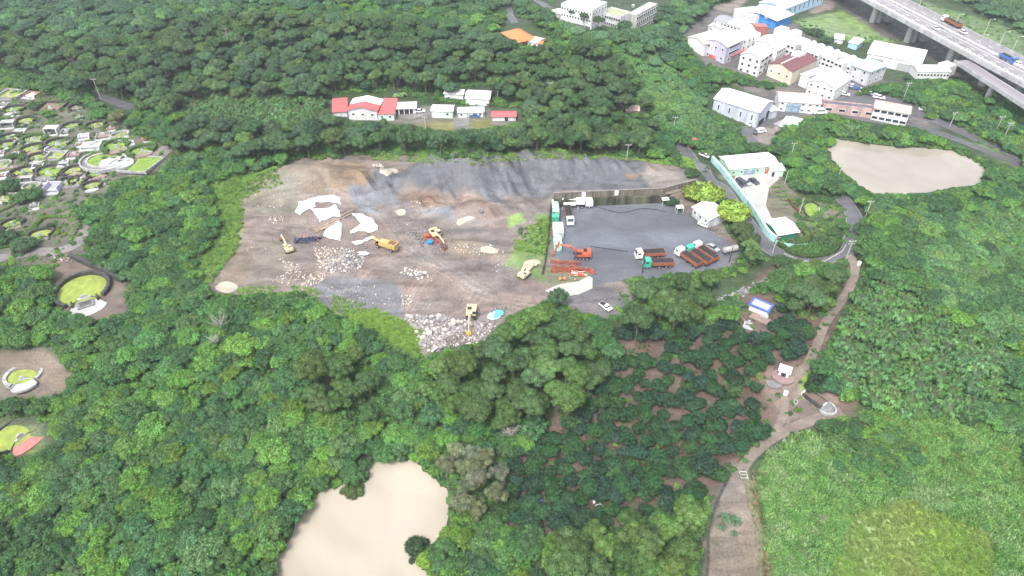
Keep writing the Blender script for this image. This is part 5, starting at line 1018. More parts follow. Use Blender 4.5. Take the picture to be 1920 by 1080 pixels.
def grave(px, py, a, b, rz, kerb, lawn, plz, label, style='round', h=.7, kw=.5, group='horseshoe graves of the cemetery', name='grave', s=1.0):
    """a: half width of the lawn, b: half depth; the plaza lies at local -y"""
    x, y, z = at(px, py); z -= .25; r = empty(name, (x, y, z), R(rz), label, 'grave', group)
    n = 22
    if style == 'square': ring = [(-a, -b), (-a, b), (a, b), (a, -b)]; inner = ring[:]
    else:
        ring = [(a*math.cos(t), b*math.sin(t)) for t in np.linspace(R(-50), R(230), n)]; ring = [(p, q) for p, q in ring]
        inner = [(a*math.cos(t), b*math.sin(t)) for t in np.linspace(0, 2*math.pi, 28)[:-1]]
    # lawn mound (domed disc)
    mb = MB(); vs = [(0, 0, .75 if style != 'square' else .55)]; K = len(inner)
    for f, zz in ((.55, .62), (1.0, .3)):
        vs += [(p*f, q*f, zz if style != 'square' else .5) for p, q in inner]
    fs = [(0, 1+i, 1+(i+1) % K) for i in range(K)]+[(1+i, 1+K+i, 1+K+(i+1) % K, 1+(i+1) % K) for i in range(K)]
    o = mb.add(vs, fs).build('lawn', lawn, r, True)
    ar = np.array(ring); L = len(ring); d = np.gradient(ar, axis=0); d /= np.linalg.norm(d, axis=1)[:, None]; nn = np.stack([d[:, 1], -d[:, 0]], 1)
    if style == 'square': nn = np.array([(-1, -1), (-1, 1), (1, 1), (1, -1.)])
    vs = []; sg = 1
    if style != 'square' : sg = 1 if np.dot(nn[L//2], ar[L//2]) > 0 else -1
    for k, zz in ((0, -.4), (0, h), (kw, h), (kw, -.4)):
        q = ar+nn*k*sg; vs += [(p[0], p[1], zz) for p in q]
    fs = [(j*L+i, j*L+i+1, ((j+1) % 4)*L+i+1, ((j+1) % 4)*L+i) for j in range(4) for i in range(L-1)]+[(0, L, 2*L, 3*L), (L-1, 4*L-1, 3*L-1, 2*L-1)]
    MB().add(vs, fs).build('kerb', kerb, r)
    # plaza, steps, headstone
    pw = a*.78; pd = b*.75; pl = [(-pw*.55, -b*.62), (pw*.55, -b*.62), (pw, -b-pd*.35)]+[(pw*math.cos(t), -b-pd*.35+pd*.65*math.sin(t)) for t in np.linspace(0, -math.pi, 8)]+[(-pw, -b-pd*.35)]
    MB().prism(pl, -.3, .34).build('plaza', PLZ[plz], r)
    MB().box(0, -b*.60, .55, a*.5, b*.10, .6).build('headstone_base', STONE, r); MB().add(*(lambda w_, t_, h_: ([(-w_, -t_, 0), (w_, -t_, 0), (w_, t_, 0), (-w_, t_, 0), (-w_, -t_, h_), (0, -t_, h_*1.3), (w_, -t_, h_), (w_, t_, h_), (0, t_, h_*1.3), (-w_, t_, h_)], [(0, 3, 2, 1), (0, 1, 6, 5, 4), (3, 9, 8, 7, 2), (0, 4, 9, 3), (1, 2, 7, 6), (4, 5, 8, 9), (5, 6, 7, 8)]))(a*.14, .14, .9)).build('headstone', STONE, r).location = (0, -b*.6, .8)
    for sx in (-1, 1):
        MB().tube([(sx*a*.26, -b*.60, .5), (sx*a*.5, -b*.80, .5), (sx*pw*.95, -b-pd*.3, .45)], .16, 6).build('arm_wall', kerb if kerb is not KERBG else KERBL, r)
    return r
kn = {'k': KERB, 'w': KERBL, 'r': KERBR, 'g': KERBG}
GR = [ # px, py, a, b, rot, kerb, plaza, look
 (24,178,4,3,-10,'w','grey','square','square lawned grave with pale kerb at the upper left corner of the cemetery'),
 (100,201,4.2,3,0,'k','white','square','square lawned grave with a white front step left of the round brown grave'),
 (28,206,3.6,2.6,10,'k','white','round','round grave with a white front below the upper left square one'),
 (50,227,3.2,2.4,25,'k','grey','round','round grave with dark kerb left of the small clipped trees'),
 (145,203,2.8,2.2,30,'k','grey','round','round bare brown grave at the upper right of the cemetery'),
 (135,237,2.9,2,35,'k','grey','round','small grave with pale stones above the row of roofed tombs'),
 (180,236,3.2,2.2,40,'k','pink','round','round grave with dark kerb and pinkish plaza near the big olive tree'),
 (18,259,3.4,2.2,30,'k','pink','round','round grave with dark kerb at the left edge, upper of the stacked pair'),
 (12,273,3.4,2.2,30,'k','white','round','round grave with dark kerb at the left edge, lower of the stacked pair'),
 (65,262,3.6,2.4,20,'g','white','round','grave ringed by a green hedge left of the striped lawn'),
 (112,269,4.2,2.8,15,'k','grey','round','grave with a lawn striped by pale lines'),
 (64,279,3.8,2.4,30,'k','pink','round','round grave with dark kerb and pink plaza below the hedge ringed one'),
 (226,255,2.8,2,40,'w','white','round','small round grave with a white plaza at the upper right above the hedged pair'),
 (218,274,3.8,3,35,'g','pink','round','left one of the two large graves ringed by thick green hedges'),
 (266,283,3.8,2.5,35,'g','pink','round','right one of the two large graves ringed by thick green hedges'),
 (107,293,2.6,1.8,0,'w','grey','square','small square grave with pale kerb and brick wall'),
 (72,296,3,2.2,20,'k','white','round','small round grave half hidden by bushes left of the brick walled square grave'),
 (46,322,3.8,2.3,30,'k','pink','round','round grave with dark kerb and pink curved plaza above the lower trees'),
 (98,322,4.6,3.2,0,'k','grey','round','large round grave with dark kerb on a square lawn'),
 (137,321,3.4,2.2,35,'k','pink','round','round grave with dark kerb right of the large one on a square lawn'),
 (184,326,3.2,2,35,'k','pink','round','round grave with dark kerb and pink plaza left of the paved lane'),
 (130,342,2.7,2.2,0,'k','grey','round','left one of the twin graves sharing a kerb'),
 (147,340,2.7,2.2,0,'k','grey','round','right one of the twin graves sharing a kerb'),
 (174,349,2.8,2,20,'k','white','round','round grave at the lowest right of the cemetery by the bushes'),
 (60,352,2.4,1.8,20,'w','white','round','small pale grave left of the tall walled tomb'),
 (24,420,3,2,35,'k','pink','round','round grave with orange soil round it near the left edge'),
 (78,440,3.2,2.2,20,'k','grey','round','small grave with a curved pale front near the paved road bend'),
 (6,310,2.4,1.8,20,'w','pink','round','small grave with pink plaza cut by the left edge'),
 (14,372,2.6,1.8,-10,'w','white','square','square pale grave at the left edge with a clipped hedge'),
]
for px, py, a, b, rz, k, p, stl, lb in GR:
    grave(px, py, a*1.12, b*1.15, rz, kn[k], SOIL if 'brown' in lb else LAWN2 if (px+py) % 3 else LAWN, p, lb, stl, kw=1.3 if k == 'g' else .6, h=1.3)
    if 'striped' in lb:
        r = [o for o in COL.objects if o.get('label') == lb][0]
        for i in range(-3, 4): MB().box(i*1.05, 0, .84-.05*abs(i), .22, 3.6-.25*abs(i), .1).build('pale_strip', KERBL, r)
# the big white bordered grave
x, y, z = at(200, 302); z -= .15; r = empty('grave', (x, y, z), R(-6), 'largest grave with white double rings beside a white bordered square lawn', 'grave')
def ringm(a1, b1, a2, b2, z1, t0, t1, n=32):
    ts = np.linspace(t0, t1, n); vs = []
    for zz, (a_, b_) in ((-.3, (a1, b1)), (z1, (a1, b1)), (z1, (a2, b2)), (-.3, (a2, b2))): vs += [(a_*math.cos(t), b_*math.sin(t), zz) for t in ts]
    return MB().add(vs, [(j*n+i, ((j+1) % 4)*n+i, ((j+1) % 4)*n+i+1, j*n+i+1) for j in range(4) for i in range(n-1)]+[(0, n, 2*n, 3*n), (n-1, 4*n-1, 3*n-1, 2*n-1)])
ringm(9.2, 7.6, 9.8, 8.2, 1.0, R(20), R(330)).build('outer_ring', KERBL, r); ringm(6.8, 5.2, 7.6, 6.0, .9, R(20), R(320)).build('inner_ring', KERBL, r); MB().prism([(9.15*math.cos(t), 7.55*math.sin(t)) for t in np.linspace(0, 6.283, 33)[:-1]], -.3, .3).build('ring_floor', PLZ['grey'], r)
MB().prism([(6.7*math.cos(t), 5.1*math.sin(t)) for t in np.linspace(0, 6.283, 33)[:-1]], -.3, .6).build('lawn', LAWN, r); MB().prism([(5+6.5*math.cos(t), -1.5+4.6*math.sin(t)) for t in np.linspace(0, 6.283, 25)[:-1]], -.3, .68).build('plaza', PLZ['white'], r)
for i in range(3): MB().box(1.2+.9*i, -.5-.3*i, .8, 1.0, 2.2+.8*i, .5+.2*(2-i), rz=-.3).build('altar_step', STONE, r)
lw = MB().prism([(11.6, -6.6), (18.2, -6.6), (20.2, 4), (10.5, 4), (12.0, 0)], -.3, .45).build('square_lawn', LAWN, r)
MB().box(14.6, 4.3, .3, 11, .5, .9).build('border', KERBL, r); MB().box(13.9, -7, .3, 11.5, .5, .9).build('border', KERBL, r); MB().box(19.9, -1.3, .3, .5, 11.4, .9, rz=-.17).build('border', KERBL, r)
# tombs built as rooms
def tomb(px, py, w_, d_, h_, rz, wm, rm, label, name='tomb_house', open_=True):
    x, y, z = at(px, py); r = empty(name, (x, y, z-.3), R(rz), label, 'tomb'); t = .3
    for sx in (-1, 1): MB().box(sx*(w_/2-t/2), 0, h_/2, t, d_, h_).build('side_wall', wm, r)
    MB().box(0, d_/2-t/2, h_/2, w_-2*t-.01, t, h_).build('back_wall', wm, r); MB().box(0, -d_/2-.8, .2, w_+.4, 1.6, .5).build('front_step', PLZ['white'], r)
    MB().box(0, .1, .55, w_-2*t-.02, d_-.9, .5).build('floor', rm, r)
    if open_: MB().box(0, 0, h_+.1, w_+.3, d_*.7, .2).build('roof', wm, r)
    MB().box(0, d_*.15, 1.1, w_*.3, .3, 1.0).build('headstone', STONE, r); return r
tomb(100, 248, 5, 4, 2.4, 5, WM['lgrey'], PLZ['dark'], 'grey open fronted tomb with a flat roof on posts in the middle of the cemetery')
tomb(124, 249, 3, 3, 1.5, 5, WM['conc'], PLZ['grey'], 'small grey tomb touching the right side of the flat roofed open tomb', open_=False)
tomb(158, 257, 4, 3.2, 1.2, 20, WM['white'], PLZ['white'], 'square white walled tomb above the white courtyard tomb', open_=False)
tomb(194, 256, 5, 4, 1.2, 20, WM['conc'], PLZ['pink'], 'dark walled square tomb with a pink back wall', open_=False)
tomb(172, 274, 7, 5, 1.0, 10, WM['white'], PLZ['white'], 'wide all white courtyard tomb above the largest grave', open_=False)
tomb(62, 180, 6, 4, 1.6, -15, KERBR, RM['salmon'], 'reddish tiled tomb group at the top of the cemetery', open_=False)
tomb(18, 236, 5, 4, 2.2, 10, WM['conc'], PLZ['grey'], 'grey concrete tomb under a frame at the left edge')
tomb(38, 247, 4.5, 3, 1.0, 10, WM['lgrey'], PLZ['white'], 'low white paved tomb left of the flat roofed open tomb', open_=False)
tomb(140, 292, 4.5, 3, 1.2, 10, KERBR, PLZ['pink'], 'brick red walled tomb left of the largest grave', open_=False)
tomb(102, 355, 5, 4.5, 2.4, 2, WM['lilac'], PLZ['white'], 'tall dark walled tomb with a white bordered top at the foot of the cemetery', open_=False)
tomb(52, 338, 4, 2.6, 1.6, 10, WM['conc'], PLZ['dark'], 'small dark roofed tomb above the lower left trees')
tomb(275, 262, 3, 2.4, 1.3, 40, KERBR, PLZ['red'], 'small red altar tomb at the right end of the cemetery', open_=False)
tomb(5, 330, 3.4, 2.6, 1.2, 10, WM['white'], PLZ['pink'], 'small white and pink tomb at the lower left edge', open_=False)
for px, py, w_, d_, rz, wm, rm, lb in [(8,197,4,3,-10,WM['conc'],PLZ['grey'],'low grey walled tomb at the upper left edge of the cemetery'),(30,214,3,2,20,WM['conc'],PLZ['pink'],'tiny pink floored tomb between the two upper left round graves'),(150,222,3,2,30,WM['conc'],PLZ['pink'],'tiny tomb below the bare brown round grave'),(208,243,3,2,30,KERBR,PLZ['pink'],'small brick coloured tomb right of the grave near the olive tree'),(150,271,3,2.4,15,WM['conc'],PLZ['pink'],'small pink floored tomb left of the white courtyard tomb'),(30,290,2.6,2,20,WM['lgrey'],PLZ['pink'],'small tomb between the lower bushes at the left side'),(120,307,3.6,2.4,15,WM['conc'],PLZ['white'],'white floored tomb left of the double ringed grave'),(72,311,4,2,10,WM['lgrey'],PLZ['grey'],'long grey kerbed tomb above the curved pink plaza grave'),(24,318,3,2,10,WM['conc'],PLZ['red'],'red floored tomb near the left edge in the lower cemetery'),(160,335,3,2,30,WM['lgrey'],PLZ['pink'],'small pink floored tomb right of the twin graves'),(196,340,2.6,1.8,35,WM['conc'],PLZ['pink'],'tiny tomb at the lower right corner of the cemetery'),(85,340,2.6,1.8,10,WM['lgrey'],PLZ['white'],'tiny white floored tomb left of the tall walled tomb'),(34,265,2.6,1.6,20,WM['lgrey'],PLZ['white'],'tiny white tomb right of the stacked pair of round graves'),(92,281,3,1.8,20,WM['lgrey'],PLZ['grey'],'grey tomb below the striped lawn'),(245,268,2.4,1.8,30,WM['lgrey'],PLZ['white'],'tiny white tomb between the two hedge ringed graves'),(66,387,3,2.4,20,WM['conc'],PLZ['dark'],'dark stone covered tomb on the bare soil below the main cemetery'),(2,288,3,2,10,WM['conc'],PLZ['pink'],'pinkish tomb cut by the left edge of the view')]:
    tomb(px, py, w_, d_, .9, rz, wm, rm, lb, open_=False)
# isolated large graves
g_ = 'isolated graves in the greenery'
r = grave(155, 545, 7.0, 7.6, 32, KERB, LAWN2, 'white', 'very large round lawned grave with a dark ring wall standing alone left of the quarry', h=1.5, kw=1.0, group=g_)
MB().box(0, -7.6, .5, 4.6, 3.4, .3, rz=0).build('terrace', PLZ['grey'], r); 
for i in range(5): MB().box(0, -6.6-.45*i, .75-.02*i, 3.2, .12, .1).build('paving_line', KERB, r)
for sx in (-1, 1): MB().box(sx*3.4, -6.4, .9, .5, 2.2, 1.0).build('side_altar', KERB, r)
wallrun('earth_wall', 'dark sloping concrete wall behind the very large lone grave', 'wall', [(135,484),(165,497),(200,513),(232,530)], 1.8, 1.2, KERB)
grave(45, 703, 4.0, 3.6, 28, KERBL, LAWN2, 'white', 'small round grave on bare brown earth at the left edge', h=.8, kw=.9, group=g_)
r = grave(28, 815, 6.0, 4.4, 62, KERB, LAWN2, 'red', 'round lawned grave with a pink red paved front at the lower left edge', h=.8, kw=.5, group=g_)
r = grave(1524, 396, 5.2, 2.9, 78, KERB, LAWN, 'dark', 'oval lawned grave with a black stone plaza inside the road bend', h=.8, kw=.4, group=g_)
# hedges
HG = leaf_mat('hedge_leaves', 'object'); 
def hedge(line, label, rad=.7, col=(.07, .14, .03), sp=.8):
    g = [G(a, b) for a, b in line]; c = catmull([q[:2] for q in g], 6); e = empty('hedge', (0, 0, 0), 0, label, 'hedge'); b = MB(); V, Fq, lv = [], [], []; gg = np.random.default_rng(int(line[0][0])); acc = 0
    for p, q in zip(c, c[1:]):
        L = math.hypot(q[0]-p[0], q[1]-p[1]); n = max(1, int(L/sp))
        for k in range(n):
            t = k/n; x, y = p[0]+(q[0]-p[0])*t, p[1]+(q[1]-p[1])*t; z = hz(x, y); D = SPEC_H[gg.integers(3)]; o = len(V)
            V += [(x+v[0]*rad, y+v[1]*rad, z+v[2]*rad*1.6) for v in D[0]]; Fq += [tuple(i+o for i in f) for f in D[1]]; lv += D[2]
    me = leafmesh_('hedge_leaves', (V, Fq, lv), HG); o = bpy.data.objects.new('foliage', me); COL.objects.link(o); o.parent = e; o.color = (*col, 1)
    return e
def leafmesh_(name, data, m):
    V, Fq, lv = data; me = bpy.data.meshes.new(name); me.from_pydata(V, [], [tuple(dict.fromkeys(f)) for f in Fq]); a = me.attributes.new('lv', 'FLOAT', 'POINT'); a.data.foreach_set('value', np.asarray(lv, np.float32)); me.materials.append(m); me.update(); return me
def bushd(seed):
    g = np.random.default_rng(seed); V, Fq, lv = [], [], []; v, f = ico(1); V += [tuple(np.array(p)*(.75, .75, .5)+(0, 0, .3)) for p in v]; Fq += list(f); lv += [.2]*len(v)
    for i in range(70):
        d = g.normal(size=3); d /= np.linalg.norm(d); d[2] = abs(d[2]); p = d*(.8, .8, .6)+np.array((0, 0, .25)); n = d+g.normal(size=3)*.6; n /= np.linalg.norm(n); a = np.cross(n, g.normal(size=3)); a /= np.linalg.norm(a); b = np.cross(n, a); s = .16*g.uniform(.7, 1.3); o = len(V)
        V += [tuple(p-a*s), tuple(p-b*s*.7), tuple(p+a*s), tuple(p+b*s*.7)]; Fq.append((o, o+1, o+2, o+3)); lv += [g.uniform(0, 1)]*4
    return V, Fq, lv
SPEC_H = [bushd(i) for i in range(3)]
hedge([(62,428),(74,417),(88,409),(120,408)], 'bright clipped hedge behind the lower graves of the cemetery', .8, (.13, .24, .04)); hedge([(32,253),(62,252),(82,250)], 'clipped green hedge across the middle left of the cemetery', .6, (.10, .19, .04)); hedge([(0,398),(14,392),(26,386)], 'clipped hedge on the white kerb at the left edge', .6, (.11,.2,.04)); hedge([(0,466),(20,463),(45,460)], 'low hedge above the paved road at the left edge', .6)
hedge([(1490,392),(1498,384),(1515,378),(1545,378),(1562,384)], 'dotted hedge curving round the upper side of the oval grave', .5, (.06,.12,.03), 1.3); hedge([(1496,404),(1510,413),(1535,416),(1560,410),(1572,402)], 'dotted hedge curving round the lower side of the oval grave', .5, (.06,.12,.03), 1.3)
hedge([(1478,376),(1488,388),(1500,402)], 'reddish hedge strip between the vegetable beds and the oval grave', .6, (.22,.07,.05))
hedge([(1452,448),(1480,474),(1520,483),(1560,474),(1575,456)], 'green hedge inside the lower road bend', 1.1, (.06,.12,.03)); 
for i in range(5): strip('vegetable_bed', [(1448+i*5, 352+i*8), (1470+i*5, 349+i*8)], 1.3, MC.get('bed') or MC.setdefault('bed', mat('vegetable_rows', (.10, .17, .05), .95, var=.5, scale=3, bump=.8)), .22, n=2)['kind'] = 'structure'
# ================================================================ orchard buildings and things
x, y, z = at(1424, 583); r = empty('blue_topped_tomb', (x, y, z), R(-38), 'white tomb with a bright blue bordered top in the orchard clearing', 'tomb'); BB = mat('royal_blue_tiles', (.06, .12, .50), .5)
MB().box(0, 0, 1.1, 5.4, 3.2, 2.2).build('body', WM['white'], r)
for cx, cy, sx, sy in ((0, -1.75, 6, .5), (0, 1.75, 6, .5), (-2.75, 0, .5, 3), (2.75, 0, .5, 3)): MB().box(cx, cy, 2.3, sx, sy, .35).build('blue_border', BB, r)
MB().box(0, 0, 2.26, 5.0, 3.0, .14).build('top', PLZ['white'], r); MB().box(1.5, -3.4, .2, 5.5, 2.8, .5).build('forecourt', PLZ['pink'], r); MB().box(2.2, -2.2, .7, 2.2, .8, .9).build('altar', STONE, r)
wallrun('curved_wall', 'low pink curved wall left of the blue topped tomb', 'wall', [(1384,580),(1386,592),(1396,603),(1412,608)], .6, .3, PLZ['pink'], n=4)
tomb(1403, 608, 2.4, 1.4, .6, -20, WM['white'], PLZ['white'], 'small white slab below the curved pink wall', 'stone_slab', False)
x, y, z = at(1469, 702); r = empty('earth_god_shrine', (x, y, z), R(-28), 'small white shrine with a plain white flat roof and pink terrace', 'shrine'); MB().box(0, 0, 1.0, 2.6, 2.2, 2.0).build('body', WM['white'], r); MB().box(0, -.1, 2.1, 3.3, 2.9, .2).build('roof', RM['white'], r); MB().prism([(3.0*math.cos(t), -1.2+2.4*math.sin(t)) for t in np.linspace(0, 6.283, 17)[:-1]], -.3, .25).build('terrace', PLZ['pink'], r); MB().box(0, -1.15, .8, 1.2, .1, 1.3).build('opening', DARK, r)
x, y, z = at(1452, 719); o = MB().prism([(2.2*math.cos(t), 1.8*math.sin(t)) for t in np.linspace(0, 6.283, 13)[:-1]], -.2, .18).build('paved_circle', PLZ['grey']); o.location = (x, y, z); tag(o, 'round grey paved patch left of the small white shrine', 'paving')
x, y, z = at(1536, 757); r = empty('grave', (x, y, z), R(-52), 'narrow brown topped grave with a white curved front at the orchard corner', 'grave'); MB().box(-1.6, 0, .5, 5.4, 2.2, 1.0).build('mound', mat('brown_gravel', (.14, .10, .08), .95), r)
for sy in (-1.3, 1.3): MB().box(-1.6, sy, .55, 5.6, .3, 1.2).build('side_kerb', KERB, r)
MB().box(-4.5, 0, .6, .3, 2.9, 1.3).build('white_end', WM['white'], r); MB().box(1.4, 0, .7, .4, 1.6, 1.2).build('headstone', STONE, r); ringm(2.3, 1.9, 2.7, 2.3, .6, R(-100), R(100), 16).build('curved_front', KERBL, r).location = (1.9, 0, 0); MB().prism([(1.9+2.2*math.cos(t), 1.8*math.sin(t)) for t in np.linspace(0, 6.283, 15)[:-1]], -.3, .12).build('plaza', PLZ['dark'], r)
def basin(px, py, L, Wd, rz, label, rnd=False):
    x, y, z = at(px, py); r = empty('water_basin', (x, y, z), R(rz), label, 'basin'); t = .18
    if rnd: ringm(L/2-t, L/2-t, L/2, L/2, .7, 0, 6.283, 18).build('rim', KERBL, r); MB().tube([(0, 0, -.2), (0, 0, .45)], L/2-t-.01, 14).build('water', GLASS, r); return
    MB().add([(-L/2, -Wd/2, 0), (L/2, -Wd/2, 0), (L/2, Wd/2, 0), (-L/2, Wd/2, 0), (-L/2, -Wd/2, .7), (L/2, -Wd/2, .7), (L/2, Wd/2, .7), (-L/2, Wd/2, .7), (-L/2+t, -Wd/2+t, .7), (L/2-t, -Wd/2+t, .7), (L/2-t, Wd/2-t, .7), (-L/2+t, Wd/2-t, .7), (-L/2+t, -Wd/2+t, .2), (L/2-t, -Wd/2+t, .2), (L/2-t, Wd/2-t, .2), (-L/2+t, Wd/2-t, .2)], [(0,1,5,4),(1,2,6,5),(2,3,7,6),(3,0,4,7),(4,5,9,8),(5,6,10,9),(6,7,11,10),(7,4,8,11),(8,9,13,12),(9,10,14,13),(10,11,15,14),(11,8,12,15)]).build('rim', KERBL, r)
    MB().box(0, 0, .35, L-2*t-.02, Wd-2*t-.02, .3).build('water', GLASS, r)
basin(1285, 651, 2.4, 1.2, 30, 'white rimmed rectangular basin on bare soil at the top of the orchard'); basin(1122, 951, 1.4, .8, 15, 'small white rectangular basin in the lower left orchard'); basin(1491, 756, 1.2, 1.2, 0, 'round white basin near the narrow brown topped grave', True)
TW = mat('white_plastic', (.72, .73, .75), .5); TB = mat('blue_plastic', (.04, .12, .55), .5)
for px, py, c, r_, lb in [(1014,941,TB,.35,'blue barrel in the centre of the lower left orchard'),(974,978,TB,.35,'blue barrel at the lower left edge of the orchard'),(1137,793,TB,.35,'blue barrel on bare soil in the upper left orchard'),(1077,912,TB,.28,'small blue barrel by the pale leaved shoot'),(1242,859,TB,.5,'pale blue drum in the right half of the orchard'),(1210,824,TW,.4,'white sack on the soil in the middle of the orchard'),(1114,943,TW,.32,'white bucket next to the small rectangular basin'),(1172,778,TW,.5,'white bag in the upper middle of the orchard'),(1472,740,TW,.6,'white tank beside the path near the round basin'),(1188,624,TW,.45,'white can at the top left corner of the orchard'),(1324,640,TW,.35,'white ball shaped bin beside the orchard hedge'),(987,1015,TW,.35,'white can at the lowest bare patch of the orchard'),(1610,497,TW,.6,'white bag heap on the right side of the path top')]:
    x, y, z = at(px, py); b = MB().tube([(0, 0, 0), (0, 0, .08), (0, 0, r_*2), (0, 0, r_*2.3)], [r_*.9, r_, r_, r_*.6], 10); o = b.build('barrel' if 'barrel' in lb or 'drum' in lb else 'container', c); o.location = (x, y, z); tag(o, lb, 'barrel' if 'barrel' in lb or 'drum' in lb else 'container')
# channel along the field path, bottom
strip('concrete_channel', [(1394,880),(1397,905),(1410,960),(1422,1010),(1424,1100)], .8, mat('weathered_channel', (.17, .155, .13), .9, var=.3), .22)['kind'] = 'structure'
strip('channel_bed', [(1394,880),(1397,905),(1410,960),(1422,1010),(1424,1100)], .5, mat('grassy_channel', (.13, .15, .06), .9, var=.3), .26)['kind'] = 'structure'
strip('water_channel', [(1366,868),(1362,890),(1340,935),(1330,980),(1322,1100)], .5, mat('dark_channel', (.10, .095, .09), .7), .2)['kind'] = 'structure'
b = MB()
x, y, z = at(1394, 892); r = empty('footbridge', (x, y, z), R(0), 'small pale plank footbridge over the channel beside the field path', 'footbridge')
for i in range(3): MB().box(0, -.9+.9*i, .35, 1.9, .25, .12).build('plank', KERBL, r)
for sx in (-.8, .8): MB().box(sx, 0, .2, .15, 2.2, .2).build('beam', KERBL, r)
wallrun('stone_kerb', 'pale stone edge wall along the left side of the bare field strip', 'wall', [(1325,1100),(1328,1030),(1330,985),(1345,940),(1364,900)], .5, .5, KERB, n=4)
# palms / bananas
PALM = leaf_mat('frond_leaves', 'object')
def frondm(seed, n=13, L=1.0, w_=.12):
    g = np.random.default_rng(seed); V, Fq, lv = [], [], []
    for i in range(n):
        a = 6.283*i/n+g.normal()*.15; d = np.array((math.cos(a), math.sin(a), 0)); s = np.array((-d[1], d[0], 0)); up = g.uniform(.45, .9); LL = L*g.uniform(.75, 1.1); prev = None; v0 = g.uniform(.2, .9)
        for k in range(7):
            t = k/6; p = d*LL*(t*.95)+np.array((0, 0, up*(t-1.15*t*t)*LL*1.1)); ww = w_*math.sin(math.pi*min(.97, t*.9+.1))**.7; o = len(V); V += [tuple(p-s*ww-(0, 0, ww*.5)), tuple(p), tuple(p+s*ww-(0, 0, ww*.5))]; lv += [v0]*3
            if k: Fq += [(o-3, o-2, o+1, o), (o-2, o-1, o+2, o+1)]
    me = bpy.data.meshes.new('fronds'); me.from_pydata(V, [], Fq); q = me.attributes.new('lv', 'FLOAT', 'POINT'); q.data.foreach_set('value', np.asarray(lv, np.float32)); me.materials.append(PALM); me.update(); return me
FM = [frondm(i, 12+i, 1, .11) for i in range(3)]
for px, py, s, lb, c in [(1359,975,2.0,'largest palm on the bare strip, upper left of the four',(.07,.15,.07)),(1378,980,1.8,'palm on the bare strip right of the largest one',(.06,.14,.07)),(1354,991,1.2,'small palm below the largest one on the bare strip',(.06,.13,.07)),(1376,1002,1.0,'smallest palm at the bottom of the group on the bare strip',(.06,.14,.06)),(745,184,2.6,'pale banana plant left of the two behind the carport',(.16,.24,.08)),(757,182,2.6,'pale banana plant, right one of the two behind the carport',(.15,.24,.08))]:
    x, y, z = at(px, py); e = empty('palm' if s < 2.5 else 'banana_plant', (x, y, z), random.uniform(0, 6), lb, 'palm' if s < 2.5 else 'banana plant'); hgt = s*.5
    MB().tube([(0, 0, -.1), (0, 0, hgt)], [.16, .1], 7).build('trunk', DWOOD, e); o = bpy.data.objects.new('fronds', FM[int(px) % 3]); COL.objects.link(o); o.parent = e; o.scale = (s, s, s*1.15); o.location.z = hgt; o.color = (*c, 1)
# bare grey trees
GB = mat('grey_bare_branches', (.34, .31, .29), .9)
def bare(px, py, h, label, seed, nb=26, m=GB):
    x, y, z = at(px, py); e = empty('bare_tree', (x, y, z), 0, label, 'tree'); g = random.Random(seed); MB().tube([(0, 0, 0), (.2, .1, h*.5), (.1, 0, h*.7)], [.2, .14, .08], 6).build('trunk', m, e); b = MB()
    for i in range(nb):
        a = g.uniform(0, 6.28); z0 = h*g.uniform(.35, .68); d = Vector((math.cos(a), math.sin(a), g.uniform(.4, 1.3))).normalized(); L = h*g.uniform(.3, .5); p = Vector((.1, .05, z0)); q = p+d*L; b.tube([p, p+d*L*.5+Vector((0, 0, -.1)), q], [.06, .04, .02], 4)
        for k in range(5):
            t = g.uniform(.3, 1); c = p+(q-p)*t; dd = (d+Vector((g.uniform(-1, 1), g.uniform(-1, 1), g.uniform(-.2, 1)))).normalized()*L*.4; b.tube([c, c+dd], [.028, .012], 3)
    b.build('branches', m, e)
for i, (px, py, h, lb) in enumerate([(420,625,7,'grey leafless tree in the greenery below the lower left quarry edge'),(405,655,5,'smaller grey leafless tree just below the larger one'),(955,830,7,'brownish leafless tree between the tall trees and the orchard'),(938,902,5,'leaning bare tree beside the pale olive trees'),(430,85,8,'leafless tree on the upper left hill'),(455,95,7,'leafless tree on the upper left hill, right one of the pair'),(140,125,7,'leafless grey tree above the forest road')]): bare(px, py, h, lb, i)
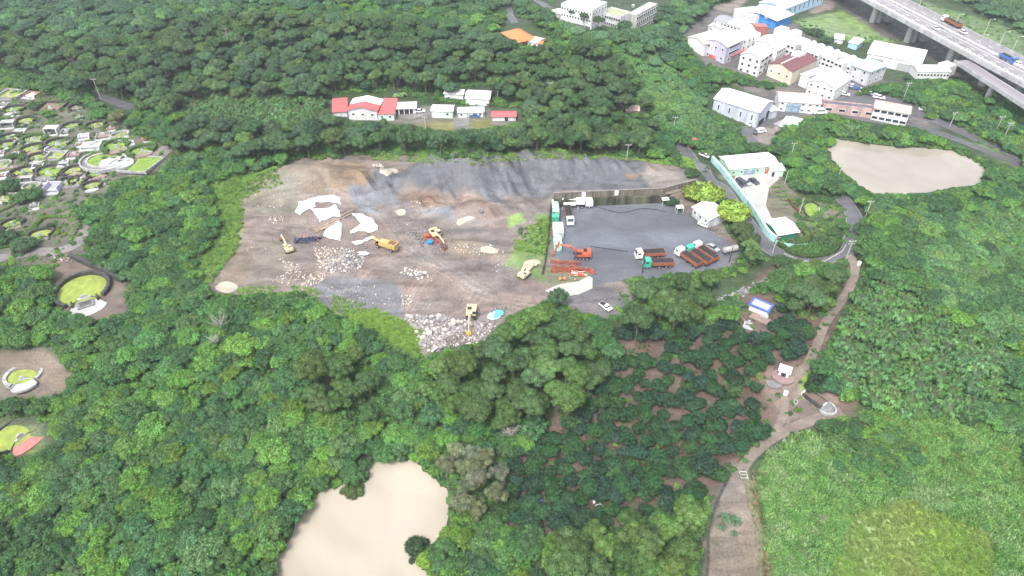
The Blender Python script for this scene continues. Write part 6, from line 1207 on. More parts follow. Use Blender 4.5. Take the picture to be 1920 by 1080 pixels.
# ================================================================ vegetation
def crown(seed, nl=12, lr=(.32, .48), flat=.62, leaf=.085, nleaf=2400, core=.86, tilt=.55, asp=1.25, ragged=.1, sep=.3, spread=.68):
    """one crown of radius 1: lobes of many leaf-sized faces round a rough core"""
    g = np.random.default_rng(seed); cs = []
    for i in range(nl*6):
        if len(cs) >= nl: break
        th = g.uniform(0, 2*math.pi); rr = math.sqrt(g.uniform(0, 1))*spread; zz = flat*math.sqrt(max(0, 1-rr**2))*g.uniform(.55, 1.0)
        c = np.array((rr*math.cos(th), rr*math.sin(th), zz)); r = g.uniform(*lr)
        if all(np.linalg.norm(c-q)> sep for q, _ in cs): cs.append((c, r))
    cs.append((np.array((0, 0, flat*.55)), .55))
    V, Fl, lv = [], [], []
    iv, ifc = ico(2); iv = np.array(iv)
    tri = []
    for c, r in cs:
        k = core*(1+.14*(fbm(iv[:, 0]*2.5+c[0]*9+5, iv[:, 1]*2.5+iv[:, 2]*2+c[1]*9+5, 3, seed)-.45)*2)
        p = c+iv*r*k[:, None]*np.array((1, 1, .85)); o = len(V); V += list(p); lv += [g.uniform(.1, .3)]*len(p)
        tri += [(a+o, b+o, d+o, d+o) for a, b, d in ifc]
    V = [tuple(v) for v in V]; tot = sum(r*r for _, r in cs)
    for c, r in cs:
        n = int(nleaf*r*r/tot); base = g.uniform(.15, .85)
        d = g.normal(size=(n, 3)); d /= np.linalg.norm(d, axis=1)[:, None]; d[:, 2] = np.abs(d[:, 2])*np.where(g.random(n) < .8, 1, -.5)
        q = c+d*(r*(1+g.normal(size=n)*ragged*.6))[:, None]*np.array((1, 1, .85))
        keep = np.ones(n, bool)
        for c2, r2 in cs:
            if c2 is not c: keep &= np.linalg.norm((q-c2)/np.array((1, 1, .85)), axis=1) > r2*.88
        q, d = q[keep], d[keep]; n = len(q)
        nn = d+g.normal(size=(n, 3))*tilt; nn[:, 2] += .25; nn /= np.linalg.norm(nn, axis=1)[:, None]
        a = np.cross(nn, g.normal(size=(n, 3))); a /= np.linalg.norm(a, axis=1)[:, None]; b = np.cross(nn, a)
        s = leaf*g.uniform(.6, 1.35, n)[:, None]
        quad = np.stack([q-a*s*asp*.5, q-b*s*.42, q+a*s*asp*.5-nn*s*.15, q+b*s*.42], 1).reshape(-1, 3)
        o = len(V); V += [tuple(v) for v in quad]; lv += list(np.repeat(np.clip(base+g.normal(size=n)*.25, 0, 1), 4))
        tri += [(o+4*i, o+4*i+1, o+4*i+2, o+4*i+3) for i in range(n)]
    return V, tri, lv
def leafmesh(name, data, m):
    V, Fq, lv = data
    me = bpy.data.meshes.new(name); me.from_pydata(V, [], [tuple(dict.fromkeys(f)) for f in Fq])
    a = me.attributes.new('lv', 'FLOAT', 'POINT'); a.data.foreach_set('value', np.asarray(lv, np.float32)); me.materials.append(m); me.update()
    me.polygons.foreach_set('use_smooth', [True]*len(me.polygons)); return me
def blades(seed, n=14, segs=6, leaf=.24, wid=.055, per=44, h=.95, spread=.95):
    """bamboo-like plumes: arching stems hung with narrow leaves"""
    g = np.random.default_rng(seed); V, Fq, lv = [], [], []
    for i in range(n):
        th = g.uniform(0, 6.283); rr = g.uniform(0, .5); b0 = np.array((rr*math.cos(th), rr*math.sin(th), 0)); ph = th+g.normal()*.6
        top = h*g.uniform(.65, 1.1); out = spread*g.uniform(.25, .8); base = g.uniform(.1, .9)
        for k in range(per):
            t = .35+.65*g.random(); ar = t*t*out
            p = b0+np.array((math.cos(ph)*ar, math.sin(ph)*ar, top*(t-.28*t**3*out*2))); 
            a = g.uniform(0, 6.283); d = np.array((math.cos(a), math.sin(a), g.uniform(-.7, .25))); d /= np.linalg.norm(d); d = d*.8+np.array((math.cos(ph), math.sin(ph), -.2))*.35
            sd = np.cross(d, (0, 0, 1.)); sd /= np.linalg.norm(sd)+1e-6; L = leaf*g.uniform(.6, 1.3); ww = wid*g.uniform(.8, 1.6)
            o = len(V); V += [tuple(p-sd*ww*.3), tuple(p+d*L*.45+sd*ww-np.array((0, 0, L*.05))), tuple(p+d*L-np.array((0, 0, L*.35))), tuple(p+d*L*.45-sd*ww-np.array((0, 0, L*.05)))]
            Fq.append((o, o+1, o+2, o+3)); lv += [np.clip(.35+.3*base+g.normal()*.1, 0, 1)]*4
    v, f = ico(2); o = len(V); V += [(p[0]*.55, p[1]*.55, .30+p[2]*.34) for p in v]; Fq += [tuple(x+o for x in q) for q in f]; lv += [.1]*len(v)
    return V, Fq, lv
def tuft(seed, n=70, h=1.0):
    g = np.random.default_rng(seed); V, Fq, lv = [], [], []
    for i in range(n):
        th = g.uniform(0, 6.283); rr = math.sqrt(g.random())*.75; p = np.array((rr*math.cos(th), rr*math.sin(th), 0)); ph = g.uniform(0, 6.283) if g.random() < .5 else .6+g.normal()*.5
        hh = h*g.uniform(.4, 1); o2 = hh*g.uniform(.2, .8); d = np.array((math.cos(ph), math.sin(ph), 0)); s = np.array((-d[1], d[0], 0))*g.uniform(.03, .07)
        q = p+d*o2*.4+np.array((0, 0, hh*.75)); r = p+d*o2+np.array((0, 0, hh*.8)); o = len(V)
        V += [tuple(p-s*.6), tuple(p+s*.6), tuple(q+s), tuple(q-s), tuple(r)]; Fq += [(o, o+1, o+2, o+3), (o+3, o+2, o+4)]; lv += [g.uniform(.3, .7)]*5
    return V, Fq, lv
LO, LI = leaf_mat('leaves', 'object'), leaf_mat('leaves_mass', 'inst')
SPEC = {
 'broad': [crown(100+i, nl=24, lr=(.15, .34), flat=.5, leaf=.085, nleaf=2700, ragged=.26, tilt=.7, asp=1.5, sep=.2, spread=.9) for i in range(6)],
 'forest': [crown(200+i, nl=17, lr=(.22, .36), flat=.7, leaf=.066, nleaf=3000, core=.9, tilt=.55, ragged=.07) for i in range(5)],
 'orchard': [crown(300+i, nl=12, lr=(.30, .42), flat=.55, leaf=.11, nleaf=1700, tilt=.75, asp=1.6, ragged=.15) for i in range(4)],
 'bush': [crown(400+i, nl=7, lr=(.34, .52), flat=.4, leaf=.17, nleaf=520, tilt=.8, ragged=.25) for i in range(5)],
 'bamboo': [blades(500+i) for i in range(4)],
 'open': [crown(600+i, nl=9, lr=(.2, .32), flat=.55, leaf=.06, nleaf=2300, core=.8, tilt=.5, ragged=.12) for i in range(3)],
 'bright': [crown(700+i, nl=18, lr=(.26, .40), flat=.5, leaf=.09, nleaf=2600, tilt=.6, asp=2.0, ragged=.12) for i in range(2)],
 'reed': [tuft(800+i) for i in range(4)],
}
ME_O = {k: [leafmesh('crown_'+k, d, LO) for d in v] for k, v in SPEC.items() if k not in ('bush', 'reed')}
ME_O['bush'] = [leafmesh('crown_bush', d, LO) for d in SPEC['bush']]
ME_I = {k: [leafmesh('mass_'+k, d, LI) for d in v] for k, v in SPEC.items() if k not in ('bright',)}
BARK = mat('bark', (.16, .13, .10), .9, var=.2, scale=2)
def trunkmesh(seed):
    g = random.Random(seed); b = MB(); top = Vector((g.uniform(-.1, .1), g.uniform(-.1, .1), .62))
    b.tube([(0, 0, -.15), (g.uniform(-.04, .04), g.uniform(-.04, .04), .3), tuple(top)], [.05, .036, .024], 6)
    for i in range(5):
        a = i*1.26+g.uniform(-.3, .3); r = g.uniform(.25, .4); z0 = g.uniform(.3, .6); b.tube([(top.x*z0, top.y*z0, z0), (math.cos(a)*r*.6, math.sin(a)*r*.6, z0+.12), (math.cos(a)*r, math.sin(a)*r, z0+.3)], [.022, .015, .007], 5)
    me = b.mesh('trunk'); me.materials.append(BARK); return me
TRK = [trunkmesh(i) for i in range(4)]
# -- the zones (plan shapes given by their outline)
Z_SHRUB, Z_FOREST, Z_BAMBOO, Z_BIG, Z_ORCH, Z_VINE, Z_REED, Z_TALL, Z_OPEN, Z_FAR, Z_MEADOW, Z_NONE = range(12)
ZP = [
 (Z_FAR, [(-300,-400),(2200,-400),(2200,70),(1300,60),(1240,120),(1100,60),(930,20),(700,0),(400,20),(300,0),(200,40),(-300,60)]),
 (Z_FOREST, [(-80,55),(60,50),(180,60),(320,25),(640,32),(940,60),(960,90),(1130,85),(1200,140),(1245,205),(1180,300),(700,288),(430,292),(420,250),(335,285),(330,212),(200,190),(0,110),(-80,110)]),
 (Z_FAR, [(60,0),(340,0),(300,50),(180,80),(80,60)]),
 (Z_VINE, [(1130,85),(1280,130),(1340,200),(1330,260),(1240,240),(1190,140)]),
 (Z_BAMBOO, [(335,172),(620,176),(640,200),(560,238),(420,232),(330,222)]),
 (Z_BIG, [(930,590),(1040,550),(1090,590),(1120,640),(1160,700),(1050,790),(900,800),(800,700),(880,660)]),
 (Z_BIG, [(1160,505),(1330,500),(1420,440),(1450,520),(1360,560),(1300,600),(1180,600)]),
 (Z_BIG, [(1385,400),(1450,420),(1440,470),(1390,470)]),
 (Z_BIG, [(560,660),(650,640),(720,720),(700,780),(560,760)]),
 (Z_OPEN, [(820,820),(960,850),(945,940),(900,990),(830,960)]),
 (Z_BIG, [(1160,940),(1350,900),(1350,1100),(1000,1100),(1060,1020)]),
 (Z_ORCH, [(1140,600),(1300,610),(1500,550),(1600,520),(1560,620),(1530,700),(1600,750),(1460,800),(1370,860),(1330,930),(1270,940),(1170,980),(1080,1010),(980,1000),(925,960),(970,840),(1080,770),(1160,690)]),
 (Z_BIG, [(1480,520),(1570,520),(1575,590),(1480,590)]),
 (Z_BAMBOO, [(1600,540),(1690,520),(1760,590),(1890,620),(1890,740),(1760,790),(1650,760),(1570,700),(1560,630)]),
 (Z_VINE, [(1700,400),(1930,380),(1990,620),(1880,620),(1760,560),(1700,480)]),
 (Z_REED, [(1430,870),(1560,800),(1660,760),(1930,800),(2000,1100),(1450,1100),(1415,930)]),
 (Z_TALL, [(1520,800),(1640,775),(1740,850),(1700,900),(1560,870)]),
 (Z_MEADOW, [(1600,960),(1700,935),(1860,1000),(1870,1120),(1540,1120)]),
 (Z_BAMBOO, [(1560,225),(1640,225),(1640,262),(1570,258)]),
]
CLEAR = [QUARRY, [(400,345),(440,330),(520,308),(520,335),(450,370),(455,420),(440,475),(405,505),(372,500),(400,455),(415,400)], [(640,585),(700,577),(790,622),(788,660),(748,652),(690,612)], [(1033,360),(1300,340),(1340,400),(1392,466),(1330,505),(1210,512),(1165,520),(1190,575),(1130,597),(1050,560),(1020,505)], FRONT_POND, REAR_POND,
 [(-90,150),(80,172),(170,205),(230,225),(275,262),(325,272),(318,292),(290,325),(250,328),(205,338),(200,362),(130,382),(130,400),(165,415),(160,450),(150,492),(-90,505)],
 [(98,500),(170,488),(235,520),(235,585),(165,598),(100,575)], [(-60,655),(95,648),(125,690),(120,738),(-60,755)], [(-60,782),(80,782),(95,830),(60,850),(-60,852)],
 [(615,178),(760,172),(790,188),(905,196),(975,202),(980,226),(905,240),(840,244),(760,232),(620,222)], [(830,165),(920,160),(922,188),(832,180)], [(1165,190),(1205,190),(1210,210),(1165,210)],
 [(938,38),(995,36),(1024,62),(1024,80),(968,80),(938,60)], [(1035,-20),(1270,-30),(1250,25),(1195,52),(1170,45),(1110,50),(1045,32)],
 [(1283,60),(1340,10),(1500,-30),(1580,-30),(1660,30),(1710,60),(1760,90),(1810,118),(1790,142),(1640,155),(1590,180),(1660,175),(1730,205),(1800,240),(1930,305),(1900,318),(1830,285),(1720,235),(1620,228),(1560,212),(1470,225),(1440,272),(1400,272),(1395,235),(1330,210),(1330,175),(1350,155),(1440,165),(1500,160),(1440,150),(1400,138),(1310,112)],
 [(1500,-80),(1640,-80),(1720,-30),(1930,70),(1940,200),(1860,175),(1790,140),(1720,95),(1640,55)],
 [(1262,262),(1290,275),(1345,300),(1370,290),(1440,280),(1480,312),(1478,335),(1500,360),(1560,372),(1600,360),(1612,400),(1612,440),(1600,475),(1550,495),(1490,494),(1440,478),(1400,440),(1340,380),(1290,315)],
 [(1588,470),(1616,490),(1612,520),(1590,560),(1575,600),(1540,660),(1515,700),(1490,740),(1490,770),(1612,745),(1618,775),(1560,785),(1480,815),(1440,850),(1412,890),(1430,960),(1450,1100),(1318,1100),(1325,1000),(1348,930),(1375,865),(1440,815),(1460,780),(1456,700),(1500,690),(1540,610),(1572,560),(1595,510)],
 [(1395,548),(1450,550),(1460,600),(1410,615),(1390,590)], [(1340,535),(1400,505),(1460,480),(1465,500),(1400,545),(1350,565)], [(1445,680),(1495,680),(1500,720),(1445,735)], [(1510,735),(1560,735),(1570,775),(1520,775)],
 [(160,165),(215,180),(255,198),(250,210),(200,200)], [(945,0),(960,5),(975,40),(955,40)], [(980,-20),(1010,-15),(1045,15),(1010,12)],
 [(1425,690),(1470,690),(1470,790),(1445,800)],
]
INN = {0: .35, 1: .3, 2: .15}
def clearm(px, py):
    m = np.zeros(np.shape(px), bool)
    for p in CLEAR: m |= pip(px, py, p)
    return m
def zone(px, py):
    z = np.zeros(np.shape(px), int)
    for k, p in ZP: z[pip(px, py, p)] = k
    return z
def jitgrid(sp, s, x0=-420, x1=420, y0=45, y1=620):
    g = np.random.default_rng(s); a, b = np.meshgrid(np.arange(x0, x1, sp), np.arange(y0, y1, sp*.9)); a = a+(np.arange(a.shape[0]) % 2)[:, None]*sp*.5
    a = (a+g.uniform(-.38, .38, a.shape)*sp).ravel(); b = (b+g.uniform(-.38, .38, b.shape)*sp).ravel(); z = terrain(a, b)
    px, py, _ = proj(a, b, z); k = (px > -110) & (px < 2030) & (py > -75) & (py < 1230); return a[k], b[k], z[k], px[k], py[k], g
def ok(x, y, z, r, h):
    m = np.ones(len(x), bool)
    for dx, f in ((0, 0), (-.75, .65), (.75, .65), (0, .95)):
        px, py, _ = proj(x+dx*r, y, z+h*f); m &= ~clearm(px, py)
    return m
lerp = lambda a, b, t: tuple(a[i]*(1-t)+b[i]*t for i in range(3))
GAIN = 1.5
PAL = {
 'broad': [(.050,.115,.030),(.062,.135,.034),(.040,.095,.032),(.080,.165,.028),(.055,.115,.034),(.070,.13,.04),(.092,.18,.032),(.040,.09,.028)],
 'forest': [(.042,.082,.026),(.054,.094,.026),(.038,.074,.026),(.048,.08,.03),(.066,.11,.03),(.034,.068,.026),(.055,.10,.04)],
 'far': [(.055,.11,.045),(.07,.13,.05),(.045,.09,.04),(.08,.15,.055)],
 'orchard': [(.018,.048,.016),(.022,.058,.018),(.018,.042,.02),(.028,.065,.02)],
 'bamboo': [(.062,.135,.036),(.072,.15,.04),(.055,.12,.034),(.08,.16,.046)],
 'vine': [(.045,.10,.032),(.07,.14,.042),(.095,.175,.05),(.085,.165,.048),(.11,.19,.055)],
 'big': [(.05,.085,.022),(.06,.10,.025),(.045,.085,.022),(.055,.095,.03),(.075,.13,.03)],
 'open': [(.11,.125,.055),(.095,.115,.05),(.12,.135,.065)],
 'reed': [(.12,.25,.06),(.15,.28,.075),(.09,.21,.05),(.16,.26,.10)],
 'grass': [(.17,.31,.05),(.15,.28,.045),(.20,.32,.065)],
}
ZT = { # zone: crown mesh, palette, radius range, height/radius, label, category, group, name
 Z_SHRUB: ('broad','broad',(1.6,3.5),1.45,'green broadleaf tree in the dense tangle of low trees round the quarry','tree','low broadleaf trees round the quarry and ponds','broadleaf_tree'),
 Z_VINE: ('broad','vine',(1.5,3.5),1.15,'pale green vine covered small tree on the open slope','tree','vine covered small trees on the right hand and rear slopes','small_tree'),
 Z_FAR: ('broad','far',(2.2,4.2),1.6,'bluish green tree on the far hillside at the top of the view','tree','trees on the far hillside','hillside_tree'),
 Z_FOREST: ('forest','forest',(2.4,4.9),2.0,'dark olive round headed forest tree on the hill behind the quarry','tree','round headed trees of the hill forest','forest_tree'),
 Z_BIG: ('forest','big',(3.0,4.6),2.2,'tall dark olive tree with billowing crown beside the quarry and truck yard','tree','tall billowing trees beside the quarry and yard','tall_tree'),
 Z_ORCH: ('orchard','orchard',(1.75,2.7),1.35,'dark glossy green fruit tree growing on the bare brown orchard soil','fruit tree','dark fruit trees of the orchard','fruit_tree'),
 Z_BAMBOO: ('bamboo','bamboo',(2.3,3.4),1.65,'feathery bamboo clump with drooping plumes in the bamboo grove','bamboo','feathery bamboo clumps','bamboo_clump'),
 Z_OPEN: ('open','open',(2.4,3.4),2.3,'pale olive tree with open clustered crown on the bank of the front pond','tree','pale olive trees between the front pond and orchard','olive_crowned_tree'),
 Z_TALL: ('broad','broad',(1.3,2.2),1.4,'bright green shrub standing above the tall grass of the field','shrub','shrubs standing in the grass field','field_shrub'),
}
PAL = {k: [tuple(c*(GAIN if k != 'grass' and k != 'reed' else 1.15) for c in q) for q in v] for k, v in PAL.items()}
mass_pts = {k: [] for k in ME_I}
counts = {}
def tree(name, label, cat, group, cm, loc, r, h, col, seed, bamboo=False):
    e = empty(name, loc, random.uniform(0, 6.28), label, cat, group)
    e.scale = (r, r, r)
    c = bpy.data.objects.new('crown', cm); COL.objects.link(c); c.parent = e; c.color = (*col, 1); hr = h/r
    if bamboo: c.scale = (1, 1, hr/1.15); c.location.z = 0
    else: c.location.z = max(0, hr-1.05); c.scale = (1, 1, 1)
    t = bpy.data.objects.new('stem' if bamboo else 'trunk', TRK[seed % 4]); COL.objects.link(t); t.parent = e; t.scale = (1.4, 1.4, max(.6, hr)/1.1)
    return e
SPAC = {Z_SHRUB: 3.2, Z_VINE: 3.3, Z_FAR: 5.2, Z_FOREST: 5.0, Z_BIG: 5.2, Z_ORCH: 3.7, Z_BAMBOO: 3.7, Z_OPEN: 4.2, Z_TALL: 3.2}
allt = []
for zk, sp in SPAC.items():
    x, y, z, px, py, g = jitgrid(sp, 40+zk, y1=700)
    mk, pal, rr, hr, label, cat, group, nm = ZT[zk]
    r = g.uniform(*rr, len(x))*np.where(g.random(len(x)) < .12, 1.2, 1); h = r*hr*g.uniform(.85, 1.2, len(x))
    cx_, cy_, fw = proj(x, y, z+h*.6); k = (zone(cx_, cy_) == zk)
    if zk == Z_TALL: k &= g.random(len(x)) < .6
    if zk == Z_ORCH: k &= (fbm(x/9, y/9, 2, 55) < .62)
    k[k] = ok(x[k], y[k], z[k], r[k], h[k]) & ~clearm(px[k], py[k])
    # small plants may stand where the large ones would hide a clearing
    x, y, z, r, h, fw = x[k], y[k], z[k], r[k], h[k], fw[k]; size = r/fw; order = np.argsort(-size)
    cl = fbm(x/14, y/14, 3, 60+zk)
    for j, i in enumerate(order):
        P_ = PAL[pal]; u = np.clip((cl[i]-.2)/.5+g.normal()*.22, 0, .999); c = P_[int(u*len(P_))]; c = tuple(np.clip(np.array(c)*g.uniform(.85, 1.2)*np.array((g.uniform(.85, 1.03), 1, g.uniform(.9, 1.35))), .01, .5))
        if zk == Z_SHRUB and g.random() < .035: c = (.12, .22, .035)
        if j < 290:
            tree(nm, label, cat, group, ME_O[mk][j % len(ME_O[mk])], (x[i], y[i], z[i]-.1), r[i], h[i], c, j, mk == 'bamboo')
        else:
            zz = z[i]-.1+(0 if mk == 'bamboo' else max(0, h[i]-1.05*r[i])); mass_pts[mk].append((x[i], y[i], zz, r[i], *c))
    counts[nm] = len(order)
# undergrowth, reeds and grass nobody could count
x, y, z, px, py, g = jitgrid(1.6, 91, y1=470)
zn = zone(px, py); r = g.uniform(.8, 1.7, len(x))
def okb(x, y, z, r):
    m = np.ones(len(x), bool)
    for dx, f in ((0, 0), (-.6, .5), (.6, .5), (0, .8)):
        a, b, _ = proj(x+dx*r, y, z+r*f); m &= ~clearm(a, b)
    return m
k = np.isin(zn, [Z_SHRUB, Z_VINE, Z_FOREST, Z_BIG, Z_OPEN, Z_FAR, Z_BAMBOO, Z_TALL]) & ((fbm(x/9, y/9, 3, 77) > .30)) & okb(x, y, z, r)
cl = fbm(x/10, y/10, 3, 78)
for i in np.nonzero(k)[0]:
    pal = PAL['vine' if zn[i] == Z_VINE else 'far' if zn[i] == Z_FAR else 'broad']; c = np.array(pal[int(np.clip((cl[i]-.2)/.5+g.normal()*.2, 0, .999)*len(pal))])*g.uniform(.8, 1.15)
    mass_pts['bush'].append((x[i], y[i], z[i]-.1, r[i], *c))
LFR = [(395,325),(520,310),(530,345),(445,375),(452,420),(440,470),(400,530),(330,545),(330,480),(395,420),(400,370)]
TFR = [(690,280),(1040,280),(1160,286),(1305,300),(1305,318),(1180,300),(1040,298),(880,310),(700,300)]
BFR = [(440,540),(560,535),(700,575),(790,622),(790,665),(740,655),(650,600),(560,560),(450,565)]
MFR = [(985,425),(1030,405),(1036,420),(1026,480),(1000,475),(965,468),(965,450),(995,450)]
x, y, z, px, py, g = jitgrid(.95, 92, y0=50, y1=300)
zn = zone(px, py); k = np.zeros(len(x), bool); tone = fbm(x/7, y/7, 3, 79)
k |= (zn == Z_REED) & ~clearm(px, py); k |= (zn == Z_MEADOW)
fr = pip(px, py, LFR) | pip(px, py, TFR) | pip(px, py, BFR) | pip(px, py, MFR); k |= fr & (tone > .3)
k |= (zn == Z_ORCH) & (tone > .52) & (g.random(len(x)) < .5) & ~clearm(px, py)
for i in np.nonzero(k)[0]:
    if zn[i] == Z_MEADOW: c = np.array(lerp((.17, .29, .055), (.22, .28, .08), float(np.clip(tone[i]*2-.5, 0, 1)))); r_ = g.uniform(.6, .95)
    elif zn[i] == Z_REED: c = np.array(PAL['reed'][int(np.clip((tone[i]-.2)/.5+g.normal()*.15, 0, .999)*4)]); r_ = g.uniform(.8, 1.5)*(.7+.9*tone[i])
    elif zn[i] == Z_ORCH and not fr[i]: c = np.array((.07, .13, .035)); r_ = g.uniform(.3, .6)
    else: c = np.array(PAL['grass'][g.integers(3)]); r_ = g.uniform(.4, .8)
    mass_pts['reed'].append((x[i], y[i], z[i]-.05, r_, *(c*g.uniform(.85, 1.15))))
x, y, z, px, py, g = jitgrid(2.1, 93, y0=50, y1=200)
k = (zone(px, py) == Z_REED) & okb(x, y, z, np.full(len(x), .8)) & (fbm(x/8, y/8, 3, 80) > .40)
for i in np.nonzero(k)[0]:
    mass_pts['bush'].append((x[i], y[i], z[i]-.1, g.uniform(.6, 1.2), *(np.array(PAL['reed'][g.integers(4)])*g.uniform(.55, .85))))
SPOTS = [([(1478,372),(1560,372),(1585,390),(1590,440),(1560,478),(1500,478),(1460,455),(1500,430)], 1.7, .8), ([(-20,160),(110,172),(185,215),(330,262),(300,300),(240,330),(160,420),(160,490),(0,500)], 1.9, .5), ([(1490,30),(1560,60),(1700,75),(1690,95),(1600,92),(1510,75)], 2.4, .6),
 ([(1740,120),(1830,130),(1920,190),(1920,230),(1820,190),(1760,165)], 2.6, .7), ([(1700,0),(1920,50),(1920,95),(1790,45),(1690,0)], 3, .4), ([(1390,250),(1345,230),(1335,205),(1400,215),(1425,228)], 2, .8), ([(1300,340),(1345,330),(1375,370),(1400,420),(1380,440),(1340,395)], 2, .5), ([(1150,540),(1190,560),(1200,600),(1160,600)], 1.7, .8), ([(1800,225),(1920,275),(1920,300),(1850,280)], 2.2, .5), ([(1175,590),(1470,560),(1590,600),(1500,780),(1330,930),(1000,1030),(930,960)], 2.3, .34), ([(380,330),(520,312),(480,345),(440,400),(440,470),(400,520)], 1.5, .5), ([(975,430),(1032,410),(1024,480),(970,465)], 1.4, .7)]
for kk, (poly, sp, pr) in enumerate(SPOTS):
    gx, gy, gz, g = inpoly_pts(poly, sp, 950+kk)
    for i in range(len(gx)):
        if g.random() < pr:
            c = np.array(PAL['broad'][g.integers(8)])*g.uniform(.8, 1.3); mass_pts['bush'].append((gx[i], gy[i], gz[i]-.15, g.uniform(.45, 1.3 if kk in (0, 1) else 1.05), *c))
DRY = [(1410,888),(1436,880),(1440,940),(1462,1010),(1468,1110),(1438,1110),(1432,1010),(1414,950)]
for poly, sp, pr, pal_, kk, r0, r1 in ((DRY, .8, .9, [(.27,.20,.13),(.30,.24,.14),(.20,.20,.09)], 'reed', .5, .95), ([(1440,850),(1500,810),(1560,830),(1500,900),(1480,1000),(1500,1100),(1455,1100),(1440,960)], 1.3, .6, [(.22,.33,.13),(.25,.34,.16)], 'reed', .9, 1.6), ([(1760,850),(1920,900),(1930,1060),(1850,1000),(1800,960),(1720,900)], 2.2, .75, [(.09,.18,.04),(.12,.22,.05)], 'bush', .8, 1.9),
 ([(1560,900),(1640,880),(1720,920),(1640,960),(1560,940)], 2.0, .7, [(.08,.19,.035),(.11,.22,.04)], 'bush', .8, 1.8), ([(1640,775),(1760,790),(1900,840),(1920,900),(1760,860),(1680,830)], 2.2, .7, [(.12,.20,.045),(.15,.22,.05)], 'bush', .8, 1.7), ([(1490,920),(1530,940),(1560,1010),(1550,1100),(1520,1100),(1510,1000)], 2.0, .7, [(.07,.14,.04),(.2,.24,.12)], 'bush', .7, 1.6),
 ([(640,585),(700,577),(790,622),(788,660),(748,652),(690,612)], .8, .95, [(.20,.34,.05),(.17,.30,.045)], 'reed', .5, .9), ([(400,345),(440,330),(520,308),(520,335),(450,370),(455,420),(440,475),(405,505),(372,500),(400,455),(415,400)], .85, .85, [(.18,.30,.055),(.15,.27,.05),(.10,.21,.04)], 'reed', .5, 1.0)):
    gx, gy, gz, g = inpoly_pts(poly, sp, int(poly[0][0])+int(poly[0][1]))
    for i in range(len(gx)):
        if g.random() < pr: mass_pts[kk].append((gx[i], gy[i], gz[i]-.08, g.uniform(r0, r1), *(np.array(pal_[g.integers(len(pal_))])*g.uniform(.85, 1.15))))
NAMES = {'broad': ('woodland_mass', 'continuous mass of low broadleaf woodland canopy'), 'forest': ('forest_mass', 'far part of the dark olive hill forest that reads as one mass'), 'orchard': ('orchard_mass', 'orchard foliage'), 'bush': ('undergrowth', 'tangled green undergrowth filling the gaps between the trees'), 'bamboo': ('bamboo_mass', 'rear part of the bamboo groves'), 'open': ('open_mass', 'olive canopy'), 'reed': ('tall_grass', 'tall bright green grass and reeds')}
def scatter(kind):
    pts = mass_pts[kind]
    if not pts: return
    A = np.array(pts); nm, lab = NAMES[kind]; n = len(A)
    me = bpy.data.meshes.new(nm); me.vertices.add(n); me.vertices.foreach_set('co', A[:, :3].astype(np.float32).ravel())
    a = me.attributes.new('scl', 'FLOAT', 'POINT'); a.data.foreach_set('value', A[:, 3].astype(np.float32))
    a = me.attributes.new('col', 'FLOAT_COLOR', 'POINT'); a.data.foreach_set('color', np.column_stack([A[:, 4:7], np.ones(n)]).astype(np.float32).ravel())
    a = me.attributes.new('rot', 'FLOAT_VECTOR', 'POINT'); a.data.foreach_set('vector', np.column_stack([rng.normal(0, .12, n), rng.normal(0, .12, n), rng.uniform(0, 6.28, n)]).astype(np.float32).ravel())
    a = me.attributes.new('pick', 'INT', 'POINT'); a.data.foreach_set('value', rng.integers(0, len(ME_I[kind]), n).astype(np.int32))
    o = bpy.data.objects.new(nm, me); COL.objects.link(o); tag(o, lab, {'reed': 'grass', 'bush': 'undergrowth', 'bamboo': 'bamboo'}.get(kind, 'woodland'), kind='stuff')
    ng = bpy.data.node_groups.new('scatter_'+kind, 'GeometryNodeTree'); ng.interface.new_socket('Geometry', in_out='INPUT', socket_type='NodeSocketGeometry'); ng.interface.new_socket('Geometry', in_out='OUTPUT', socket_type='NodeSocketGeometry')
    N = ng.nodes; L = ng.links; gi = N.new('NodeGroupInput'); go = N.new('NodeGroupOutput'); ip = N.new('GeometryNodeInstanceOnPoints'); jn = N.new('GeometryNodeJoinGeometry')
    for i, mm in enumerate(ME_I[kind]):
        so_ = bpy.data.objects.new('leaf_source', mm); oi = N.new('GeometryNodeObjectInfo'); oi.inputs['Object'].default_value = so_; oi.inputs['As Instance'].default_value = True; L.new(oi.outputs['Geometry'], jn.inputs[0])
    def na(nm, ty):
        q = N.new('GeometryNodeInputNamedAttribute'); q.data_type = ty; q.inputs['Name'].default_value = nm; return q.outputs['Attribute']
    L.new(gi.outputs[0], ip.inputs['Points']); L.new(jn.outputs[0], ip.inputs['Instance']); ip.inputs['Pick Instance'].default_value = True
    L.new(na('pick', 'INT'), ip.inputs['Instance Index']); L.new(na('rot', 'FLOAT_VECTOR'), ip.inputs['Rotation']); L.new(na('scl', 'FLOAT'), ip.inputs['Scale']); L.new(ip.outputs[0], go.inputs[0])
    md = o.modifiers.new('scatter', 'NODES'); md.node_group = ng; counts[nm] = n
for kd in mass_pts: scatter(kd)
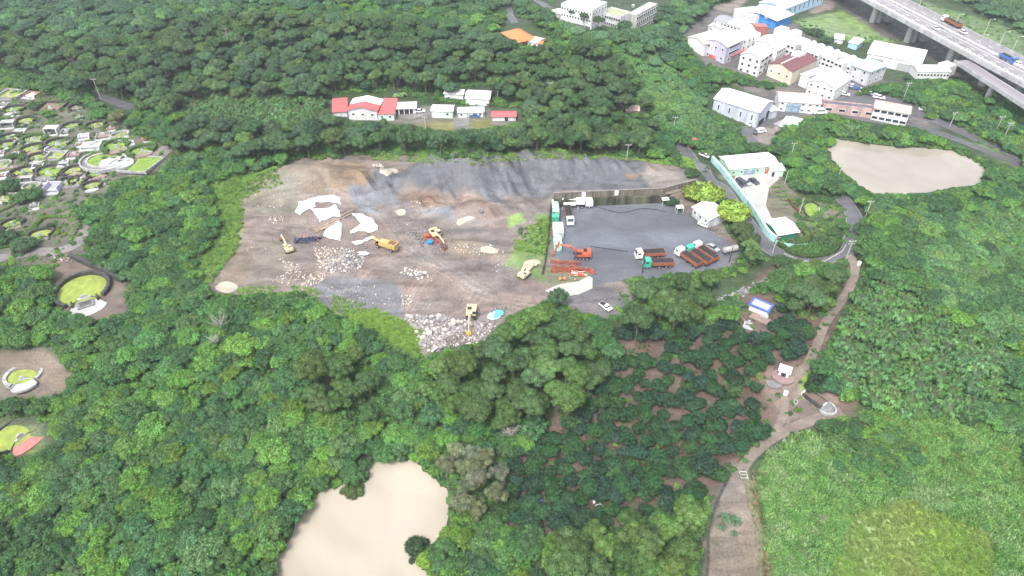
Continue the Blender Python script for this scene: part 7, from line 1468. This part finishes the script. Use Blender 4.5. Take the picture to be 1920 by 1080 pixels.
# ---- single trees that stand out
def one(px, py, kind, r, h, col, label, name='broadleaf_tree', cat='tree'):
    col = tuple(c*(1.3 if col[1] < .3 else 1) for c in col)
    x, y, z = G(px, py); tree(name, label, cat, None, ME_O[kind][int(px) % len(ME_O[kind])], (x, y, z-.1), r, h, col, int(px), kind == 'bamboo')
YG = (.25, .36, .06)
for a in [(1321,378,'bright',7.6,8.6,YG,'larger round yellow green tree between the yard office and the road','yellow_green_tree'),(1372,416,'bright',6.6,8.6,YG,'round yellow green tree right of the yard office','yellow_green_tree'),
 (1388,446,'forest',4.4,6.5,(.055,.085,.03),'dark olive tree directly below the right yellow green tree'),(1402,464,'forest',4.2,6,(.05,.08,.028),'dark olive tree between the yard corner and the turquoise wall'),(1343,300,'broad',3.0,3.5,(.045,.09,.035),'round dark bush on the bank left of the quarry road bend') ,(1297,330,'broad',2.8,3.6,(.045,.09,.035),'round dark bush between the spoil heap and the quarry road'),(1258,383,'broad',2.6,3.4,(.03,.075,.035),'dark green bush growing at the right end of the mossy wall'),
 (225,232,'forest',4.2,6,(.11,.12,.05),'round olive brown tree at the upper right of the cemetery'),(186,222,'broad',3.4,5,(.06,.15,.035),'bright green tree right of the brown round grave'),(66,205,'broad',2.6,4,(.045,.10,.035),'round green tree between the upper graves'),(84,214,'broad',1.8,2.6,(.09,.19,.035),'small bright green tree, upper one of two below the square grave'),(94,220,'broad',1.8,2.6,(.07,.17,.04),'small bright green tree, lower one of two below the square grave'),
 (48,466,'broad',3.8,5,(.05,.10,.04),'round dark tree above the paved road at the lower cemetery'),(10,452,'broad',3.6,5,(.045,.09,.04),'dark tree at the left edge above the paved road'),(60,372,'broad',3.8,5,(.05,.115,.035),'broad green tree left of the tall walled tomb'),(20,358,'broad',4.0,5.5,(.04,.095,.035),'dark broad tree at the left edge below the graves'),(40,378,'broad',3.0,4,(.06,.13,.04),'green bushy tree between the left edge trees and the cemetery soil'),(25,295,'broad',2.2,2.4,(.05,.11,.035),'low bush between the graves at the left edge'),(44,297,'broad',2.0,2.4,(.055,.12,.035),'low bush right of the left edge graves'),
 (142,428,'broad',2.0,2.0,(.16,.2,.10),'pale variegated bush beside the bright clipped hedge'),(109,437,'broad',1.2,1.4,(.14,.2,.03),'yellowish clipped ball bush, left one of two'),(123,440,'broad',1.0,1.2,(.15,.2,.03),'yellowish clipped ball bush, right one of two'),(137,437,'broad',1.5,1.6,(.17,.2,.11),'pale round bush above the paved road bend'),(95,428,'broad',1.3,2.2,(.03,.06,.025),'dark cone shaped bush on the hedged lawn'),
 (1497,570,'forest',3.6,5.5,(.075,.13,.03),'left lobe like yellow green broad tree above the orchard path'),(1530,575,'forest',5.0,6.5,(.08,.135,.03),'large spreading light green tree beside the orchard path'),(1500,470,'broad',2.8,3,(.06,.12,.035),'round bush inside the lower road bend'),(1540,458,'broad',3.4,3.6,(.05,.10,.035),'dark bush inside the road bend below the oval grave'),(1520,440,'broad',3.0,3,(.09,.14,.045),'olive green bush below the oval grave'),(1565,440,'broad',2.6,3,(.05,.10,.035),'dark green bush at the right inside the road bend'),(1500,425,'broad',2.0,2.2,(.07,.14,.04),'small bush right of the dark green shed'),
 (1072,48,'broad',2.2,9,(.05,.09,.04),'slim tree standing before the left half of the white school building'),(1094,55,'broad',2.8,9,(.045,.085,.04),'tree standing before the centre of the white school building'),(1120,62,'broad',3.0,9,(.05,.09,.045),'tree standing before the right end of the white school building'),(1170,58,'broad',3.4,6,(.05,.10,.045),'tree at the left corner of the grey classroom block'),(1225,45,'broad',4.0,7,(.06,.12,.045),'tree hiding the lower side of the grey classroom block'),(1245,30,'broad',4,7,(.05,.1,.05),'dark tree at the far end of the grey classroom block'),
 (1528,66,'broad',4.4,5,(.045,.09,.045),'round dark tree on the edge of the green meadow'),(1545,80,'broad',3.6,4,(.05,.1,.045),'bushy tree below the round dark one on the meadow edge'),(1510,60,'broad',2.6,3,(.05,.1,.045),'small bush on the left edge of the meadow'),(1700,150,'broad',2.0,3,(.05,.1,.04),'small tree in front of the long white warehouse'),(1672,222,'broad',2.6,4,(.05,.10,.04),'tree in front of the rusty roofed building'),(1742,222,'broad',2.4,3,(.09,.17,.04),'round bright bush beside the village street'),(1608,148,'broad',2.0,2.6,(.05,.11,.04),'small tree left of the teal roofed house'),
 (662,930,'open',3.4,4,(.06,.10,.03),'olive green bush on the small spit into the front pond'),(672,905,'broad',2.6,3,(.05,.09,.03),'dark bush joining the small spit to the pond bank'),(845,1015,'open',2.8,4,(.13,.19,.03),'yellow green tree on the right bank of the front pond'),(798,1055,'bright',2.2,2.6,(.15,.24,.03),'bright yellow green shrub at the lower right bank of the front pond'),(785,1035,'broad',3.2,3.6,(.03,.06,.025),'very dark tree at the lower right bank of the front pond'),
 (1045,575,'broad',3.0,7,(.045,.10,.045),'bluish green pointed tree standing highest beside the pale concrete pad'),(700,288,'broad',3,3.4,(.05,.13,.035),'bright green bush at the rear edge above the whitish stones'),
 (770,245,'broad',3,3.6,(.06,.09,.04),'brownish green round tree below the farm court'),(640,232,'broad',3,4,(.05,.09,.035),'tree below the left wing of the farm house'),(690,236,'broad',2.4,3,(.06,.11,.04),'tree below the centre of the farm house'),(720,232,'open',2.4,3,(.09,.14,.05),'pale willowy tree below the red sheet roofed wing'),
 (1497,352,'broad',3.2,4,(.05,.11,.035),'dark bushy tree above the vegetable beds'),(1520,358,'broad',3.4,4.5,(.045,.10,.035),'dark tree left of the upper end of the road bend'),(1543,360,'broad',3.0,4,(.055,.12,.035),'green tree touching the upper end of the road bend'),(1482,333,'broad',2.8,3.6,(.055,.12,.035),'green tree beside the small white shed'),(1380,290,'broad',3.0,4,(.045,.10,.035),'green tree at the left rear of the pale green hall'),(1410,282,'broad',3.2,4,(.05,.105,.035),'green tree behind the middle of the pale green hall'),(1355,300,'broad',2.4,3,(.05,.11,.035),'bush between the turquoise wall and the pale green hall'),
 (1530,470,'broad',3.2,3.4,(.055,.12,.035),'rounded bush at the bottom inside of the road bend'),(1578,425,'broad',2.4,3,(.06,.13,.035),'small tree at the inner right side of the road bend'),(1548,425,'broad',2.4,2.4,(.08,.14,.04),'low olive bush right under the oval grave'),(1618,440,'broad',3.4,5,(.04,.09,.03),'dark tree leaning over the outer side of the road bend'),(1400,300+170,'broad',3.2,5,(.04,.085,.03),'dark tree below the lower end of the turquoise wall'),(1470,500,'broad',3.4,4.5,(.045,.09,.03),'dark tree below the lower road bend, left one'),(1500,508,'broad',3.2,4.2,(.05,.10,.03),'dark tree below the lower road bend, middle one'),(1535,508,'broad',3.6,4.4,(.07,.13,.035),'light green tree below the lower road bend, right one')]:
    one(*a)
print('VEG', counts)
